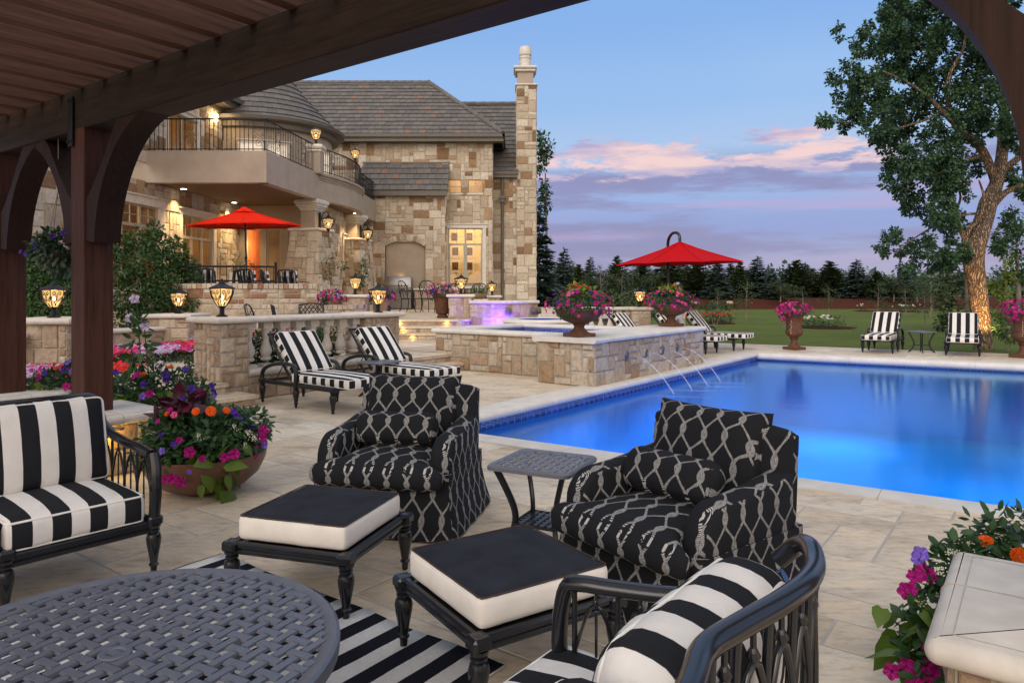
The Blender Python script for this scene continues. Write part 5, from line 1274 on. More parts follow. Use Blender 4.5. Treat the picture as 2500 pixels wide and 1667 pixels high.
def leg_mb(x, y, h=.30, s=1.0):
    m = MB(); k = h/.30; m.lathe([(r*s, z*k) for r, z in LEG], 14, (x, y, 0)); m.box((x-.036*s, y-.036*s, h-.005), (x+.036*s, y+.036*s, h+.05), c=.012); return m
# ---------------------------------------------------------------- settee with striped cushions
def fretwork(mb, p0, p1, zt, zb, n, out=(0, 0)):
    """gothic arch infill between two points on the ground plan, under a rail height function"""
    p0, p1 = Vector((*p0, 0)), Vector((*p1, 0))
    for i in range(n+1):
        t = i/n; p = p0.lerp(p1, t); z = zt(t)
        mb.tube([p+V(0,0,zb), p+V(0,0,z)], .0085, 6)
        if i < n:
            q = p0.lerp(p1, t+1/n); mt = t+.5/n; m_ = p0.lerp(p1, mt); za = min(z, zt(t+1/n))-.05
            mb.tube([p+V(0,0,zb), p+V(0,0,za-.16)]+[p.lerp(m_, s)+V(0,0,za-.16+.16*math.sin(s*math.pi/2)) for s in (.25,.5,.75,1)]+[m_.lerp(q, s)+V(0,0,za-.16+.16*math.cos(s*math.pi/2)) for s in (.25,.5,.75,1)]+[q+V(0,0,zb)], .0065, 5)
            mb.tube([m_+V(0,0,za), m_+V(0,0,zt(mt))], .006, 5); mb.lathe([(.004,-.012),(.012,0),(.004,.012)], 6, m_+V(0,0,za+.005))
            mb.tube([m_+V(0,0,zb), m_+V(0,0,za-.02)], .005, 5)
def make_settee(name, label, loc, rz, n=3, cw=.68):
    L = n*cw+.08; o = thing(name, label, 'sofa', loc, rz); fm = M['gloss_black']
    mb = MB()
    for y in (-.37, .37): mb.box((-L/2, y-.02, .265), (L/2, y+.02, .305), c=.008); mb.box((-L/2, y-.014, .235), (L/2, y+.014, .262), c=.006)
    for x in (-L/2, L/2): mb.box((x-.02, -.37, .265), (x+.02, .37, .305), c=.008)
    mb.box((-L/2+.02, -.35, .29), (L/2-.02, .35, .303)); part('seat_frame', mb, fm, o)
    for i in range(n+1):
        for y in (-.37, .37): part('leg', leg_mb(-L/2+.0+L*i/n, y, .28, 1.12), fm, o)
    mb = MB(); zt = .925
    mb.tube([(-L/2, .40, .30), (-L/2, .44, .85), (-L/2+.012, .45, .905), (-L/2+.05, .45, zt)]+[(x, .45, zt) for x in (-L/4, 0, L/4)]+[(L/2-.05, .45, zt), (L/2-.012, .45, .905), (L/2, .44, .85), (L/2, .40, .30)], .024, 12, flat=1.2)
    fretwork(mb, (-L/2, .435), (L/2, .435), lambda t: zt, .30, int(L/.17)); part('back_frame', mb, fm, o)
    for sx in (-1, 1):
        mb = MB(); x = sx*L/2
        pts = [(x, .43, .84), (x, .36, .76), (x, .22, .71), (x, .0, .685), (x, -.2, .68), (x, -.34, .665)]
        mb.tube(pts, .026, 12, flat=1.15); mb.tube([(x, -.36, .675), (x, -.385, .60), (x, -.395, .45), (x, -.375, .30)], [.032, .034, .032, .03], 10)
        fretwork(mb, (x, -.33), (x, .38), lambda t: .665+.02*t+.05*max(0, t-.7)*3, .30, 4); part('arm', mb, fm, o)
    for i in range(n):
        x = -L/2+.04+cw*(i+.5)
        cm = cushion(cw-.012, .70, .155, .035, .035, .008, 14, wrinkle=.002, seed=i); put_cushion('seat_cushion', cm, M['stripe_sofa'], o, T((x, -.04, .305)), .0065, cw-.012, .70, .155, .035)
        cm = cushion(cw-.02, .50, .15, .045, .05, .0, 14, sag=.6, wrinkle=.003, seed=i+9); put_cushion('back_cushion', cm, M['stripe_sofa'], o, T((x, .225, .458)) @ RX(78) @ T((0, .235, 0)), .0065, cw-.02, .50, .15, .045)
    return o
rz1 = R(50); xa = V(math.cos(rz1), math.sin(rz1), 0); ya = V(-xa.y, xa.x, 0); Ls_ = 3*.68+.08
c1 = V(-2.02, 4.03, 0)-xa*(Ls_/2)+ya*.37
make_settee('settee', 'glossy black settee with wide striped cushions beside the round lattice table', c1, rz1)
# ---------------------------------------------------------------- near settee seen from behind
sc0 = V(.25, 1.6, 0)
st2 = thing('settee', 'glossy black settee with fat striped pillows, its curved back rail nearest the viewer', 'sofa', sc0)
def smb(): m = MB(); m.M = T(-sc0); return m
fa = V(.616, .788, 0); fc = V(-.788, .616, 0)   # along the seat, and the way it faces
rail = [(.02,.66,.925),(.12,.85,.93),(.22,1.03,.935),(.300,1.20,.935),(.356,1.32,.935),(.442,1.405,.935),(.563,1.511,.935),(.662,1.615,.935),(.735,1.735,.93),(.775,1.86,.93),(.778,1.945,.905),(.74,1.985,.85)]
def smooth_path(p, k=4):
    p = [Vector(q) for q in p]; out = []
    for i in range(len(p)-1):
        a, b, c, d = p[max(i-1, 0)], p[i], p[i+1], p[min(i+2, len(p)-1)]
        for j in range(k):
            t = j/k; out.append(.5*((2*b)+(c-a)*t+(2*a-5*b+4*c-d)*t*t+(3*b-a-3*c+d)*t**3))
    return out+[p[-1]]
mb = smb(); mb.tube(smooth_path(rail), .0255, 18, up=(0, 0, 1)); 
rp = smooth_path(rail)[:-8]
for i in range(2, len(rp)-1, 3):
    p = rp[i]; q = V(p.x+fc.x*.03, p.y+fc.y*.03, .30)
    mb.tube([p-V(0,0,.02), q], .011, 8)
    if i+3 < len(rp):
        p2 = rp[i+3]; m_ = (p+p2)/2
        mb.tube([V(p.x,p.y,.55), V(p.x,p.y,.72)]+[V(p.x,p.y,0).lerp(V(m_.x,m_.y,0), s)+V(0,0,.72+.13*math.sin(s*math.pi/2)) for s in (.3,.6,1)]+[V(m_.x,m_.y,0).lerp(V(p2.x,p2.y,0), s)+V(0,0,.72+.13*math.cos(s*math.pi/2)) for s in (.3,.6,1)]+[V(p2.x,p2.y,.55)], .009, 8)
        mb.lathe([(.005,-.02),(.016,0),(.005,.02)], 8, V(m_.x, m_.y, .86)); mb.tube([V(m_.x,m_.y,.86), V(m_.x,m_.y,.92)], .007, 6)
part('back_frame', mb, M['gloss_black'], st2, 60)
a_f = V(.195, 2.225, 0); a_b = V(.76, 1.985, 0)
mb = smb(); pts = [a_b+V(0,0,.80), a_b.lerp(a_f, .2)+V(0,0,.735), a_b.lerp(a_f, .5)+V(0,0,.70), a_b.lerp(a_f, .8)+V(0,0,.69), a_b.lerp(a_f, .97)+V(0,0,.688), a_f+fc*.03+V(0,0,.665), a_f+fc*.055+V(0,0,.55), a_f+fc*.05+V(0,0,.42), a_f+V(0,0,.28)]
mb.tube(smooth_path(pts), .0245, 14, up=(0, 0, 1), flat=1.25)
fretwork(mb, a_f[:2], a_b.lerp(a_f, .1)[:2], lambda t: .68+.03*t, .30, 4); part('arm', mb, M['gloss_black'], st2, 60)
mb = smb(); q = [a_f, a_b, a_b-fa*1.5, a_f-fa*1.5]
for i in range(4): mb.tube([q[i]+V(0,0,.28), q[(i+1)%4]+V(0,0,.28)], .022, 8); mb.tube([q[i]+V(0,0,.245), q[(i+1)%4]+V(0,0,.245)], .014, 8)
part('seat_frame', mb, M['gloss_black'], st2)
for p in (a_f, a_b): part('leg', (lambda m: m)(leg_mb(p.x-sc0.x, p.y-sc0.y, .27, 1.1)), M['gloss_black'], st2)
ang = math.degrees(math.atan2(fa.y, fa.x))
for k in (0, 1):
    c = V(.365, 1.72, 0)-fa*.73*k+fc*.20
    cm = cushion(.71, .68, .16, .035, .035, .01, 16, wrinkle=.003, seed=k); put_cushion('seat_cushion', cm, M['stripe_sofa'], st2, T(c-sc0+V(0,0,.30)) @ RZ(ang+180), .006, .71, .68, .16, .035)
    c = V(.425, 1.625, 0)-fa*.745*k
    cm = cushion(.70, .50, .21, .085, .035, .0, 28, sag=.8, wrinkle=.0035, seed=k+4); put_cushion('back_cushion', cm, M['stripe_sofa'], st2, T(c-sc0-fc*.0+V(0,0,.425)) @ RZ(ang+180) @ T((0, -.045, 0)) @ RX(82) @ T((0, .235, -.105)), .0055, .70, .50, .21, .085)
# ---------------------------------------------------------------- ottomans
def make_ottoman(label, loc, rz, w=.66):
    o = thing('ottoman', label, 'ottoman', loc, rz, 'black and white ottomans'); fm = M['gloss_black']; h = w/2
    for x in (-h, h):
        for y in (-h, h):
            m = leg_mb(x, y, .272, 1.15); 
            a = math.atan2(y, x); m.lathe([(.006,-.02),(.03,-.015),(.034,0),(.03,.015),(.006,.02)], 12, (x, y, .306)); part('leg', m, fm, o)
    mb = MB()
    for s in (-1, 1):
        mb.box((-h, s*h-.018, .285), (h, s*h+.018, .318), c=.009); mb.box((-h, s*h-.012, .255), (h, s*h+.012, .280), c=.006)
        mb.box((s*h-.018, -h, .286), (s*h+.018, h, .319), c=.009); mb.box((s*h-.012, -h, .256), (s*h+.012, h, .281), c=.006)
    mb.box((-h+.01, -h+.01, .296), (h-.01, h-.01, .306)); part('frame', mb, fm, o)
    cm = cushion(w-.03, w-.03, .125, .028, .012, .004, 14, wrinkle=.0015); zt = max(v[2] for v in cm.v)
    cm.m = [1 if sum(cm.v[i][2] for i in f)/len(f) > .1185 else 0 for f in cm.f]
    c = put_cushion('cushion', cm, [M['white_fabric'], M['navy_fabric']], o, T((0, 0, .318)))
    pm = MB(); pm.tube([(x, y, .1225) for x, y in rrect(w-.046, w-.046, .022)], .0035, 6, closed=True); part('piping', pm, simple('dark_piping', (.05, .03, .02), .8) if 'dark_piping' not in bpy.data.materials else bpy.data.materials['dark_piping'], c, 180)
    return o
n1, l1, r1_ = V(-.785, 3.468, 0), V(-1.44, 3.655, 0), V(-.601, 4.08, 0)
make_ottoman('white ottoman with a black top between the round lattice table and the left patterned armchair', (l1+r1_)/2, R(73-90), .655)
n2, l2, r2_ = V(-.119, 2.633, 0), V(-.47, 3.195, 0), V(.42, 3.013, 0)
make_ottoman('nearest square white ottoman with a black top, in front of the near settee arm', (l2+r2_)/2, R(33), .665)
# ---------------------------------------------------------------- woven metal tops
def weave(mb, inside, ext, pitch, w, z0, th=.006, raise_=.006, ang=0.0):
    """basket of flat strips; inside(p, q0, q1) clips a strip to the table shape"""
    c_, s_ = math.cos(ang), math.sin(ang); n = int(ext/pitch)+1
    rot = lambda x, y: (c_*x-s_*y, s_*x+c_*y)
    def plate(d, i, a, b, z, zz):
        p = i*pitch; x0, x1, y0, y1 = (a, b, p-w/2, p+w/2) if d == 0 else (p-w/2, p+w/2, a, b)
        e = .0015
        lo = [rot(x0, y0), rot(x1, y0), rot(x1, y1), rot(x0, y1)]; hi = [rot(x0+e, y0+e), rot(x1-e, y0+e), rot(x1-e, y1-e), rot(x0+e, y1-e)]
        mb.add([(*q, z) for q in lo]+[(*q, zz) for q in hi], [(3,2,1,0),(4,5,6,7),(0,1,5,4),(1,2,6,5),(2,3,7,6),(3,0,4,7)], .5)
    for d in (0, 1):
        for i in range(-n, n+1):
            sp = inside(i*pitch, d)
            if not sp: continue
            plate(d, i, -sp, sp, z0+d*.0006, z0+th+d*.0006)
            for j in range(-n, n+1):
                if (i+j) % 2 != d: continue
                a, b = j*pitch-pitch*.70, j*pitch+pitch*.70; a, b = max(a, -sp), min(b, sp)
                if b-a > .01: plate(d, i, a, b, z0+raise_*.45, z0+th+raise_)
def make_round_table():
    o = thing('coffee_table', 'round grey metal lattice coffee table with an umbrella hole on the striped rug', 'table', (-1.262, 2.272, 0)); m_ = M['table_grey']; Rr = .695
    mb = MB(); weave(mb, lambda p, d: math.sqrt(Rr*.93*Rr*.93-p*p) if abs(p) < Rr*.92 else None, Rr, .066, .031, .4355, .003, .0075, ang=R(-27)); part('lattice_top', mb, m_, o, None)
    mb = MB(); pr = [(Rr*.925,.430),(Rr*.925,.440),(Rr*.93,.443),(Rr*.985,.448),(Rr,.440),(Rr+.002,.425),(Rr,.395),(Rr*.99,.392),(Rr*.985,.40),(Rr*.98,.425)]
    vs = []; n = 96
    for (r, z) in pr:
        for j in range(n): vs.append((r*math.cos(2*math.pi*j/n), r*math.sin(2*math.pi*j/n), z))
    k = len(pr); mb.add(vs, [(i*n+j, i*n+(j+1)%n, ((i+1)%k)*n+(j+1)%n, ((i+1)%k)*n+j) for i in range(k) for j in range(n)], .5); mb.f = [f[::-1] for f in mb.f]; part('rim', mb, m_, o)
    mb = MB(); mb.lathe([(.026,.425),(.026,.445),(.030,.449),(.046,.449),(.050,.446),(.050,.425)], 28); mb.f = mb.f[:-2]; mb.r = mb.r[:-2]; mb.m = mb.m[:-2]; part('umbrella_ring', mb, m_, o)
    for i in range(4):
        a = R(45+90*i+10); c_, s_ = math.cos(a), math.sin(a); mb = MB()
        mb.tube([(c_*r, s_*r, z) for r, z in ((.56,.42),(.50,.33),(.40,.22),(.42,.10),(.54,.02),(.58,.012))], [.022,.024,.022,.020,.022,.024], 8); part('leg', mb, m_, o)
    mb = MB(); mb.tube([(.41*math.cos(2*math.pi*i/24), .41*math.sin(2*math.pi*i/24), .2) for i in range(24)], .012, 6, closed=True); part('stretcher', mb, m_, o)
    return o
make_round_table()
def make_side_table(label, loc, rz, w=.53, h=.56, dist=False):
    o = thing('side_table', label, 'side table', loc, rz, 'small black metal side tables'); m_ = M['satin_black'] if dist else M['table_grey']; ml = M['satin_black']
    mb = MB(); hw = w/2-.035
    weave(mb, lambda p, d: (hw if abs(p) < hw else None), w/2, .052, .022, h-.010, .002, .005, ang=0 if not dist else 0); part('lattice_top', mb, m_, o, None)
    mb = MB(); ro, ri = rrect(w, w, .05), rrect(w-.07, w-.07, .03); n = len(ro)
    pr = [(ri, h-.018), (ri, h-.006), (rrect(w-.02, w-.02, .045), h), (ro, h-.008), (ro, h-.028), (rrect(w-.015, w-.015, .045), h-.030), (rrect(w-.02, w-.02, .045), h-.018)]
    vs = [(*q, z) for P, z in pr for q in P]; k = len(pr)
    mb.add(vs, [(i*n+j, ((i+1)%k)*n+j, ((i+1)%k)*n+(j+1)%n, i*n+(j+1)%n) for i in range(k) for j in range(n)], .5); part('rim', mb, m_, o)
    for sx in (-1, 1):
        for sy in (-1, 1):
            mb = MB(); mb.tube(smooth_path([(sx*r, sy*r, z) for r, z in ((w*.40,h-.03),(w*.335,h*.78),(w*.25,h*.52),(w*.245,h*.34),(w*.32,h*.12),(w*.40,.012))]), .021, 8, flat=.7); mb.lathe([(.018,0),(.02,.008),(.012,.016)], 8, (sx*w*.41, sy*w*.41, 0)); part('leg', mb, ml, o)
    s = w*.25
    mb = MB(); 
    for i in range(-2, 3): mb.box((-s, i*.045-.012, h*.34), (s, i*.045+.012, h*.34+.008)); mb.box((i*.045-.012, -s, h*.34+.004), (i*.045+.012, s, h*.34+.012))
    mb.tube([(x, y, h*.34+.005) for x, y in rrect(2*s+.02, 2*s+.02, .02)], .010, 6, closed=True); part('lower_shelf', mb, ml, o, None); return o
stab = make_side_table('grey metal side table with a basket weave top between the two patterned armchairs', (.19, 4.35, 0), R(-26))
# rug
mb = MB(); K0 = V(-1.753, 4.31, 0)
rugm = MB(); nX, nY = 44, 30; Wd, Lg = 2.15, 3.0
vs = []
for j in range(nY+1):
    for i in range(nX+1): x, y = Wd*i/nX, -Lg*j/nY; vs.append((x+.006*math.sin(y*9), y+.006*math.sin(x*11), .010+.002*math.sin(x*7+y*5)))
rugm.add(vs, [(j*(nX+1)+i, (j+1)*(nX+1)+i, (j+1)*(nX+1)+i+1, j*(nX+1)+i+1) for j in range(nY) for i in range(nX)], .5)
t = NT('rug_stripe'); sep = t.N('ShaderNodeSeparateXYZ'); t.L(t.obj(), sep.inputs[0]); nz = t.noise(5, 3); x = t.math('ADD', sep.outputs[0], t.math('MULTIPLY', nz, .012)); fr = t.math('FRACT', t.math('DIVIDE', t.math('ADD', x, .075), .178))
fn = t.noise(240, 2); f_r = t.math('GREATER_THAN', t.math('ADD', fr, t.math('MULTIPLY', fn, .03)), .515)
t.set(t.mix(.4, t.mix(f_r, (.012, .013, .020), (.60, .59, .57)), t.ramp(t.noise(60, 3), [(.3, (.75, .75, .75)), (.7, (1.1, 1.1, 1.1))]), 'MULTIPLY'), .95, 0, .1); t.bump(fn, .5, .003); M['rug'] = t.m
rug = mesh_obj('rug', rugm.v, rugm.f, [M['rug']], None, None, None, 180); rug.location = K0; rug.rotation_euler = (0, 0, math.atan2(-VB.y, -VB.x)); rug.scale = (1, 1, 1)
rug['label'] = 'black and white striped rug under the round lattice table'; rug['category'] = 'rug'
mo = rug.modifiers.new('thick', 'SOLIDIFY'); mo.thickness = .009; mo.offset = -1
# ---------------------------------------------------------------- skirted armchairs in the chain print
def side_slab(mb, prof, x0, x1, bull):
    """outline in (y, z) extruded across x with soft edges"""
    keep = mb.M; mb.M = keep @ Matrix(((0, 0, 1, 0), (1, 0, 0, 0), (0, 1, 0, 0), (0, 0, 0, 1))); cap(mb, prof, x0, x1-x0, bull, 6); mb.M = keep
def arcp(cy, cz, r, a0, a1, n=8): return [(cy+r*math.cos(R(a0+(a1-a0)*i/n)), cz+r*math.sin(R(a0+(a1-a0)*i/n))) for i in range(n+1)]
def fabric_part(name, mb, parent, smooth=60):
    return mesh_obj(name, mb.v, mb.f, [M['chain']], parent, None, None, smooth, box_uv(mb, 'wrap'))
def make_armchair(label, loc, rz):
    o = thing('armchair', label, 'armchair', loc, rz, 'slipcovered armchairs'); W = .95; D = .82
    mb = MB(); loops = []; n = 64
    for z, fl in ((.015, .050), (.08, .038), (.16, .020), (.26, .004), (.30, -.002), (.34, 0), (.42, 0)):
        P = []
        for i, (x, y) in enumerate(rrect(W+2*fl, D+2*fl, .035, 3)):
            P.append((x, y))
        # densify
        Q = []
        for i in range(len(P)):
            a, b = P[i], P[(i+1) % len(P)]; m_ = max(1, int(math.hypot(b[0]-a[0], b[1]-a[1])/.05))
            for k in range(m_): Q.append((a[0]+(b[0]-a[0])*k/m_, a[1]+(b[1]-a[1])*k/m_))
        loops.append((Q, z, fl))
    m0 = min(len(q) for q, _, _ in loops)
    rs = []
    for Q, z, fl in loops:
        k = len(Q); w = [Q[int(i*k/m0) % k] for i in range(m0)]
        rs.append([(x*(1+.25*fl*math.sin(i*1.7)), y*(1+.25*fl*math.sin(i*1.3)), z) for i, (x, y) in enumerate(w)])
    vs = [p for r in rs for p in r]; mb.add(vs, [(j*m0+i, j*m0+(i+1)%m0, (j+1)*m0+(i+1)%m0, (j+1)*m0+i) for j in range(len(rs)-1) for i in range(m0)]+[tuple((len(rs)-1)*m0+i for i in range(m0))], .5)
    fabric_part('skirt', mb, o)
    for sx in (-1, 1):
        mb = MB(); x0, x1 = (W/2-.15, W/2-.005) if sx > 0 else (-W/2+.005, -W/2+.15)
        prof = [(.34, .38), (.34, .70)]+[(.30, .70), (.10, .665)]+[(-.10, .645)]+arcp(-.20, .46, .18, 85, 165, 8)+[(-.385, .38)]
        side_slab(mb, prof, x0, x1, .035); fabric_part('arm', mb, o)
    mb = MB(); keep = mb.M
    side_slab(mb, [(.24, .38), (.40, .38), (.43, .86), (.42, .90), (.37, .915), (.32, .90), (.30, .86)][::1], -W/2+.02, W/2-.02, .045); fabric_part('backrest', mb, o)
    cm = cushion(W-.30, .74, .155, .065, .045, .01, 16, wrinkle=.002); # T-cushion front spreads across the arms
    for i, (x, y, z) in enumerate(cm.v):
        k = max(0, min(1, (-y-.22)/.10)); cm.v[i] = (x*(1+k*(W-.02-(W-.30))/(W-.30)), y, z)
    put_cushion('seat_cushion', cm, M['chain'], o, T((0, -.145, .325)))
    cm = pillow(.74, .53, .21, 18, 3); put_cushion('back_cushion', cm, M['chain'], o, T((-.04, .235, .46)) @ RZ(1.5) @ RX(76) @ T((0, .25, 0)))
    cm = cushion(.60, .24, .17, .08, .02, .0, 16, sag=.8, wrinkle=.004, seed=5); put_cushion('lumbar_pillow', cm, M['chain'], o, T((-.05, .07, .60)) @ RZ(2) @ RX(72) @ T((0, 0, -.03)))
    return o
make_armchair('patterned black slipcovered armchair left of the basket weave side table', (-.77, 5.02, 0), R(257+90))
make_armchair('patterned black slipcovered armchair right of the side table with its back to the pool', (.86, 3.72, 0), R(217+90))
# ---------------------------------------------------------------- striped loungers
def make_chaise():
    o = thing('chaise_longue', 'striped lounger', 'lounger', (0, 0, 0), 0, 'striped loungers round the pool'); fm = M['satin_black']; hw = .34
    for x in (-.8, 0, .8):
        for y in (-hw, hw): part('leg', leg_mb(x, y, .29, 1.3), fm, o)
    mb = MB()
    for y in (-hw, hw): mb.box((-.8, y-.02, .275), (.82, y+.02, .325), c=.006)
    for x in (-.8, 0, .8): mb.box((x-.016, -hw, .286), (x+.016, hw, .324), c=.006)
    for i in range(9): mb.box((-.1+.11*i, -hw+.01, .30), (-.06+.11*i, hw-.01, .318))
    part('frame', mb, fm, o)
    cm = cushion(.66, 1.24, .125, .035, .015, .005, 14, wrinkle=.0015); put_cushion('seat_cushion', cm, M['stripe_chaise'], o, T((.49, 0, .33)) @ RZ(90), .006, .66, 1.24, .125, .035)
    bm_ = T((-.14, 0, .37)) @ RY(-49)    # back hinge: local +x runs down the back, z is its normal
    cm = cushion(.64, .70, .12, .035, .02, .005, 14, wrinkle=.0015); put_cushion('back_cushion', cm, M['stripe_chaise'], o, T((-.155, 0, .395)) @ Matrix.Rotation(R(49), 4, 'Y') @ T((-.335, 0, .03)) @ RZ(90), .006, .64, .70, .12, .035)
    mb = MB(); A0 = T((-.155, 0, .36)) @ Matrix.Rotation(R(49), 4, 'Y'); mb.M = A0
    for y in (-.315, .315): mb.tube([(0, y, 0), (-.80, y, 0)], .018, 6)
    mb.tube([(-.80, -.33, 0), (-.80, .33, 0)], .020, 8); mb.tube([(-.66, -.31, 0), (-.66, .31, 0)], .010, 6)
    for i in range(5):
        y = -.26+.13*i
        for a, b in ((-1, 1), (1, -1)): mb.tube([(-.66, y+a*.055, 0), (-.73, y, 0), (-.80, y+a*.055, 0)], .007, 5)
    for i in range(5): mb.tube([(-.1-.12*i, -.31, 0), (-.1-.12*i, .31, 0)], .008, 5)
    mb.M = Matrix.Identity(4); mb.tube([(-.40, -.25, .58), (-.62, -.25, .30)], .008, 6); mb.tube([(-.40, .25, .58), (-.62, .25, .30)], .008, 6)
    part('back_frame', mb, fm, o)
    for y in (-hw-.005, hw+.005):
        mb = MB(); mb.tube(smooth_path([(-.80, y, .30), (-.80, y, .41), (-.72, y, .49), (-.50, y, .555), (-.25, y, .575), (-.06, y, .565), (.0, y, .52), (.01, y, .42), (0, y, .30)]), .026, 8, flat=1.25); part('arm', mb, fm, o)
    return o
cha = make_chaise(); dC = math.atan2(-.625, .781)
cha.location = V(-2.92, 9.66, 0)+V(.625, .781, 0).normalized()*.34; cha.rotation_euler = (0, 0, dC)
cha['label'] = 'black and white striped lounger nearest the stone pier of the balustrade'
def fl(px, py, ang, right=False):   # centre from the front left foot
    d = V(math.cos(ang), math.sin(ang), 0); w = V(-d.y, d.x, 0); return V(px, py, 0)-d*.8+w*.34
dup(cha, cha.location+V(.875, 1.18, 0), dC, 'black and white striped lounger nearer the spa steps, behind the small black table')
dup(cha, V(5.95, 18.75, 0)+V(-.785, .62, 0)*.8, dC, 'striped lounger at the far pool corner, the lawn side one of the pair')
dup(cha, V(4.95, 17.75, 0)+V(-.785, .62, 0)*.8, dC, 'striped lounger mostly hidden behind the right end of the spa wall')
dup(cha, V(3.75, 17.30, 0)+V(-.785, .62, 0)*.8, dC, 'striped lounger seen only by its backrest in front of the distant balustrade')
dA = math.atan2(-VA.y, -VA.x)
dup(cha, (V(8.89, 18.13, 0)+V(9.47, 17.78, 0))/2+VA*.8, dA, 'striped lounger facing the pool, left of the pair on the far deck')
dup(cha, (V(10.46, 17.34, 0)+V(11.07, 17.0, 0))/2+VA*.8, dA+.06, 'striped lounger facing the pool in front of the big tree trunk')
t3 = dup(stab, (-2.0, 10.75, 0), dC+.2, 'small black metal table between the two nearest striped loungers', None, (.95, .95, .93))
t4 = dup(stab, (10.4, 18.15, 0), R(20), 'small black metal table between the two loungers facing the pool', None, (.95, .95, .95))
# ---------------------------------------------------------------- dining sets
def make_patio_chair(kind):
    o = thing('patio_chair', 'chair', 'chair', (0, 0, 0), 0); fm = M['satin_black']
    mb = MB(); mb.box((-.25, -.24, .42), (.25, .24, .44), c=.006)
    mb.tube([(x, y, .43) for x, y in rrect(.53, .52, .08)], .014, 6, closed=True); part('seat', mb, fm, o)
    for sx in (-1, 1):
        mb = MB(); mb.tube(smooth_path([(sx*.24, -.24, .43), (sx*.25, -.26, .25), (sx*.23, -.23, .1), (sx*.25, -.29, 0)]), .014, 6); part('leg', mb, fm, o)
        mb = MB(); mb.tube(smooth_path([(sx*.24, .24, .43), (sx*.235, .25, .25), (sx*.235, .27, .1), (sx*.25, .33, 0)]), .014, 6); part('leg', mb, fm, o)
        mb = MB(); mb.tube(smooth_path([(sx*.27, .27, .70), (sx*.30, .10, .69), (sx*.30, -.12, .67), (sx*.295, -.22, .62), (sx*.26, -.22, .54), (sx*.255, -.2, .44)]), .013, 6); part('arm', mb, fm, o)
    mb = MB(); 
    def bp(x, z): return (x*(.52 if kind != 'scroll' else .50), .26+.10*(z-.43)/.5-.06*(1-(x*2)**2)*-1*.5, z)
    if kind == 'lattice':
        mb.tube([bp(x, z) for x, z in ((-.5,.44),(-.5,.90),(-.52,.95),(-.25,.975),(0,.985),(.25,.975),(.52,.95),(.5,.90),(.5,.44))], .017, 6)
        mb.tube([bp(x, .60) for x in (-.5,-.25,0,.25,.5)], .012, 5)
        for k in range(-4, 10):
            for s in (1, -1):
                pts = []
                for q in range(12):
                    z = .60+.36*q/11; x = s*((-.5+k*.167)+(z-.60)*1.35)
                    if -.5 <= x <= .5: pts.append(bp(x, z))
                if len(pts) > 1: mb.tube(pts, .010, 4, cap=False)
    elif kind == 'scroll':
        mb.tube([bp(x, z) for x, z in ((-.42,.44),(-.5,.62),(-.52,.80),(-.44,.92),(-.25,.985),(0,1.0),(.25,.985),(.44,.92),(.52,.80),(.5,.62),(.42,.44))], .016, 6)
        for sx in (-1, 1):
            for (cx_, cz_, r_0, a_, tn) in ((.22, .80, .13, 3.1, 1.3), (.24, .60, .11, 0, 1.2), (.10, .70, .07, 1.5, 1.0)):
                mb.tube([bp(sx*a*1.9, b) for a, b in spiral_pts(cx_, cz_, r_0, a_, tn, 1, 16)], .009, 5, cap=False)
        mb.tube([bp(0, z) for z in (.44,.6,.8,1.0)], .008, 5)
    else:
        mb.tube([bp(x, z) for x, z in ((-.5,.44),(-.5,.92),(-.4,.97),(0,.98),(.4,.97),(.5,.92),(.5,.44))], .02, 6)
        for k in range(5): mb.tube([bp(-.4+.2*k, .46), bp(-.4+.2*k, .97)], .012, 5)
        for k in range(4): mb.tube([bp(-.3+.2*k+.07*math.cos(w), .72+.11*math.sin(w)) for w in [2*math.pi*i/10 for i in range(10)]], .009, 4, closed=True)
    part('back_frame', mb, fm, o)
    if kind == 'striped':
        cm = cushion(.46, .46, .10, .03, .015, .003, 8); put_cushion('seat_cushion', cm, M['stripe_chaise'], o, T((0, 0, .44)))
        cm = cushion(.46, .46, .09, .03, .015, .003, 8); put_cushion('back_cushion', cm, M['stripe_chaise'], o, T((0, .24, .52)) @ RX(82) @ T((0, .2, 0)))
    return o
ch_l = make_patio_chair('lattice'); ch_s = make_patio_chair('scroll'); ch_c = make_patio_chair('striped')
def use(first, pos, rz, label, group, used=set(), scale=None):
    if first.name in used: return dup(first, pos, rz, label, group, scale)
    used.add(first.name); first.location = pos; first.rotation_euler = (0, 0, rz); first['label'] = label; first['group'] = group
    if scale: first.scale = (scale,)*3
    return first
dt = thing('dining_table', 'dark metal dining table seen just above the balustrade rail', 'table', (-3.70, 14.9, .3))
mb = MB(); cap(mb, rrect(1.15, 1.15, .1), .755, .035); part('table_top', mb, M['table_grey'], dt)
for sx in (-1, 1):
    for sy in (-1, 1): mb = MB(); mb.tube([(sx*.5, sy*.5, .75), (sx*.42, sy*.42, .4), (sx*.5, sy*.5, 0)], .02, 8); part('leg', mb, M['table_grey'], dt)
gd = 'chairs round the outdoor dining table'
use(ch_l, (-4.42, 14.35, .3), R(-60+90+75), 'black metal chair with a lattice back, nearest left of the dining table', gd)
use(ch_l, (-4.35, 15.6, .3), R(20), 'black metal chair with a lattice back on the far side of the dining table', gd)
use(ch_l, (-2.85, 14.45, .3), R(-75), 'black lattice backed metal chair at the right of the dining table beside the lantern', gd)
use(ch_s, (-4.98, 14.5, .3), R(95), 'black scroll backed metal chair leaning out at the far left of the dining table', gd)
gg = 'scroll backed chairs on the grill terrace'
use(ch_s, (-3.60, 25.7, TZ), R(70), 'tall black scroll backed chair right beside the steel grill', gg, scale=1.12)
use(ch_s, (-2.85, 25.4, TZ), R(160), 'black scroll backed chair between the grill chair and the brown flower pot', gg, scale=1.12)
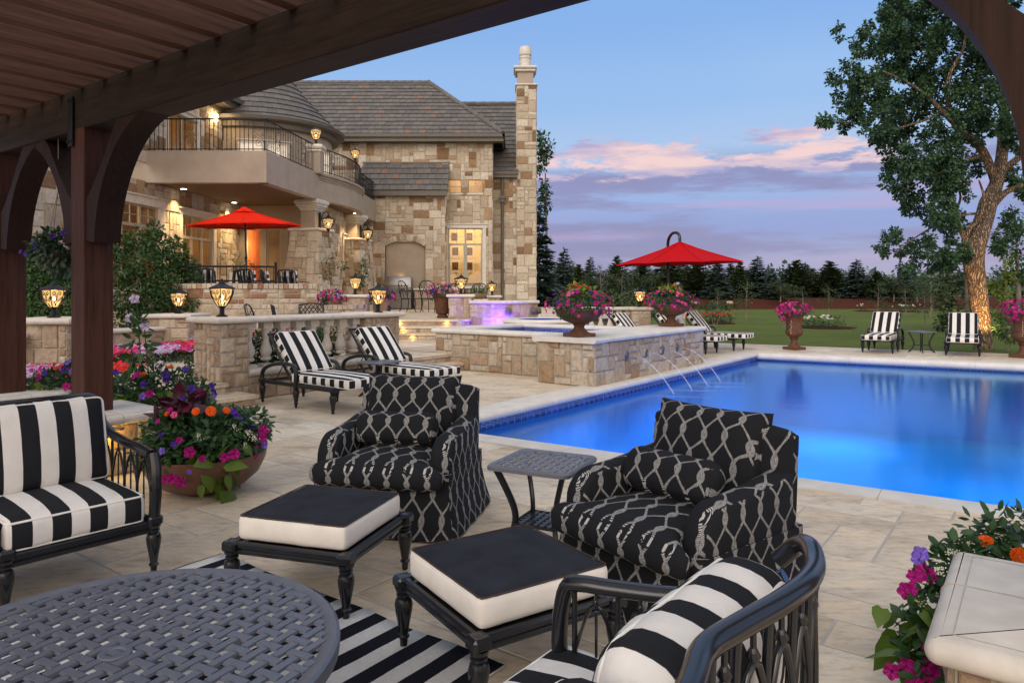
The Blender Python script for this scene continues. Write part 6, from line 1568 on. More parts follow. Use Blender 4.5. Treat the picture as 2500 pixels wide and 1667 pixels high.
use(ch_s, (-1.68, 22.6, TZ), R(170), 'black scroll backed chair behind the lantern in front of the tall window', gg)
use(ch_s, (-1.15, 22.9, TZ), R(200), 'black scroll backed chair behind the small potted plant under the tall window', gg)
gp = 'striped cushioned chairs on the dining terrace'
for (x, y, rz, lab) in ((-7.35, 17.3, 185, 'striped cushioned black chair at the left end of the terrace railing'), (-7.25, 18.7, 0, 'striped cushioned black chair behind the terrace railing, second from its left end'),
                        (-6.35, 17.75, 150, 'striped cushioned black chair directly below the orange red umbrella pole'), (-6.0, 18.2, 115, 'striped cushioned black chair just left of the railing end post'), (-5.55, 18.3, 160, 'striped cushioned black chair right of the railing end post beside the stone pillar')):
    use(ch_c, (x, y, PZ), R(rz), lab, gp, scale=1.0)
dt2 = thing('dining_table', 'dark table on the dining terrace under the orange red umbrella', 'table', (-6.75, 18.2, PZ))
mb = MB(); cap(mb, rrect(1.3, .9, .1), .70, .03); mb.tube([(0, 0, 0), (0, 0, .7)], .05, 10); mb.lathe([(.3, 0), (.28, .02), (.05, .06)], 16); part('table_top', mb, M['satin_black'], dt2)
# ---------------------------------------------------------------- umbrellas
def canopy(mb, Rr, z0, z1, n=8, sag=.06, rot=0.0, sub=5, vent=True, droop=.09, sx=1.0, sy=1.0):
    def P(t, w, k):   # t: 0 hub..1 edge; w: angle index with fraction k between ribs
        a0_, a1_ = rot+2*math.pi*w/n, rot+2*math.pi*(w+1)/n
        pa = V(math.cos(a0_)*sx, math.sin(a0_)*sy, 0); pb = V(math.cos(a1_)*sx, math.sin(a1_)*sy, 0); q = pa.lerp(pb, k)*Rr*t
        bow = 4*k*(1-k); z = z1+(z0-z1)*(t**.86)+.0; z -= sag*bow*t*(1-t)*1.8; z += .03*bow*t*t; q *= (1-.045*bow*t); return V(q.x, q.y, z)
    rows = 8; m = n*sub; vs = []
    t0 = .13 if vent else .015
    for i in range(rows+1):
        t = t0+(1-t0)*i/rows
        for w in range(n):
            for k in range(sub): vs.append(P(t, w, k/sub))
    for w in range(n):
        for k in range(sub): vs.append(P(1, w, k/sub)-V(0, 0, droop*(.25+.2*4*(k/sub)*(1-k/sub)))) 
    fs = [(i*m+j, (i+1)*m+j, (i+1)*m+(j+1)%m, i*m+(j+1)%m) for i in range(rows+1) for j in range(m)]
    mb.add(vs, fs, .5)
    if vent:
        vs = []
        for t, dz in ((.01, .07), (.10, .055), (.20, .035)):
            for w in range(n):
                for k in range(sub): vs.append(P(t, w, k/sub)+V(0, 0, dz))
        mb.add(vs, [(i*m+j, (i+1)*m+j, (i+1)*m+(j+1)%m, i*m+(j+1)%m) for i in range(2) for j in range(m)]+[tuple(range(m))[::-1]], .5)
    return P
um = thing('patio_umbrella', 'orange red market umbrella on the dining terrace under the balcony', 'umbrella', (-6.62, 17.9, PZ)); um.rotation_euler = (R(1.5), R(-1.5), .2)
mb = MB(); P = canopy(mb, 1.36, 2.08, 2.50, 8, rot=.1); part('canopy', mb, M['orange_canvas'], um, 30)
for w in range(8): mb = MB(); mb.tube([P(t, w, 0)+V(0, 0, .004) for t in (.14, .3, .5, .7, .85, 1)], .007, 5); part('seam', mb, M['orange_canvas'], um)
for w in range(8):
    mb = MB(); mb.tube([P(t, w, 0)-V(0, 0, .025) for t in (.02, .3, .6, .98)], .008, 5); mb.tube([P(.5, w, 0)-V(0,0,.03), (0, 0, 1.98)], .006, 4); part('rib', mb, M['satin_black'], um)
mb = MB(); mb.tube([(0, 0, 0), (0, 0, 2.50)], .019, 8); mb.lathe([(.02,-.05),(.035,-.02),(.035,.02),(.02,.05)], 10, (0, 0, 1.28)); mb.lathe([(.02,-.04),(.03,0),(.02,.04)], 8, (0, 0, 1.98)); part('pole', mb, M['satin_black'], um)
mb = MB(); mb.lathe([(.24, 0), (.24, .05), (.06, .08), (.04, .2)], 20); part('base', mb, M['satin_black'], um)
cu = thing('cantilever_umbrella', 'large bright red cantilever umbrella beyond the spa with a hooked black arm', 'umbrella', (4.50, 18.9, 0)); cu.rotation_euler = (0, R(-1.2), 0)
mb = MB(); P = canopy(mb, 1.72, 2.26, 2.86, 8, rot=R(4), sag=.07, droop=.03, vent=False); part('canopy', mb, M['red_canvas'], cu, 30)
for w in range(8): mb = MB(); mb.tube([P(t, w, 0)+V(0, 0, .004) for t in (.02, .3, .5, .7, .85, 1)], .009, 5); part('seam', mb, M['red_canvas'], cu)
for w in range(8):
    mb = MB(); mb.tube([P(t, w, 0)-V(0, 0, .03) for t in (.02, .3, .6, .97)], .010, 5); mb.tube([P(.55, w, 0)-V(0,0,.03), (0, 0, 2.42)], .007, 4); part('rib', mb, M['satin_black'], cu)
mb = MB(); mb.tube(smooth_path([(.0, 0, 2.40), (.0, .0, 2.88), (-.005, .03, 3.02), (-.05, .12, 3.10), (-.12, .32, 3.10), (-.16, .55, 3.0), (-.17, .68, 2.85), (-.17, .72, 2.6)]), .040, 8); part('arm', mb, M['satin_black'], cu)
mb = MB(); mb.tube([(-.17, .73, 0), (-.17, .73, 2.75)], .045, 10); mb.lathe([(.06,-.1),(.08,0),(.06,.1)], 10, (-.17, .73, 1.2)); part('mast', mb, M['satin_black'], cu)
mb = MB(); mb.box((-.6, .3, 0), (.3, 1.2, .08), c=.02); part('base', mb, M['satin_black'], cu)
# ---------------------------------------------------------------- grill in the niche
gx = (XB(945)+XB(1008))/2; gw_ = 1.12
gr = thing('grill', 'stainless steel gas grill in the arched niche of the house wall', 'grill', (gx, by-.36, TZ)); st = M['steel']
mb = MB(); mb.box((-gw_/2, -.26, .02), (gw_/2, .30, .86), c=.01); part('cabinet', mb, st, gr)
for i, (z0, z1) in enumerate(((.40, .66), (.08, .38))):
    mb = MB(); mb.box((-.36, -.285, z0), (.36, -.262, z1), c=.006); d_ = part('drawer', mb, st, gr); mb = MB(); mb.tube([(-.13, -.30, z1-.08), (-.13, -.33, z1-.08), (.13, -.33, z1-.08), (.13, -.30, z1-.08)], .011, 6); part('handle', mb, st, d_)
mb = MB(); mb.box((-gw_/2-.02, -.33, .70), (gw_/2+.02, -.262, .86), c=.015); part('control_panel', mb, st, gr)
for i in range(5): mb = MB(); mb.lathe([(.032, 0), (.030, .02), (.02, .03)], 12); k_ = part('knob', mb, M['bronze'], gr); k_.location = (-.40+.2*i, -.333, .78); k_.rotation_euler = (R(90), 0, 0)
mb = MB(); side_slab(mb, [(-.28, .87), (.28, .87), (.28, 1.30), (.05, 1.36), (-.14, 1.33), (-.26, 1.12)], -gw_/2+.02, gw_/2-.02, .02); hd = part('hood', mb, st, gr); mb = MB(); mb.tube([(-.42, -.27, .95), (-.42, -.33, .97), (.42, -.33, .97), (.42, -.27, .95)], .014, 8); part('handle', mb, st, hd)
mb = MB(); mb.tube([(0,0,0),(0,0,.01)], .045, 14); g_ = part('thermometer', mb, M['cast'], hd); g_.location = (-.05, -.235, 1.17); g_.rotation_euler = (R(66), 0, 0)
ct = thing('grill_counter', 'low stone counter with a pale top right of the steel grill', 'counter', (XB(1045), by-.55, TZ))
mb = MB(); stone_poly(mb, [(-.45, -.2), (1.35, -.2), (1.35, .5), (-.45, .5)], 0, .78, .12, 401); part('base', mb, [M['pale_stone'], M['mortar_tan']], ct, None)
mb = MB(); cap(mb, [(-.5, -.26), (1.4, -.26), (1.4, .5), (-.5, .5)], .78, .08); part('top', mb, M['cast'], ct)
# ---------------------------------------------------------------- pergola
pg = thing('pergola', 'dark stained timber pergola overhead with posts and curved braces', 'pergola', (0, 0, 0)); pg.location = (-3.74, 6.37, .52); PGO = V(-3.74, 6.37, .52)
angB = math.atan2(-VB.y, -VB.x)     # +x of timber frames runs along the beam towards the viewer's right
def pgpart(name, mb, mat, loc, rz, par=None, smooth=35):
    o = part(name, mb, mat, pg if par is None else par, smooth); o.location = Vector(loc)-PGO; o.rotation_euler = (0, 0, rz); return o
pc2 = V(-3.74, 6.37, 0); pc1 = pc2+VB*1.95; pc3 = pc2-VB*6.98+VA*.12
for p in (pc1, pc2, pc3-VB*.055):
    mb = MB(); mb.box((-.125, -.125, .52), (.125, .125, 3.02), c=.008); pgpart('post', mb, M['wood_z'], (p.x, p.y, 0), angB)
mb = MB(); mb.box((-4.5, -.125, 3.0), (11.5, .125, 3.36), c=.008); pgpart('beam', mb, M['wood_x'], (pc2.x, pc2.y, 0), angB)
def brace(sgn):
    mb = MB(); th_ = .11; n = 12
    inn = []; out = []
    for i in range(n+1):
        t = i/n; x = .125+.93*t**1.9*1.0; z = 2.04+.96*(1-(1-t)**1.35)
        inn.append((x, z))
    for i in range(n+1):
        t = i/n; inn_ = inn[i]; x = inn_[0]+.10+.14*math.sin(math.pi*t)*.6+.15*t; z = inn_[1]-.02-.06*(1-t)
        out.append((max(x, .22), min(z, 3.0)))
    lo = [(.125, 2.02), (.27, 2.0)]+[(.27+.86*(i/n)**1.7, 2.0+1.0*(1-(1-i/n)**1.6)) for i in range(1, n+1)]
    hi = [(.125, 3.0), (.125, 2.3)]
    prof = [(.125, 2.02), (.29, 2.0)]+[(.29+.84*(i/n)**1.75, 2.0+1.0*(1-(1-i/n)**1.5)) for i in range(1, n+1)]+[(.72, 3.0)]+[(.125+.56*(1-i/n)**1.6, 3.0-.62*(1-(1-i/n)**2)) for i in range(1, n)]+[(.125, 2.30)]
    k = len(prof); vs = [(sgn*x, -th_, z) for x, z in prof]+[(sgn*x, th_, z) for x, z in prof]
    mb.add(vs, [tuple(range(k)), tuple(range(k, 2*k))[::-1]]+[(i, k+i, k+(i+1)%k, (i+1)%k) for i in range(k)], .5)
    if sgn < 0: mb.f = [f[::-1] for f in mb.f]
    return mb
for p, ss in ((pc1, (1, -1)), (pc2, (1, -1)), (pc3-VB*.055, (-1,))):
    for s in ss: pgpart('brace', brace(s), M['wood_dark'], (p.x, p.y, 0), angB, smooth=25)
for p in (pc2, pc1):
    mb = MB(); mb.box((-.135, -.150, 2.86), (-.045, -.134, 3.30), c=.004)
    for z in (2.90, 3.26):
        for x in (-.12, -.06): mb.lathe([(.016, 0), (.016, .01), (.008, .014)], 8, (0, 0, 0)) if False else mb.box((x-.012, -.160, z-.012), (x+.012, -.149, z+.012), c=.003)
    pgpart('strap', mb, M['iron'], (p.x, p.y, 0), angB)
for i in range(-9, 14):
    t = 2.747-.42*(i) ; 
    x = 2.747+.42*(-i)
    if x < -4 or x > 9.5: continue
    mb = MB(); mb.box((-6.2, -.046, 3.345), (.55, .046, 3.60), c=.005); p = pc2-VB*(x-.12); pgpart('rafter', mb, M['wood_raft'], (p.x, p.y, 0), math.atan2(VA.y, VA.x))
for i in range(0):
    mb = MB(); mb.box((-4.5, -.02, 3.602), (10.5, .02, 3.64), c=.004); p = pc2-VA*(.1+.42*i)+VA*.5; pgpart('purlin', mb, M['wood_raft'], (p.x, p.y, 0), angB)
for p, lab in ((pc1, 'low stone pedestal under the left timber post'), (pc2, 'low stone pedestal under the wide timber post beside the big flower bowl'), (pc3, 'stone pedestal with a broad pale cap in the bottom right corner')):
    o = thing('pedestal', lab, 'pedestal', (p.x, p.y, 0), angB, 'stone pedestals under the pergola posts')
    mb = MB(); stone_poly(mb, [(-.40, -.40), (.40, -.40), (.40, .40), (-.40, .40)], 0, .435, .105, int(500+p.x*10), depth=.022, rough=.02, sizes=[(2,1),(3,2),(2,2),(3,1),(1,1)]); part('base', mb, [M['pale_stone'], M['mortar_tan']], o, None)
    mb = MB(); cap(mb, rrect(.96, .96, .035, 3), .435, .088, seg=8)
    for q in (((-.47, .03), (.47, .03)),): pass
    part('cap', mb, M['cast'], o, 50)
    mb = MB(); z = .5235
    for x in (-.405, .405): mb.box((x-.002, -.405, z), (x+.002, .405, z+.0012))
    for y in (-.405, .405): mb.box((-.405, y-.002, z), (.405, y+.002, z+.0013))
    mb.box((-.405, .045, z), (.405, .053, z+.0015))
    for sx in (-1, 1): mb.tube([(sx*(.405+.0), .049, z)]+[(sx*(.436+.0455*math.sin(w)), .049, .479+.0455*math.cos(w)) for w in [math.pi*i/8 for i in range(9)]], .0035, 5)
    part('joint', mb, M['joint'], o, None)
l = lamp('pedestal_lamp', (-3.36, 6.02, .40), 3.2, (1, .60, .10), .02)
mb = MB(); mb.box((-.07, -.03, 0), (.07, .03, .02)); pl_o = part('step_light', mb, M['bronze']); pl_o.location = (-3.36, 6.04, .412); tag(pl_o, 'small brass light tucked under the cap of the timber post pedestal behind the settee', 'step light')

# ---------------------------------------------------------------- leaves and blossoms
TPL = {
 'oval': (np.array([(0,0,0),(.30,.24,-.05),(.72,.20,-.05),(1,0,-.12),(.72,-.20,-.05),(.30,-.24,-.05),(.5,0,.03)]), [(0,1,6),(1,2,6),(2,3,6),(3,4,6),(4,5,6),(5,0,6)]),
 'quad': (np.array([(0,0,0),(.45,.30,-.06),(1,0,-.1),(.45,-.30,-.06)]), [(0,1,2,3)]),
 'needle': (np.array([(0,.05,0),(1,.02,-.08),(1,-.02,-.08),(0,-.05,0)]), [(0,1,2,3)]),
 'spray': (np.array([(0,.06,0),(.6,.20,-.05),(1,0,-.12),(.6,-.20,-.05),(0,-.06,0)]), [(0,1,2,3,4)]),
 'heart': (np.array([(0,0,0),(-.10,.22,-.02),(.10,.42,-.05),(.45,.36,-.06),(1,0,-.16),(.45,-.36,-.06),(.10,-.42,-.05),(-.10,-.22,-.02),(.42,0,.05)]), [(0,1,8),(1,2,8),(2,3,8),(3,4,8),(4,5,8),(5,6,8),(6,7,8),(7,0,8)]),
}
def leaves(name, pos, dirs, nrms, size, rnd, tpl, mat, parent=None):
    tv, tf = TPL[tpl]; N = len(pos); k = len(tv)
    d = dirs/np.maximum(np.linalg.norm(dirs, axis=1, keepdims=True), 1e-6)
    n = nrms-d*np.sum(nrms*d, axis=1, keepdims=True); n /= np.maximum(np.linalg.norm(n, axis=1, keepdims=True), 1e-6); b = np.cross(n, d)
    s = size[:, None, None]
    vs = pos[:, None, :]+s*(tv[None, :, 0:1]*d[:, None, :]+tv[None, :, 1:2]*b[:, None, :]+tv[None, :, 2:3]*n[:, None, :])
    me = bpy.data.meshes.new(name); nf = len(tf); fl_ = np.concatenate([np.array(f) for f in tf]); ln = np.array([len(f) for f in tf])
    loops = (fl_[None, :]+np.arange(N)[:, None]*k).ravel(); tot = np.tile(ln, N); start = np.concatenate(([0], np.cumsum(tot)[:-1]))
    me.vertices.add(N*k); me.vertices.foreach_set('co', vs.ravel().astype(np.float32)); me.loops.add(len(loops)); me.loops.foreach_set('vertex_index', loops.astype(np.int32))
    me.polygons.add(N*nf); me.polygons.foreach_set('loop_start', start.astype(np.int32)); me.polygons.foreach_set('loop_total', tot.astype(np.int32))
    me.materials.append(M[mat] if isinstance(mat, str) else mat); me.update(calc_edges=True)
    me.attributes.new('rnd', 'FLOAT', 'FACE').data.foreach_set('value', np.repeat(rnd, nf).astype(np.float32))
    if tpl in ('oval', 'heart'): me.shade_smooth()
    o = bpy.data.objects.new(name, me); COL.objects.link(o); o.parent = parent; return o
def unit(N, r=nr): v = r.normal(size=(N, 3)); return v/np.linalg.norm(v, axis=1, keepdims=True)
def scatter(blobs, per, seed, lo=.35):
    """points in soft balls [(centre, (rx, ry, rz), count)] -> positions, outward directions, cluster tint"""
    r = np.random.RandomState(seed); P, O, Tt = [], [], []
    for c, rad, n in blobs:
        n = int(n*per); u = unit(n, r); rr = lo+(1-lo)*r.rand(n)**.6; rr *= 1+.12*np.sin(u[:, 0]*7+u[:, 2]*9+seed)
        P.append(np.array(c)+u*np.array(rad)*rr[:, None]); O.append(u); Tt.append(np.full(n, r.rand()))
    return np.concatenate(P), np.concatenate(O), np.concatenate(Tt)
def foliage(name, blobs, per, size, mat, parent, seed=1, tpl='oval', droop=.4, up=.6, lo=.35, var=.35):
    P, O, Tt = scatter(blobs, per, seed, lo); r = np.random.RandomState(seed+1); N = len(P)
    d = O+unit(N, r)*.8; d[:, 2] -= droop; n = O*.6+unit(N, r)*.5; n[:, 2] += up
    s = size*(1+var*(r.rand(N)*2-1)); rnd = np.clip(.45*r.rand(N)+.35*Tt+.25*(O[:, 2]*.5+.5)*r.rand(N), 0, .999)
    return leaves(name, P, d, n, s, rnd, tpl, mat, parent)
def bloom_mesh(kind):
    mb = MB()
    if kind == 'petunia':
        vs = [(0, 0, -.30)]+[(.22*math.cos(2*math.pi*i/10), .22*math.sin(2*math.pi*i/10), -.08) for i in range(10)]
        for i in range(20):
            r_ = 1+.10*math.cos(math.pi*i/2)-.06*(i % 4 == 2); vs.append((r_*math.cos(2*math.pi*i/20), r_*math.sin(2*math.pi*i/20), .04+.10*math.sin(i*1.57)+.05*rng.random()))
        mb.add(vs, [(0, 1+i, 1+(i+1)%10) for i in range(10)], .02)
        mb.add(vs, [(1+i, 11+2*i, 11+(2*i+1)%20) for i in range(10)]+[(1+i, 11+(2*i+1)%20, 11+(2*i+2)%20, 1+(i+1)%10) for i in range(10)], None)
        mb.tube([(0, 0, -.28), (0, 0, -.95)], [.16, .05], 6, r=.4)
    elif kind == 'impatiens':
        for p in range(5):
            a = 2*math.pi*p/5; c_, s_ = math.cos(a), math.sin(a); pts = [(0,0,0),(.45,.30,.05),(.95,.34,.06),(1.0,0,.0),(.95,-.34,.06),(.45,-.30,.05)]
            mb.add([(c_*x-s_*y, s_*x+c_*y, z) for x, y, z in pts], [(0,1,2,3,4,5)], .5+.4*rng.random())
    elif kind == 'zinnia':
        for lay, (n, r0, z0, tilt) in enumerate(((16, 1.0, 0, .05), (14, .80, .10, .16), (10, .58, .20, .26), (7, .34, .28, .30))):
            for i in range(n):
                a = 2*math.pi*(i+.5*lay)/n; c_, s_ = math.cos(a), math.sin(a); w_ = .20*r0+.05
                pts = [(r0*.15, w_*.3, z0), (r0*.8, w_, z0+tilt*r0*.6), (r0, 0, z0+tilt*r0), (r0*.8, -w_, z0+tilt*r0*.6), (r0*.15, -w_*.3, z0)]
                mb.add([(c_*x-s_*y, s_*x+c_*y, z) for x, y, z in pts], [(0,1,2,3,4)], .35+.55*rng.random())
    elif kind == 'alyssum':
        for i in range(40):
            u = [rng.gauss(0, .45) for _ in range(2)]; z = .45-.5*(u[0]**2+u[1]**2); s = .11
            mb.add([(u[0]+s, u[1], z), (u[0], u[1]+s, z+.03), (u[0]-s, u[1], z), (u[0], u[1]-s, z+.03)], [(0,1,2,3)], .4+.6*rng.random())
    return mb
BM = {}
def bloom(kind, mat, pos, nrm, size, parent, name=None):
    k = (kind, mat)
    if k not in BM: 
        o = part(name or (kind+'_bloom'), bloom_mesh(kind), M[mat], None, None); BM[k] = o.data; bpy.data.objects.remove(o)
    o = bpy.data.objects.new(name or (kind+'_bloom'), BM[k]); COL.objects.link(o); o.parent = parent
    n = Vector(nrm).normalized(); q = n.to_track_quat('Z', 'Y'); o.matrix_local = T(pos) @ q.to_matrix().to_4x4() @ RZ(rng.random()*360) @ Matrix.Diagonal((size, size, size, 1)); return o
def blooms_merged(name, specs, parent, kind='petunia'):
    """many small blossoms on one distant plant as one part; specs = [(pos, nrm, size, mat)]"""
    mats = []; mb = MB(); src = {}
    for pos, nrm, size, mat in specs:
        if mat not in mats: mats.append(mat)
        if mat not in src: src[mat] = bloom_mesh(kind if kind != 'petunia' else 'impatiens')
        b = src[mat]; mtx = T(pos) @ Vector(nrm).normalized().to_track_quat('Z', 'Y').to_matrix().to_4x4() @ RZ(rng.random()*360) @ Matrix.Diagonal((size, size, size, 1))
        mb.M = mtx; k = mats.index(mat); n = len(mb.v); mb.v += [tuple(mtx @ Vector(p)) for p in b.v]; mb.f += [tuple(n+i for i in f) for f in b.f]; mb.r += [rng.random()*.9 for _ in b.f]; mb.m += [k]*len(b.f)
    return part(name, mb, [M[m] for m in mats], parent, None)
def dome_pts(c, rad, n, seed, zlo=-.2, zhi=1.0, k=1.02):
    r = random.Random(seed); out = []
    while len(out) < n:
        u = Vector((r.gauss(0, 1), r.gauss(0, 1), r.gauss(0, 1))).normalized()
        if zlo <= u.z <= zhi: out.append((Vector(c)+Vector((u.x*rad[0], u.y*rad[1], u.z*rad[2]))*k, u))
    return out
BOWL = [(.20,0),(.23,.015),(.33,.06),(.42,.14),(.47,.24),(.485,.31),(.47,.315),(.45,.30),(.40,.26),(.01,.25)]
PED = [(.165,.045),(.16,.06),(.125,.075),(.085,.12),(.075,.155),(.09,.17),(.09,.185),(.12,.20),(.22,.235),(.30,.29),(.345,.35),(.355,.385),(.375,.40),(.37,.41),(.34,.405),(.33,.38),(.01,.36)]
GOB = [(.13,.05),(.12,.07),(.075,.10),(.06,.16),(.07,.21),(.09,.225),(.075,.24),(.12,.27),(.165,.32),(.175,.37),(.165,.39),(.15,.41),(.155,.55),(.175,.66),(.21,.70),(.215,.715),(.19,.71),(.17,.66),(.01,.63)]
POT = [(.13,0),(.14,.02),(.14,.05),(.11,.07),(.11,.09),(.15,.11),(.165,.13),(.19,.30),(.215,.48),(.225,.52),(.245,.535),(.245,.56),(.215,.565),(.20,.54),(.01,.50)]
def pot(parent, prof, s, mat, plinth=0, sc3=None):
    mb = MB(); mb.lathe([(r*s, z*s) for r, z in prof], 40)
    if plinth: mb.box((-plinth*s, -plinth*s, 0), (plinth*s, plinth*s, .055*s), c=.006)
    o = part('bowl', mb, M[mat], parent, 40); return o
# the big bowl beside the settee
fb_ = thing('flower_bowl', 'wide shallow clay bowl overflowing with orange zinnias, magenta petunias and burgundy leaves', 'planter', (-2.46, 5.72, 0)); pot(fb_, BOWL, .98, 'terracotta')
bl = [((0, 0, .40), (.40, .40, .26), 900), ((.20, -.12, .42), (.27, .27, .20), 420), ((-.18, -.1, .44), (.26, .26, .20), 420), ((-.15, .15, .50), (.25, .25, .2), 300), ((.3, .1, .46), (.2, .2, .16), 220)]
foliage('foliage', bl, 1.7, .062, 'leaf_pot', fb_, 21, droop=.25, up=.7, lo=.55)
foliage('sweet_potato_vine', [((.18, -.34, .25), (.17, .10, .14), 26), ((.30, -.20, .36), (.14, .12, .12), 16), ((.26, -.3, .12), (.10, .06, .1), 8)], 1, .125, 'leaf_lime', fb_, 23, 'heart', droop=1.2, up=.1, lo=.5)
foliage('coleus', [((-.14, -.02, .66), (.20, .15, .10), 60), ((-.24, -.08, .58), (.12, .1, .08), 24)], 1, .10, 'leaf_burgundy', fb_, 25, 'heart', droop=.1, up=.8, lo=.4)
foliage('trailing_sprigs', [((-.3, -.3, .36), (.16, .12, .14), 120), ((-.12, -.38, .32), (.16, .1, .13), 90)], 1.4, .045, 'leaf_shrub', fb_, 26, droop=.6)
for (u, v, Y, k, m_, s) in ((515, 1003, 5.42, 'zinnia', 'petal_orange', .040), (478, 1004, 5.45, 'zinnia', 'petal_orange', .032), (408, 1010, 5.5, 'zinnia', 'petal_orange', .028), (553, 1002, 5.5, 'zinnia', 'petal_orange', .030),
    (463, 1104, 5.22, 'petunia', 'petal_magenta', .040), (572, 1108, 5.28, 'petunia', 'petal_magenta', .038), (548, 1116, 5.28, 'petunia', 'petal_magenta', .034), (441, 1176, 5.18, 'petunia', 'petal_magenta', .040), (421, 1168, 5.2, 'petunia', 'petal_magenta', .036), (402, 1170, 5.24, 'petunia', 'petal_magenta', .034), (494, 1120, 5.22, 'petunia', 'petal_magenta', .026), (438, 1074, 5.3, 'petunia', 'petal_magenta', .024),
    (642, 1050, 5.62, 'petunia', 'petal_magenta', .042), (640, 1068, 5.6, 'petunia', 'petal_magenta', .036), (628, 1095, 5.6, 'petunia', 'petal_magenta', .032), (645, 1086, 5.62, 'petunia', 'petal_violet', .030), (620, 1112, 5.58, 'petunia', 'petal_magenta', .028), (652, 1058, 5.7, 'petunia', 'petal_magenta', .034),
    (568, 1005, 5.6, 'petunia', 'petal_purple', .024), (577, 1013, 5.62, 'petunia', 'petal_purple', .024), (585, 1020, 5.62, 'petunia', 'petal_purple', .024), (594, 1026, 5.64, 'petunia', 'petal_purple', .022), (614, 1042, 5.62, 'petunia', 'petal_navy', .028), (575, 1002, 5.7, 'petunia', 'petal_purple', .022),
    (395, 1101, 5.28, 'petunia', 'petal_violet', .026), (424, 1084, 5.3, 'petunia', 'petal_purple', .022), (392, 1062, 5.34, 'petunia', 'petal_navy', .022), (462, 1152, 5.2, 'petunia', 'petal_violet', .018), (385, 1028, 5.4, 'petunia', 'petal_magenta', .020), (415, 1000, 5.4, 'petunia', 'petal_magenta', .022), (425, 1012, 5.38, 'petunia', 'petal_pink', .026),
    (606, 1058, 5.45, 'alyssum', 'petal_white', .035), (618, 1068, 5.45, 'alyssum', 'petal_white', .035), (486, 1064, 5.22, 'alyssum', 'petal_white', .024), (572, 1042, 5.4, 'alyssum', 'petal_white', .025), (598, 1085, 5.4, 'alyssum', 'petal_white', .022)):
    p = PT(u, v, Y); c = Vector((-2.46, 5.72, .38)); n = (p-c).normalized()+V(0, -.55, .25)+V(rng.gauss(0, .2), 0, rng.gauss(0, .2)); bloom(k, m_, p-fb_.location, n, s*1.05, fb_)
# planting behind the timber posts
for (nm, lab, x, y, sd, blk) in (('flower_bowl', 'bowl of purple and magenta petunias with lime leaves behind the wide timber post', -3.62, 7.45, 31, 1), ('flower_bowl', 'bowl of violet petunias between the two timber posts behind the pedestals', -4.85, 8.0, 37, 0)):
    o = thing(nm, lab, 'planter', (x, y, 0)); pot(o, BOWL, .95, 'terracotta')
    foliage('foliage', [((0, 0, .50), (.44, .40, .28), 800), ((.25, -.1, .42), (.26, .24, .24), 350), ((-.3, 0, .5), (.25, .25, .2), 300)], 1.6, .06, 'leaf_pot', o, sd, droop=.3, lo=.5)
    foliage('sweet_potato_vine', [((.30, -.3, .42), (.2, .12, .18), 22), ((-.2, -.3, .5), (.2, .1, .1), 10)], 1, .13, 'leaf_lime', o, sd+1, 'heart', droop=1.0, up=.2)
    for i, (p, n) in enumerate(dome_pts((.02, -.05, .46), (.47, .42, .33), 34, sd, -.35, 1, 1.04)):
        if n.y > .45: continue
        bloom('petunia', ('petal_purple', 'petal_magenta', 'petal_purple', 'petal_violet', 'petal_magenta', 'petal_navy', 'petal_magenta')[i % 7], p, n+V(0, -.5, .1), .036+.008*rng.random(), o)
    for (px_, py_, pz_) in ((.1, -.1, .80), (-.12, -.2, .74)): bloom('zinnia', 'petal_orange', (px_, py_, pz_), (0, -.4, .8), .035, o)
    if blk:
        mb = MB(); 
        for (dx, hh) in ((-.30, 1.45), (-.22, 1.2), (-.38, 1.05), (-.15, .95)): mb.tube(smooth_path([(dx*.5, 0, .3), (dx*.8, 0, .8), (dx, .02, hh)]), .006, 5)
        part('tall_stems', mb, M['leaf_shrub'], o); foliage('tall_stem_leaves', [((-.26, 0, 1.0), (.13, .10, .34), 60)], 1, .11, 'leaf_shrub', o, 77, 'oval', droop=.3)
        for p in ((-.30, -.03, 1.50), (-.18, -.05, 1.22), (-.36, 0, 1.30)): bloom('petunia', 'petal_lilac', p, (.2, -.9, .3), .05, o)
# bottom right planter hugging the pedestal
rp_ = thing('flower_bowl', 'bowl of magenta and violet petunias with lime leaves hugging the bottom right pedestal', 'planter', (2.24, 2.98, 0)); RPL = V(2.24, 2.98, 0)
pot(rp_, BOWL, .55, 'terracotta')
def rb(u, v, Y, r, n): p = PT(u, v, Y)-RPL; return ((p.x, p.y, p.z), (r, r*.7, r), n)
foliage('foliage', [rb(2330, 1400, 2.98, .13, 150), rb(2290, 1470, 2.85, .11, 130), rb(2270, 1560, 2.72, .12, 130), rb(2400, 1330, 3.12, .13, 160), rb(2470, 1315, 3.12, .14, 170), rb(2300, 1640, 2.6, .13, 150), rb(2330, 1560, 2.7, .10, 110), rb(2360, 1400, 3.1, .16, 150), ((0, 0, .36), (.24, .24, .2), 300), ((-.28, -.08, .30), (.16, .12, .16), 200), ((-.40, -.25, .28), (.13, .10, .16), 170)], 1.0, .055, 'leaf_pot', rp_, 41, droop=.3)
foliage('sweet_potato_vine', [rb(2230, 1540, 2.72, .10, 9), rb(2260, 1500, 2.75, .08, 7), rb(2200, 1570, 2.7, .06, 4), rb(2160, 1480, 2.75, .02, 1), rb(2250, 1590, 2.66, .08, 6)], 1, .115, 'leaf_lime', rp_, 44, 'heart', droop=1.0, up=.4)
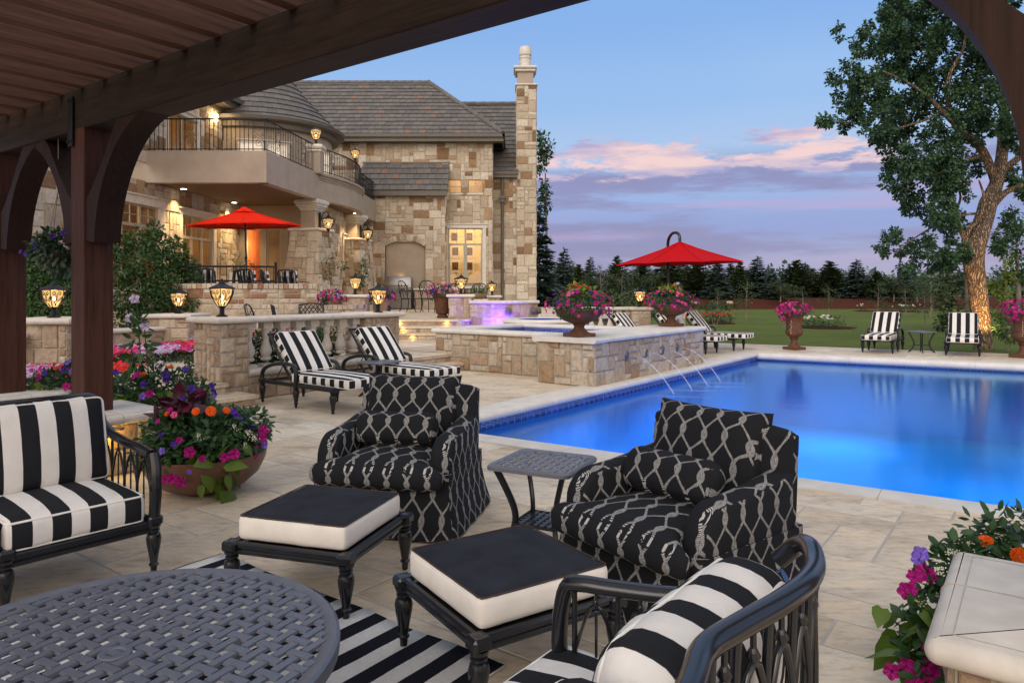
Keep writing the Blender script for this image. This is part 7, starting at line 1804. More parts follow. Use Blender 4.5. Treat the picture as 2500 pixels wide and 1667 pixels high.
for (u, v, Y, k, m_, s) in ((2247, 1352, 2.95, 'petunia', 'petal_violet', .034), (2243, 1366, 2.93, 'petunia', 'petal_violet', .030), (2255, 1395, 2.90, 'petunia', 'petal_magenta', .034), (2232, 1408, 2.88, 'petunia', 'petal_magenta', .032), (2268, 1405, 2.88, 'petunia', 'petal_magenta', .032), (2212, 1442, 2.85, 'petunia', 'petal_magenta', .034), (2225, 1436, 2.84, 'petunia', 'petal_magenta', .028),
    (2283, 1608, 2.60, 'petunia', 'petal_magenta', .040), (2177, 1638, 2.62, 'petunia', 'petal_magenta', .030), (2235, 1640, 2.58, 'petunia', 'petal_magenta', .038), (2215, 1625, 2.6, 'petunia', 'petal_magenta', .030), (2262, 1575, 2.62, 'petunia', 'petal_magenta', .022), (2275, 1650, 2.56, 'petunia', 'petal_magenta', .034), (2232, 1668, 2.56, 'petunia', 'petal_magenta', .03),
    (2293, 1395, 2.88, 'alyssum', 'petal_white', .036), (2325, 1350, 3.0, 'alyssum', 'petal_white', .032), (2370, 1330, 3.08, 'alyssum', 'petal_white', .034), (2440, 1306, 3.15, 'alyssum', 'petal_white', .034), (2242, 1475, 2.78, 'alyssum', 'petal_white', .026), (2288, 1450, 2.85, 'alyssum', 'petal_white', .02), (2295, 1485, 2.8, 'alyssum', 'petal_white', .02), (2460, 1305, 3.14, 'alyssum', 'petal_white', .03),
    (2405, 1320, 3.08, 'zinnia', 'petal_orange', .036), (2490, 1356, 2.98, 'zinnia', 'petal_orange', .040), (2480, 1306, 3.12, 'petunia', 'petal_violet', .040), (2466, 1300, 3.15, 'petunia', 'petal_violet', .034)):
    p = PT(u, v, Y)-RPL; bloom(k, m_, p, V(-.5, -.7, .55)+V(rng.gauss(0, .3), rng.gauss(0, .2), rng.gauss(0, .25)), s*.95, rp_)
# urns on the spa wall
def petal_mix(c, rad, n, seed, mats, size, zlo=-.1): return [(p, u+V(0, -.3, .2), size*(.8+.5*rng.random()), mats[int(rng.random()*len(mats)) % len(mats)]) for p, u in dome_pts(c, rad, n, seed, zlo, 1.0, 1.03)]
def urn(label, loc, s, seed):
    o = thing('urn', label, 'urn', loc, .65, 'wide brown urns on the spa wall'); pot(o, PED, s, 'urn_brown', .175)
    foliage('foliage', [((0, 0, .50*s), (.42*s, .42*s, .24*s), 700), ((-.34*s, -.1*s, .42*s), (.18*s, .18*s, .14*s), 160), ((.34*s, 0, .42*s), (.18*s, .18*s, .14*s), 160)], 1.2, .05, 'leaf_pot', o, seed, droop=.3)
    foliage('coleus', [((0, 0, .70*s), (.24*s, .24*s, .08*s), 150)], 1, .07, 'leaf_yellow', o, seed+1, 'heart', droop=.2, up=.8)
    blooms_merged('blossoms', petal_mix((0, 0, .46*s), (.50*s, .50*s, .25*s), 120, seed, ['petal_magenta', 'petal_pink', 'petal_magenta', 'petal_pink', 'petal_navy', 'petal_magenta', 'petal_red'], .034, -.55), o)
    blooms_merged('zinnia_blossoms', petal_mix((0, 0, .52*s), (.28*s, .28*s, .26*s), 9, seed+2, ['petal_orange', 'petal_red'], .03, .75), o, 'zinnia')
    return o
urn('brown pedestal urn of pink petunias at the near corner of the spa wall', (1.13, 12.02, .803), 1.13, 51)
urn('brown pedestal urn of pink petunias at the far end of the spa wall', (3.44, 15.45, .803), 1.13, 57)
def gob(label, loc, s, seed, flr=1.0):
    o = thing('urn', label, 'urn', loc, .5, 'goblet urns on the far deck'); pot(o, GOB, s, 'urn_brown', .16)
    foliage('foliage', [((0, 0, .80*s), (.30*s, .30*s, .14*s), 420)], 1.2, .05, 'leaf_pot', o, seed)
    blooms_merged('blossoms', petal_mix((0, 0, .80*s), (.36*s*flr, .36*s*flr, .17*s), 150, seed, ['petal_magenta', 'petal_magenta', 'petal_pink'], .036, -.3)+petal_mix((-.30*s, -.05, .70*s), (.14*s, .14*s, .13*s), 30, seed+3, ['petal_magenta'], .034, -.8), o)
    blooms_merged('white_trailer', [(V(-.18*s, -.1, .62*s-.045*i)+V(rng.gauss(0, .012), 0, 0), V(-.3, -1, 0), .014, 'petal_white') for i in range(9)], o)
gob('goblet urn of magenta petunias alone at the corner of the pool deck', (7.50, 19.0, 0), 1.30, 61)
gob('goblet urn of magenta petunias at the right edge beyond the loungers', (12.0, 16.75, 0), 1.42, 65)
def claypot(label, loc, s, seed, mat='terracotta_light', mats=('petal_magenta', 'petal_pink', 'petal_navy')):
    o = thing('flower_pot', label, 'flower pot', loc, 0, 'clay flower pots on the terraces'); pot(o, POT, s, mat)
    foliage('foliage', [((0, 0, .68*s), (.34*s, .34*s, .18*s), 380), ((-.2*s, -.1*s, .6*s), (.2*s, .2*s, .15*s), 120)], 1, .06, 'leaf_pot', o, seed)
    blooms_merged('blossoms', petal_mix((0, 0, .66*s), (.40*s, .40*s, .21*s), 70, seed, list(mats), .042, -.5), o); return o
claypot('large brown flower pot at the top of the lit steps', (-1.98, 20.35, TZ), 1.15, 71, 'urn_brown')
pv = claypot('clay pot of pink flowers with a climbing vine left of the lantern pier', (-4.75, 18.9, .72), 1.0, 73)
foliage('vine', [((-.1, 0, 1.4), (.22, .2, .35), 130), ((.25, 0, 1.5), (.2, .12, .10), 60)], 1, .06, 'leaf_shrub', pv, 74, lo=.2)
claypot('clay pot of pink flowers right of the lantern pier below the porch', (-3.55, 19.6, TZ), .95, 75)
pv = thing('potted_vine', 'narrow potted vine standing up behind the second balustrade lantern', 'plant', (-5.15, 24.6, TZ)); pot(pv, POT, .9, 'terracotta_light'); foliage('vine', [((0, 0, 1.35), (.22, .22, .55), 300)], 1, .08, 'leaf_shrub', pv, 79, lo=.1)
o = thing('potted_plant', 'small potted plant on the pier below the tall lit window', 'plant', (-1.02, 21.9, 1.30)); pot(o, BOWL, .55, 'terracotta_light'); foliage('foliage', [((0, 0, .26), (.26, .26, .16), 200)], 1, .08, 'leaf_shrub', o, 81)
mb = MB(); 
o = thing('stone_pier', 'plain stone block carrying the small potted plant', 'pier', (-1.02, 21.9, TZ)); mb = MB(); stone_poly(mb, [(-.25,-.25),(.25,-.25),(.25,.25),(-.25,.25)], 0, .44, .11, 404); part('shaft', mb, [M['pale_stone'], M['mortar_tan']], o, None); mb = MB(); cap(mb, [(-.3,-.3),(.3,-.3),(.3,.3),(-.3,.3)], .44, .08); part('cap', mb, M['cast'], o)
# hanging basket
hb = thing('hanging_basket', 'hanging basket of variegated leaves and dark purple petunias on a thin chain', 'basket', (-4.215, 6.64, 1.72)); 
foliage('foliage', [((0, 0, .26), (.19, .19, .17), 520), ((.02, 0, .12), (.13, .13, .13), 120), ((-.14, -.05, .30), (.12, .1, .1), 60)], 1.1, .062, 'leaf_variegated', hb, 85, 'oval', droop=.5)
mb = MB(); mb.lathe([(.03, .08), (.11, .12), (.15, .2), (.15, .24), (.01, .24)], 20); part('basket', mb, M['soil'], hb)
mb = MB()
for k in range(3): a = 2.1*k+.4; mb.tube([(.17*math.cos(a), .17*math.sin(a), .2), (0, 0, .80)], .003, 4)
mb.tube([(0, 0, .80), (0, 0, 1.30)], .004, 4); part('chain', mb, M['bronze'], hb)
for (u, v, Y) in ((165, 575, 6.5), (128, 577, 6.5), (85, 600, 6.5), (62, 622, 6.5), (50, 614, 6.5), (155, 570, 6.45)):
    p = PT(u, v, Y)-hb.location; bloom('petunia', 'petal_navy' if v < 605 else 'petal_purple', p, (-.2, -1, .2), .034 if v < 605 else .02, hb)
# beds of impatiens and low greenery on the left
def bed(label, pts, seed, n, w=1.2, z=.3, sc_=1.0, cat='flower bed'):
    o = thing('flower_bed', label, cat, (pts[0][0], pts[0][1], z), 0, 'beds of impatiens'); o_ = V(*pts[0], z); r = random.Random(seed); sp = []
    tot = len(pts)-1; bl = []
    for k in range(int(n/4)):
        t = r.random()*tot; i = min(int(t), tot-1); p = V(*pts[i], 0).lerp(V(*pts[i+1], 0), t-i); p += V(r.uniform(-.5, .5)*w, r.uniform(-.5, .5)*w, 0); p.z = z
        bl.append((tuple(p-o_+V(0, 0, .09)), (.16, .16, .10), 6))
    foliage('foliage', bl, 1, .07, 'leaf_pot', o, seed, lo=.2)
    for k in range(n):
        t = r.random()*tot; i = min(int(t), tot-1); p = V(*pts[i], 0).lerp(V(*pts[i+1], 0), t-i); q = V(r.uniform(-.5, .5)*w, r.uniform(-.5, .5)*w, 0); p += q
        h = .17+.07*r.random(); col = ['petal_red', 'petal_red', 'petal_pink', 'petal_magenta', 'petal_pink', 'petal_lilac'][int(3+3*math.sin(p.x*2.3+p.y*1.7+r.random()*1.6)) % 6]
        sp.append((V(p.x, p.y, z+h)-o_, V(r.gauss(0, .3), -.6, .8), (.034+.008*r.random())*sc_, col))
    blooms_merged('blossoms', sp, o); return o
bed('bed of red and pink impatiens right of the wide timber post beside the curving path', [(-7.5, 11.7), (-6.8, 12.6), (-6.2, 13.6), (-5.6, 14.6)], 91, 1300, 1.5, .32, 1.25)
bed('bed of red and pink impatiens seen between the two timber posts', [(-7.7, 8.9), (-6.7, 9.2), (-5.7, 9.7)], 93, 800, 1.3, .32, 1.0)
bed('bed of red and pink impatiens seen through the balustrade', [(-4.65, 10.55), (-4.0, 11.5), (-3.3, 12.5)], 95, 60, .25, .68, 1.0)
def shrub(label, blobs, loc, size, mat, seed, per=1.0, group=None, name='shrub', tpl='oval', stems=True, cat='shrub'):
    o = thing(name, label, cat, loc, 0, group); l0 = Vector(loc)
    bl = [((c[0]-l0.x, c[1]-l0.y, c[2]-l0.z), r, n) for c, r, n in blobs]; foliage('foliage', bl, per, size, mat, o, seed, tpl, lo=.3, droop=.3)
    if stems:
        mb = MB()
        for c, r, n in bl[:8]: mb.tube(smooth_path([(c[0]*.2, c[1]*.2, 0), (c[0]*.7, c[1]*.7, c[2]*.5), (c[0], c[1], c[2])]), [.02]*4+[.012]*4+[.006] if False else .012, 5)
        part('stems', mb, M['bark_thin'], o)
    return o
def PB(u, v, Y, rpx, n, fl_=1.0): p = PT(u, v, Y); r = rpx*Y/F; return (tuple(p), (r, r*.9*fl_, r), n)
shrub('low dark green ground cover in front of the curved garden wall', [((-7.2+.28*i, 13.9+.42*i*.8, .48), (.35, .35, .18), 60) for i in range(8)]+[((-7.9+.3*i, 10.6+.1*i, .5), (.3, .25, .18), 60) for i in range(7)], (-6.8, 14, .3), .06, 'leaf_shrub', 97, stems=False, name='ground_cover')['kind'] = 'stuff'
shrub('tall dense green shrub in front of the first lit house window', [PB(300, 600, 15.6, 30, 260), PB(340, 590, 15.6, 35, 300), PB(380, 560, 15.6, 20, 120), PB(385, 600, 15.5, 32, 260), PB(300, 660, 15.2, 42, 420), PB(360, 660, 15.2, 45, 460), PB(310, 730, 15, 45, 420), PB(370, 740, 15, 45, 420), PB(290, 790, 14.8, 35, 220), PB(350, 790, 14.8, 35, 220), PB(405, 640, 15.5, 30, 240), PB(400, 700, 15.2, 40, 340)], (-7.9, 15.6, .3), .085, 'leaf_shrub', 101, 1.35)
shrub('bushy green shrub left of the brick retaining wall', [PB(435, 620, 16, 28, 240), PB(455, 650, 16, 30, 280), PB(430, 680, 15.8, 36, 340), PB(470, 690, 15.8, 26, 200), PB(440, 740, 15.6, 36, 280), PB(472, 740, 15.6, 24, 160), PB(425, 590, 16.2, 14, 70), PB(410, 770, 15.5, 30, 150)], (-7.4, 15.9, .3), .085, 'leaf_shrub', 103, 1.35)
shrub('dark green hedge behind the lantern seen between the timber posts', [PB(60+28*i, 640+(i*37 % 25), 13.5, 30, 260) for i in range(6)]+[PB(60+28*i, 700, 13.3, 34, 300) for i in range(6)]+[PB(60+28*i, 760, 13.1, 34, 260) for i in range(6)]+[PB(110, 600, 13.6, 18, 100), PB(90, 625, 13.6, 20, 100)], (-9, 13.4, .3), .07, 'leaf_shrub', 105, 1.3, name='hedge')
shrub('small rounded green shrub left of the stone balustrade pier', [PB(462, 880, 10.9, 12, 120), PB(466, 905, 10.8, 13, 140)], tuple(PT(465, 915, 10.9)[:2])+(.3,), .04, 'leaf_shrub', 107)
shrub('feathery dark plant behind the terrace railing', [PB(590, 650, 20, 22, 120), PB(610, 660, 20, 16, 80)], tuple(PT(595, 700, 20)[:2])+(PZ,), .16, 'leaf_shrub', 109, tpl='needle', name='potted_plant', cat='plant')
shrub('dark green shrubs behind the balusters of the near balustrade', [((-4.71+.595*t_, 10.45+.804*t_, .60), (.30, .20, .38), 900) for t_ in (.4, .75, 1.1, 1.45, 1.8, 2.15, 2.5)], (-3.9, 13.2, .3), .06, 'leaf_shrub', 111, stems=False)
# ---------------------------------------------------------------- trees
def limb(mb, pts, Y0=None):
    P = [PT(u, v, Y) for u, v, w, Y in pts]; rr = [w*Y/F/2*.9 for u, v, w, Y in pts]
    sp = smooth_path(P, 4); k = []
    for i in range(len(rr)-1): k += [rr[i]+(rr[i+1]-rr[i])*j/4 for j in range(4)]
    k.append(rr[-1]); mb.tube(sp, k, 14)
TB = PT(2398, 855, 19.4); TB.z = 0
ctree = thing('cottonwood_tree', 'tall cottonwood with a leaning furrowed trunk lit from below', 'tree', TB)
mb = MB(); mb.M = T(-TB)
limb(mb, [(2402, 866, 52, 19.4), (2400, 835, 45, 19.4), (2398, 790, 43, 19.4), (2391, 740, 44, 19.4), (2385, 690, 46, 19.4), (2378, 650, 50, 19.4), (2377, 612, 56, 19.4), (2390, 570, 50, 19.4), (2404, 530, 46, 19.5), (2413, 495, 44, 19.5), (2432, 450, 34, 19.6), (2443, 400, 30, 19.7), (2448, 350, 27, 19.8), (2452, 280, 24, 19.9), (2460, 200, 20, 20), (2455, 100, 16, 20), (2440, 0, 12, 20), (2430, -120, 7, 20)])
limb(mb, [(2370, 630, 26, 19.4), (2356, 595, 17, 19.3), (2362, 565, 14, 19.2), (2383, 540, 12, 19.1), (2398, 515, 10, 19.0), (2402, 480, 7, 18.9), (2390, 440, 4, 18.8)])
limb(mb, [(2356, 590, 12, 19.3), (2345, 560, 10, 19.2), (2335, 520, 8, 19), (2345, 480, 6, 18.9), (2330, 440, 4, 18.8)])
limb(mb, [(2432, 450, 24, 19.6), (2400, 370, 22, 19.3), (2345, 315, 18, 19), (2300, 272, 14, 18.8), (2250, 225, 9, 18.6), (2190, 190, 6, 18.4), (2120, 160, 3, 18.2)])
limb(mb, [(2330, 300, 13, 18.9), (2313, 240, 12, 18.7), (2316, 190, 10, 18.6), (2335, 150, 9, 18.5), (2352, 120, 7, 18.5), (2360, 60, 5, 18.4)])
limb(mb, [(2300, 275, 8, 18.8), (2240, 300, 6, 18.7), (2150, 320, 5, 18.6), (2080, 300, 4, 18.5), (2010, 300, 2, 18.4)])
limb(mb, [(2424, 500, 22, 19.5), (2455, 470, 16, 19.4), (2490, 455, 13, 19.3), (2540, 440, 9, 19.2)])
limb(mb, [(2440, 425, 20, 19.7), (2475, 395, 18, 19.6), (2510, 370, 15, 19.5), (2570, 340, 9, 19.5)])
limb(mb, [(2400, 520, 8, 19.3), (2330, 530, 6, 19), (2250, 570, 4, 18.8), (2190, 610, 3, 18.6), (2140, 600, 2, 18.5)])
limb(mb, [(2395, 380, 10, 19.2), (2340, 400, 7, 18.8), (2260, 440, 5, 18.5), (2190, 470, 3, 18.3)])
part('trunk', mb, M['bark'], ctree, 180)
cb = [(2150,70,52),(2230,50,75),(2330,50,85),(2180,140,62),(2105,175,42),(2055,175,26),(2025,190,14),(2120,235,52),(2200,225,66),(2065,280,36),(2020,296,16),(1995,300,8),(2140,300,44),(2220,305,62),(2295,200,74),(2180,375,34),(2240,385,52),(2300,355,58),(2190,440,34),(2165,420,16),(2255,445,52),(2325,425,48),(2235,500,36),(2290,515,42),(2335,480,36),(2310,560,30),(2340,540,26),(2380,300,52),(2450,250,55),(2400,180,60),(2475,330,45),(2375,400,36),(2490,420,40),(2350,250,48),(2420,90,80),(2250,120,62),(2046,70,12),(2052,95,8),(2100,110,20),(2480,540,28),(2450,590,26),(2500,480,30),(2090,250,28),(2170,20,30),(2150,330,26),(2040,230,14),(2500,120,60),(2520,250,50),(2330,-60,90),(2230,-50,60),(2430,-60,90)]
cb += [(2155,580,13),(2182,575,14),(2195,602,24),(2205,630,22),(2220,655,16),(2140,605,9),(2168,615,14),(2230,600,14),(2250,625,20),(2290,610,24),(2300,650,30),(2335,610,30),(2270,580,16),(2330,650,26)]
r_ = random.Random(3); bl = []
for (u, v, r) in cb:
    Y = 19.0+r_.uniform(-1.3, 1.5); n = max(3, int((r/13)**2*1.3))
    for k in range(n):   # break each mass into leafy twigs
        a = r_.random()*6.28; q = r*math.sqrt(r_.random()); Yk = Y+r_.uniform(-1, 1)*r*Y/F*.9; rr = r_.uniform(9, 17) if r > 14 else r*.7
        bl.append(PB(u+q*math.cos(a), v+q*math.sin(a), Yk, rr, rr*rr*.30))
bl = [((c[0]-TB.x, c[1]-TB.y, c[2]), r, n) for c, r, n in bl]
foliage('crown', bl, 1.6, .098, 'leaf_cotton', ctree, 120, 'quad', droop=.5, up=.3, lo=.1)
l = lamp('tree_uplight', (12.35, 18.55, .10), 330, (1, .55, .18), .08, 'SPOT', (0, 0, 0)); l.data.spot_size = R(75); l.data.spot_blend = .8; l.rotation_euler = (V(TB.x+.05, TB.y, 1.7)-V(12.35, 18.55, .10)).to_track_quat('-Z', 'Y').to_euler()
def blobtree(name, label, cat, base, blobs, mat, size, seed, per=1.0, tpl='quad', group=None, trunk=.12, th=None):
    o = thing(name, label, cat, base, 0, group); b = Vector(base); bl = []; r = random.Random(seed)
    for (u, v, rp, Y) in blobs:
        for k in range(max(2, int((rp/14)**2*1.2))):
            a = r.random()*6.28; q = rp*math.sqrt(r.random()); rr = r.uniform(9, 18); c, rd, n = PB(u+q*math.cos(a), v+q*math.sin(a), Y+r.uniform(-1, 1)*rp*Y/F*.7, rr, rr*rr*.22); bl.append(((c[0]-b.x, c[1]-b.y, c[2]-b.z), rd, n))
    foliage('crown', bl, per, size, mat, o, seed, tpl, lo=.1)
    zt = th or max(c[2] for c, _, _ in bl)*.8; mb = MB(); mb.tube(smooth_path([(0, 0, 0), (.05, .03, zt*.4), (-.04, 0, zt)]), [trunk*(1-.7*i/8) for i in range(9)], 8); part('trunk', mb, M['bark_thin'], o); return o
blobtree('tree', 'dark green tree mass left of the cottonwood trunk', 'tree', (17.8, 28, 0), [(2330,690,34,28),(2350,740,36,28),(2310,740,30,28),(2355,650,26,28),(2330,790,34,27),(2370,790,30,27),(2300,780,22,27),(2290,700,24,28)], 'leaf_pine', .16, 131)
blobtree('tree', 'yellow green lit tree right of the cottonwood trunk', 'tree', (16.6, 24, 0), [(2440,690,26,24),(2455,640,22,24),(2450,730,24,24),(2470,680,24,24),(2440,760,18,24)], 'leaf_yellow', .14, 133)  # the light on this tree is put into its yellow leaf colour
blobtree('tree', 'dark leafy tree at the right edge behind the cottonwood', 'tree', (18.4, 26, 0), [(2480,600,34,26),(2500,660,34,26),(2490,740,40,26),(2460,790,30,25),(2440,560,20,26),(2500,820,30,25),(2440,820,26,25),(2480,540,20,26)], 'leaf_shrub', .15, 135)
blobtree('tree', 'leafy tree showing just behind the right edge of the chimney', 'tree', (2.0, 42, 0), [(1318,350,16,42),(1330,360,14,42),(1325,385,14,42),(1335,375,10,42),(1318,450,15,42),(1330,462,12,42),(1322,490,14,42),(1330,508,9,42),(1318,410,10,42),(1300,400,20,42),(1300,480,20,42),(1316,335,7,42)], 'leaf_cotton', .22, 137)
def conifer_mesh(kind, seed):
    """unit height 4 m, returns foliage arrays"""
    r = np.random.RandomState(seed); h = 4.0; P, D, Nn, S, Rr = [], [], [], [], []
    z = .25
    while z < h-.05:
        t = z/h; Lb = (1.30 if kind == 'spruce' else 1.25)*((1-t)**(.85 if kind == 'spruce' else .55))*(1 if t > .12 else .85)+.03
        if kind == 'pine': Lb *= .75+.4*math.sin(math.pi*min(1, t*1.1))
        nb = int(7+8*(1-t)); a0_ = r.rand()*6.28
        for b in range(nb):
            a = a0_+2*math.pi*b/nb+r.normal()*.15; Lk = Lb*(.72+.42*r.rand()); rise = .10 if kind == 'spruce' else .55; z_b = z+r.normal()*.07; n = max(2, int(Lk/.085)); tint = r.rand()
            for k in range(n):
                s = (k+.6)/n; x = Lk*s; zz = z_b+rise*x*(.6 if kind == 'pine' else 1)-(.22*x*x if kind == 'spruce' else 0)
                for q in range(5 if kind == 'spruce' else 5):
                    side = (q-2)*.6+r.normal()*.15 if kind == 'spruce' else r.normal()*1.1
                    d = np.array([math.cos(a+side*.75), math.sin(a+side*.75), (.05 if kind == 'spruce' else .75)+r.normal()*.18]); P.append((x*math.cos(a), x*math.sin(a), zz+r.normal()*.02)); D.append(d); Nn.append((r.normal()*.4, r.normal()*.4, 1)); S.append((.24 if kind == 'spruce' else .20)*(1.15-.5*s)*(.8+.5*r.rand())); Rr.append(min(.99, .35*tint+.35*s+.3*r.rand()))
        z += (.17+.05*r.rand()) if kind == 'spruce' else (.15+.05*r.rand())
    for k in range(5): P.append((0, 0, h-.1-.1*k)); D.append(np.array([r.normal()*.15, r.normal()*.15, 1])); Nn.append((1, 0, 0)); S.append(.25); Rr.append(.5)
    return [np.array(x, dtype=float) for x in (P, D, Nn, S, Rr)]
def make_conifer(kind, seed, mat):
    o = thing(kind+'_tree', 'x', 'tree', (0, 0, 0)); P, D, Nn, S, Rr = conifer_mesh(kind, seed); leaves('crown', P, D, Nn, S, Rr, 'spray', mat, o)
    mb = MB(); mb.tube([(0, 0, 0), (0, 0, 3.8)], [.07, .012], 7); part('trunk', mb, M['bark_thin'], o); return o
def make_young(seed, mat='leaf_young', airy=.7):
    o = thing('young_tree', 'x', 'tree', (0, 0, 0)); r = random.Random(seed); bl = []
    for k in range(26):
        a = r.random()*6.28; t = r.random(); rr = (.62*math.sin(math.pi*(.15+.8*t)))*math.sqrt(r.random()); bl.append(((rr*math.cos(a), rr*math.sin(a), 1.25+2.5*t), (.22, .22, .26), 34))
    foliage('crown', bl, airy, .10, mat, o, seed, 'quad', lo=.05)
    mb = MB(); mb.tube(smooth_path([(0, 0, 0), (.03, 0, 1.2), (-.02, .02, 3.4)]), [.035-.003*i for i in range(9)], 6)
    for k in range(6): a = k*1.1; z = 1.2+.3*k; mb.tube([(0, 0, z), (.35*math.cos(a), .35*math.sin(a), z+.45)], [.014, .005], 5)
    part('trunk', mb, M['bark_thin'], o); return o
protos = {'S': [make_conifer('spruce', 201, 'leaf_spruce'), make_conifer('spruce', 202, 'leaf_spruce')], 'P': [make_conifer('pine', 203, 'leaf_pine'), make_conifer('pine', 204, 'leaf_pine')], 'D': [make_young(205), make_young(206)], 'B': [make_young(207, 'leaf_pine', 2.2)]}
usedp = set(); cnt = {'S': 0, 'P': 0, 'D': 0, 'B': 0}
kname = {'S': 'blue green spruce', 'P': 'dark green pine', 'D': 'thin trunked young tree', 'B': 'dense rounded tree'}
ordn = ['leftmost', 'second', 'third', 'fourth', 'fifth', 'sixth', 'seventh', 'eighth', 'ninth', 'tenth', 'eleventh', 'twelfth', 'thirteenth', 'fourteenth', 'fifteenth', 'sixteenth', 'seventeenth', 'eighteenth', 'nineteenth', 'twentieth']
far = [('B',1385,630,66,66),('P',1413,650,66,50),('S',1441,632,68,56),('D',1466,648,60,60),('B',1482,655,64,70),('P',1506,630,70,56),('D',1518,655,44,60),('B',1545,652,62,64),('P',1568,640,70,64),('B',1592,660,60,70),('S',1612,640,68,70),('P',1640,640,66,76),('S',1668,636,70,74),('P',1702,638,64,78),('S',1752,638,62,66),('P',1784,648,68,54),('P',1806,646,64,56),('S',1849,631,64,80),('S',1885,658,62,50),('B',1905,682,58,60),('P',1944,640,66,84),('S',1966,645,70,62),('S',1985,658,68,50),('P',2026,642,66,80),('P',2048,664,68,54),('S',2091,638,64,76),('P',2142,665,62,60),('B',2182,676,60,80),('S',2206,652,62,60),('B',2240,668,58,76),('B',2275,655,52,70),('D',1823,672,36,60),('D',2023,690,42,50),('D',2144,690,40,56),('D',2210,692,42,52),('D',2258,690,30,60),('D',2272,672,40,60),('D',1752,700,44,46),('D',1960,700,48,50),('B',1925,690,60,60),('P',1730,664,72,54),('P',1826,662,72,50),('P',2010,668,74,50),('S',2120,676,74,46),('P',2168,680,72,50),('B',2305,650,46,70),('S',1395,655,72,50),('B',1430,670,60,56),('B',1358,660,56,60)]
far.sort(key=lambda f: f[1])
for kd, u, vt, Y, wpx in far:
    pl_ = protos[kd]; pr = pl_[cnt[kd] % len(pl_)]; x = (u-CX)/F*Y; bz = .0 if Y < 56.5 else (.6 if Y < 62 else .8); hz = H-(vt-HY)/F*Y-bz; s = hz/4.0; rx = wpx*Y/F/(1.85 if kd in 'SP' else 1.25); s *= 1.05
    i = cnt[kd]; cnt[kd] += 1
    lab = f"{kname[kd]} in the far row, {ordn[min(i, 19)]} of its kind from the house"
    grp = {'S': 'spruces beyond the lawn', 'P': 'pines beyond the lawn', 'D': 'young trees with thin trunks on the lawn', 'B': 'rounded trees beyond the lawn'}[kd]
    if pr.name not in usedp:
        usedp.add(pr.name); o = pr; o.location = (x, Y, bz-.05); o.rotation_euler = (0, 0, rng.random()*6.28); o['label'] = lab; o['group'] = grp; o.scale = (rx, rx, s)
    else: dup(pr, (x, Y, bz-.05), rng.random()*6.28, lab, grp, (rx, rx, s))
bs = dup(protos['S'][0], (1.45, 38, 0), 1.0, 'large dark spruce standing just beside the house chimney', 'spruces beyond the lawn', (1.35, 1.35, 1.40)); bs['group'] = 'tall spruces beside the house'
bs = dup(protos['S'][1], (3.2, 44, 0), 2.0, 'smaller spruce half hidden behind the large spruce beside the house', 'x', (1.0, 1.0, 1.02)); bs['group'] = 'tall spruces beside the house'
# distant woods behind the row, a dark band that reads as one mass
r = np.random.RandomState(9); bl = []
for i in range(150): x = -5+i*.62+r.rand(); Y = 92+r.rand()*10; hh = 1.6+1.6*r.rand()+.5*math.sin(i*.4); bl.append(((x, Y, hh*.5+.8), (1.3, 1.2, hh*.62+.3), 70))
ow = foliage('distant_woods', bl, 1.4, .75, 'leaf_spruce', None, 88, 'quad', lo=.1); tag(ow, 'distant mass of dark trees filling the gaps behind the conifer row', 'woods', None, 'stuff')
# island beds on the lawn
def island(label, u, v, w, seed, white=30, Y=None, col='petal_white'):
    c = GR(u, v, 0); o = thing('flower_bed', label, 'flower bed', c, 0, 'island beds on the lawn'); k = c.y/F
    mb = MB(); n = 20; mb.add([(w*k*.5*math.cos(2*math.pi*i/n)*(1+.1*math.sin(3*i)), w*k*.45*math.sin(2*math.pi*i/n), .03) for i in range(n)]+[(0, 0, .09)], [(i, (i+1) % n, n) for i in range(n)], .5); part('mulch', mb, M['mulch'], o)
    r = random.Random(seed); bl = []
    for i in range(7): bl.append(((r.uniform(-.42, .42)*w*k, r.uniform(-.25, .25)*w*k, .22), (r.uniform(.25, .45), r.uniform(.25, .4), r.uniform(.18, .4)), 110))
    foliage('foliage', bl, 1, .09, 'leaf_pot', o, seed)
    blooms_merged('blossoms', [(V(q[0][0]+r.gauss(0, .2), q[0][1]-.15+r.gauss(0, .15), .42+r.uniform(-.05, .12)), V(0, -.5, .8), .06, col) for q in bl[:4] for _ in range(white//4)], o, 'impatiens')
island('mulched island bed of white hydrangeas right of the goblet urn', 2010, 800, 150, 141)
island('far island bed of white flowers on the lawn below the pines', 2165, 760, 150, 143)
island('bed of red and white flowers behind the lounger at the pool corner', 1750, 790, 90, 145, 30, None, 'petal_red')
shrub('small silver blue spruce bush at the left edge of the lawn', [PB(1745, 755, 30, 14, 150), PB(1760, 758, 30, 10, 90), PB(1735, 750, 30, 8, 60)], (8.5, 30, 0), .12, 'leaf_variegated', 147, tpl='needle')
shrub('low green shrubs along the left end of the mulch bank', [PB(1690+18*i, 742+(i % 3)*4, 46, 8, 50) for i in range(7)], (13.0, 46, 0), .18, 'leaf_shrub', 148, stems=False)
shrub('dark hedge behind the distant balustrade', [PB(1395+24*i, 725+(i % 3)*5, 26, 20, 160) for i in range(9)]+[PB(1395+24*i, 755, 25, 20, 140) for i in range(9)], (3.5, 26, 0), .13, 'leaf_pine', 149, name='hedge')
shrub('green shrub with magenta flowers under the right goblet urn', [PB(2450, 800, 18.5, 26, 200), PB(2470, 820, 18.5, 20, 140), PB(2450, 770, 18.5, 16, 90)], (12.9, 18.6, 0), .08, 'leaf_shrub', 150)
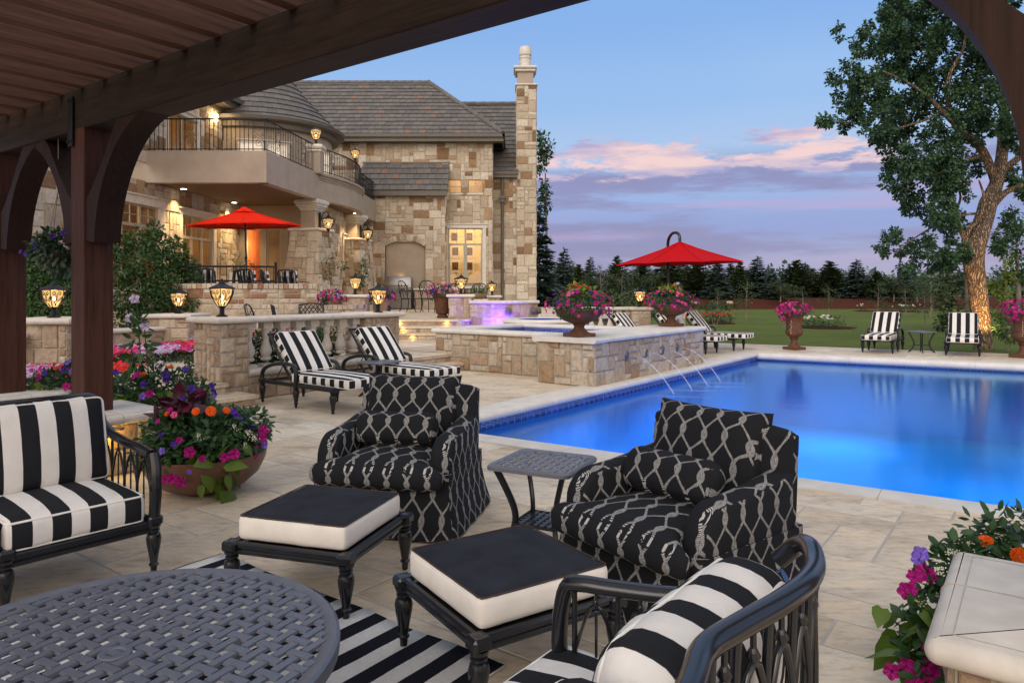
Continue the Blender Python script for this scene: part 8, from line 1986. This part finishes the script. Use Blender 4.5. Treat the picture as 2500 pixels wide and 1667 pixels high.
for i, (u, v, w) in enumerate(((1705, 739, 5), (1748, 733, 4), (1835, 743, 4), (1700, 728, 10), (1780, 742, 14))):
    p = GR(u, v+4, .55) if v < 735 else GR(u, v+8, .3); Y = 59.0; p = V((u-CX)/F*Y, Y, .42); s = w*Y/F*.6; mb = MB()
    mb.add([(s*x*(.8+.4*rng.random()), s*y*(.8+.4*rng.random()), s*z*.7) for x, y, z in ((-1,-1,0),(1,-1,0),(1,1,0),(-1,1,0),(-.7,-.6,1),(.8,-.6,.9),(.6,.7,1.1),(-.7,.6,.9))], [(0,3,2,1),(4,5,6,7),(0,1,5,4),(1,2,6,5),(2,3,7,6),(3,0,4,7)], .5)
    o = part('boulder', mb, M['pale_stone']); o.location = p; tag(o, ('pale boulder at the left end of the mulch bank', 'small white boulder on the mulch bank left of the tall blue spruce', 'white boulder on the mulch bank below the tall blue spruce', 'wide tan boulder behind the others at the left end of the mulch bank', 'low flat pale boulder on the mulch bank behind the pool corner lounger')[i], 'boulder', 'boulders on the mulch bank')
pl2 = thing('path_light', 'small dark path light on the lawn left of the two far loungers', 'path light', GR(2084, 812, 0)); mb = MB(); mb.tube([(0, 0, 0), (0, 0, .30)], .012, 6); part('stake', mb, M['bronze'], pl2); mb = MB(); mb.lathe([(.01, .34), (.09, .30), (.085, .29), (.01, .31)], 14); part('shade', mb, M['bronze'], pl2)
# ---------------------------------------------------------------- the person behind the far urn
pe = thing('person', 'person in a cap, black top and grey striped trousers standing behind the far urn', 'person', (4.22, 18.15, 0), R(-25))
J = {'pel': (0, 0, .96), 'wst': (0, .0, 1.10), 'chs': (0, .0, 1.32), 'nck': (0, -.0, 1.47), 'hed': (0, -.02, 1.54),
     'lh': (-.10, 0, .90), 'lk': (-.11, -.03, .50), 'la': (-.12, .02, .09), 'lt': (-.13, -.15, .035), 'rh': (.10, 0, .90), 'rk': (.12, -.02, .50), 'ra': (.13, .03, .09), 'rt': (.15, -.13, .035),
     'ls': (-.17, 0, 1.40), 'le': (-.24, .03, 1.14), 'lw': (-.20, -.12, .95), 'rs': (.17, 0, 1.40), 're': (.25, .05, 1.14), 'rw': (.19, -.10, .96)}
ed = [('pel','wst'),('wst','chs'),('chs','nck'),('nck','hed'),('pel','lh'),('lh','lk'),('lk','la'),('la','lt'),('pel','rh'),('rh','rk'),('rk','ra'),('ra','rt'),('chs','ls'),('ls','le'),('le','lw'),('chs','rs'),('rs','re'),('re','rw')]
rad = {'pel': .14, 'wst': .125, 'chs': .145, 'nck': .055, 'hed': .05, 'lh': .095, 'lk': .062, 'la': .04, 'lt': .035, 'rh': .095, 'rk': .062, 'ra': .04, 'rt': .035, 'ls': .062, 'le': .045, 'lw': .028, 'rs': .062, 're': .045, 'rw': .028}
vs = dict(J); 
for sd, w_, sx in (('l', 'lw', -1), ('r', 'rw', 1)):
    wv = Vector(J[w_]); vs[sd+'p'] = tuple(wv+V(sx*-.01, -.06, -.05)); rad[sd+'p'] = .026; ed.append((w_, sd+'p'))
    for k in range(5):
        base = Vector(vs[sd+'p'])+V((k-2)*.013, 0, 0); a = base+V((k-2)*.004, -.03-.004*(2-abs(k-2)), -.035); b = a+V(0, .004, -.032); 
        if k == 0: a = Vector(vs[sd+'p'])+V(sx*-.03, .01, -.01); b = a+V(sx*-.012, -.015, -.03)
        vs[sd+'f%da' % k] = tuple(a); vs[sd+'f%db' % k] = tuple(b); rad[sd+'f%da' % k] = .0095; rad[sd+'f%db' % k] = .008; ed += [(sd+'p', sd+'f%da' % k), (sd+'f%da' % k, sd+'f%db' % k)]
keys = list(vs); me = bpy.data.meshes.new('body'); me.from_pydata([vs[k] for k in keys], [(keys.index(a), keys.index(b)) for a, b in ed], [])
skin = simple('skin', (.48, .27, .19), .6, var=.05); shirt = simple('black_top', (.015, .015, .018), .9); jeans = NT('grey_striped_cloth')
sp = jeans.N('ShaderNodeSeparateXYZ'); jeans.L(jeans.obj(), sp.inputs[0]); fr = jeans.math('FRACT', jeans.math('MULTIPLY', sp.outputs[2], 34)); Zc = sp.outputs[2]
strp = jeans.mix(jeans.rng_(fr, .3, .5), (.26, .27, .30), (.40, .41, .43)); ax = jeans.math('ABSOLUTE', sp.outputs[0])
top = jeans.math('MULTIPLY', jeans.math('GREATER_THAN', Zc, 1.03), jeans.math('LESS_THAN', Zc, 1.47)); c = jeans.mix(top, strp, (.015, .015, .018))
hand = jeans.math('MULTIPLY', jeans.math('GREATER_THAN', ax, .145), jeans.math('MULTIPLY', jeans.math('LESS_THAN', Zc, 1.03), jeans.math('GREATER_THAN', Zc, .78))); c = jeans.mix(hand, c, (.48, .27, .19)); c = jeans.mix(jeans.math('GREATER_THAN', Zc, 1.47), c, (.48, .27, .19))
c = jeans.mix(jeans.math('LESS_THAN', Zc, .09), c, (.03, .03, .03)); jeans.set(c, .85)
me.materials.append(jeans.m); bo = bpy.data.objects.new('body', me); COL.objects.link(bo); bo.parent = pe
md = bo.modifiers.new('skin', 'SKIN')
for i, k in enumerate(keys): me.skin_vertices[0].data[i].radius = (rad[k], rad[k]*(.72 if k in ('chs', 'wst', 'pel') else 1)); me.skin_vertices[0].data[i].use_root = (k == 'pel')
md.use_smooth_shade = True; sd_ = bo.modifiers.new('sub', 'SUBSURF'); sd_.levels = 1; sd_.render_levels = 2
def ball(mb, c, r, k=12):
    vv = []; ff = []
    for i in range(k+1):
        for j in range(k): a = math.pi*i/k; b = 2*math.pi*j/k; vv.append((c[0]+r[0]*math.sin(a)*math.cos(b), c[1]+r[1]*math.sin(a)*math.sin(b), c[2]+r[2]*math.cos(a)))
    for i in range(k):
        for j in range(k): ff.append((i*k+j, (i+1)*k+j, (i+1)*k+(j+1) % k, i*k+(j+1) % k))
    mb.add(vv, ff, .5)
mb = MB(); ball(mb, (0, -.02, 1.645), (.078, .095, .115)); ball(mb, (0, -.055, 1.59), (.05, .055, .055)); ball(mb, (0, -.118, 1.635), (.013, .02, .024)); 
for s in (-1, 1): ball(mb, (s*.078, -.01, 1.64), (.012, .022, .03), 8)
part('head', mb, skin, pe, 180)
mb = MB()
for s in (-1, 1): ball(mb, (s*.03, -.108, 1.655), (.011, .008, .007), 8)
ball(mb, (0, -.108, 1.588), (.022, .008, .005), 8); part('facial_features', mb, simple('dark_lips_and_eyes', (.12, .05, .04), .5), pe, 180)
mb = MB(); ball(mb, (0, .005, 1.66), (.084, .098, .10)); part('hair', mb, simple('brown_hair', (.05, .03, .02), .8), pe, 180)
mb = MB(); ball(mb, (0, -.012, 1.70), (.092, .108, .085)); mb.add([(.075*math.cos(w), -.09-.085*max(0, math.sin(w)), 1.70-.01*math.sin(w)) for w in [math.pi*i/10 for i in range(11)]], [tuple(range(11))], .5); cp_ = part('cap', mb, simple('navy_cap', (.02, .035, .06), .8), pe, 180)
mb = MB(); ball(mb, (0, -.06, 1.735), (.055, .065, .045)); part('cap_front', mb, simple('pale_blue_cap_panel', (.40, .50, .68), .8), cp_, 180)
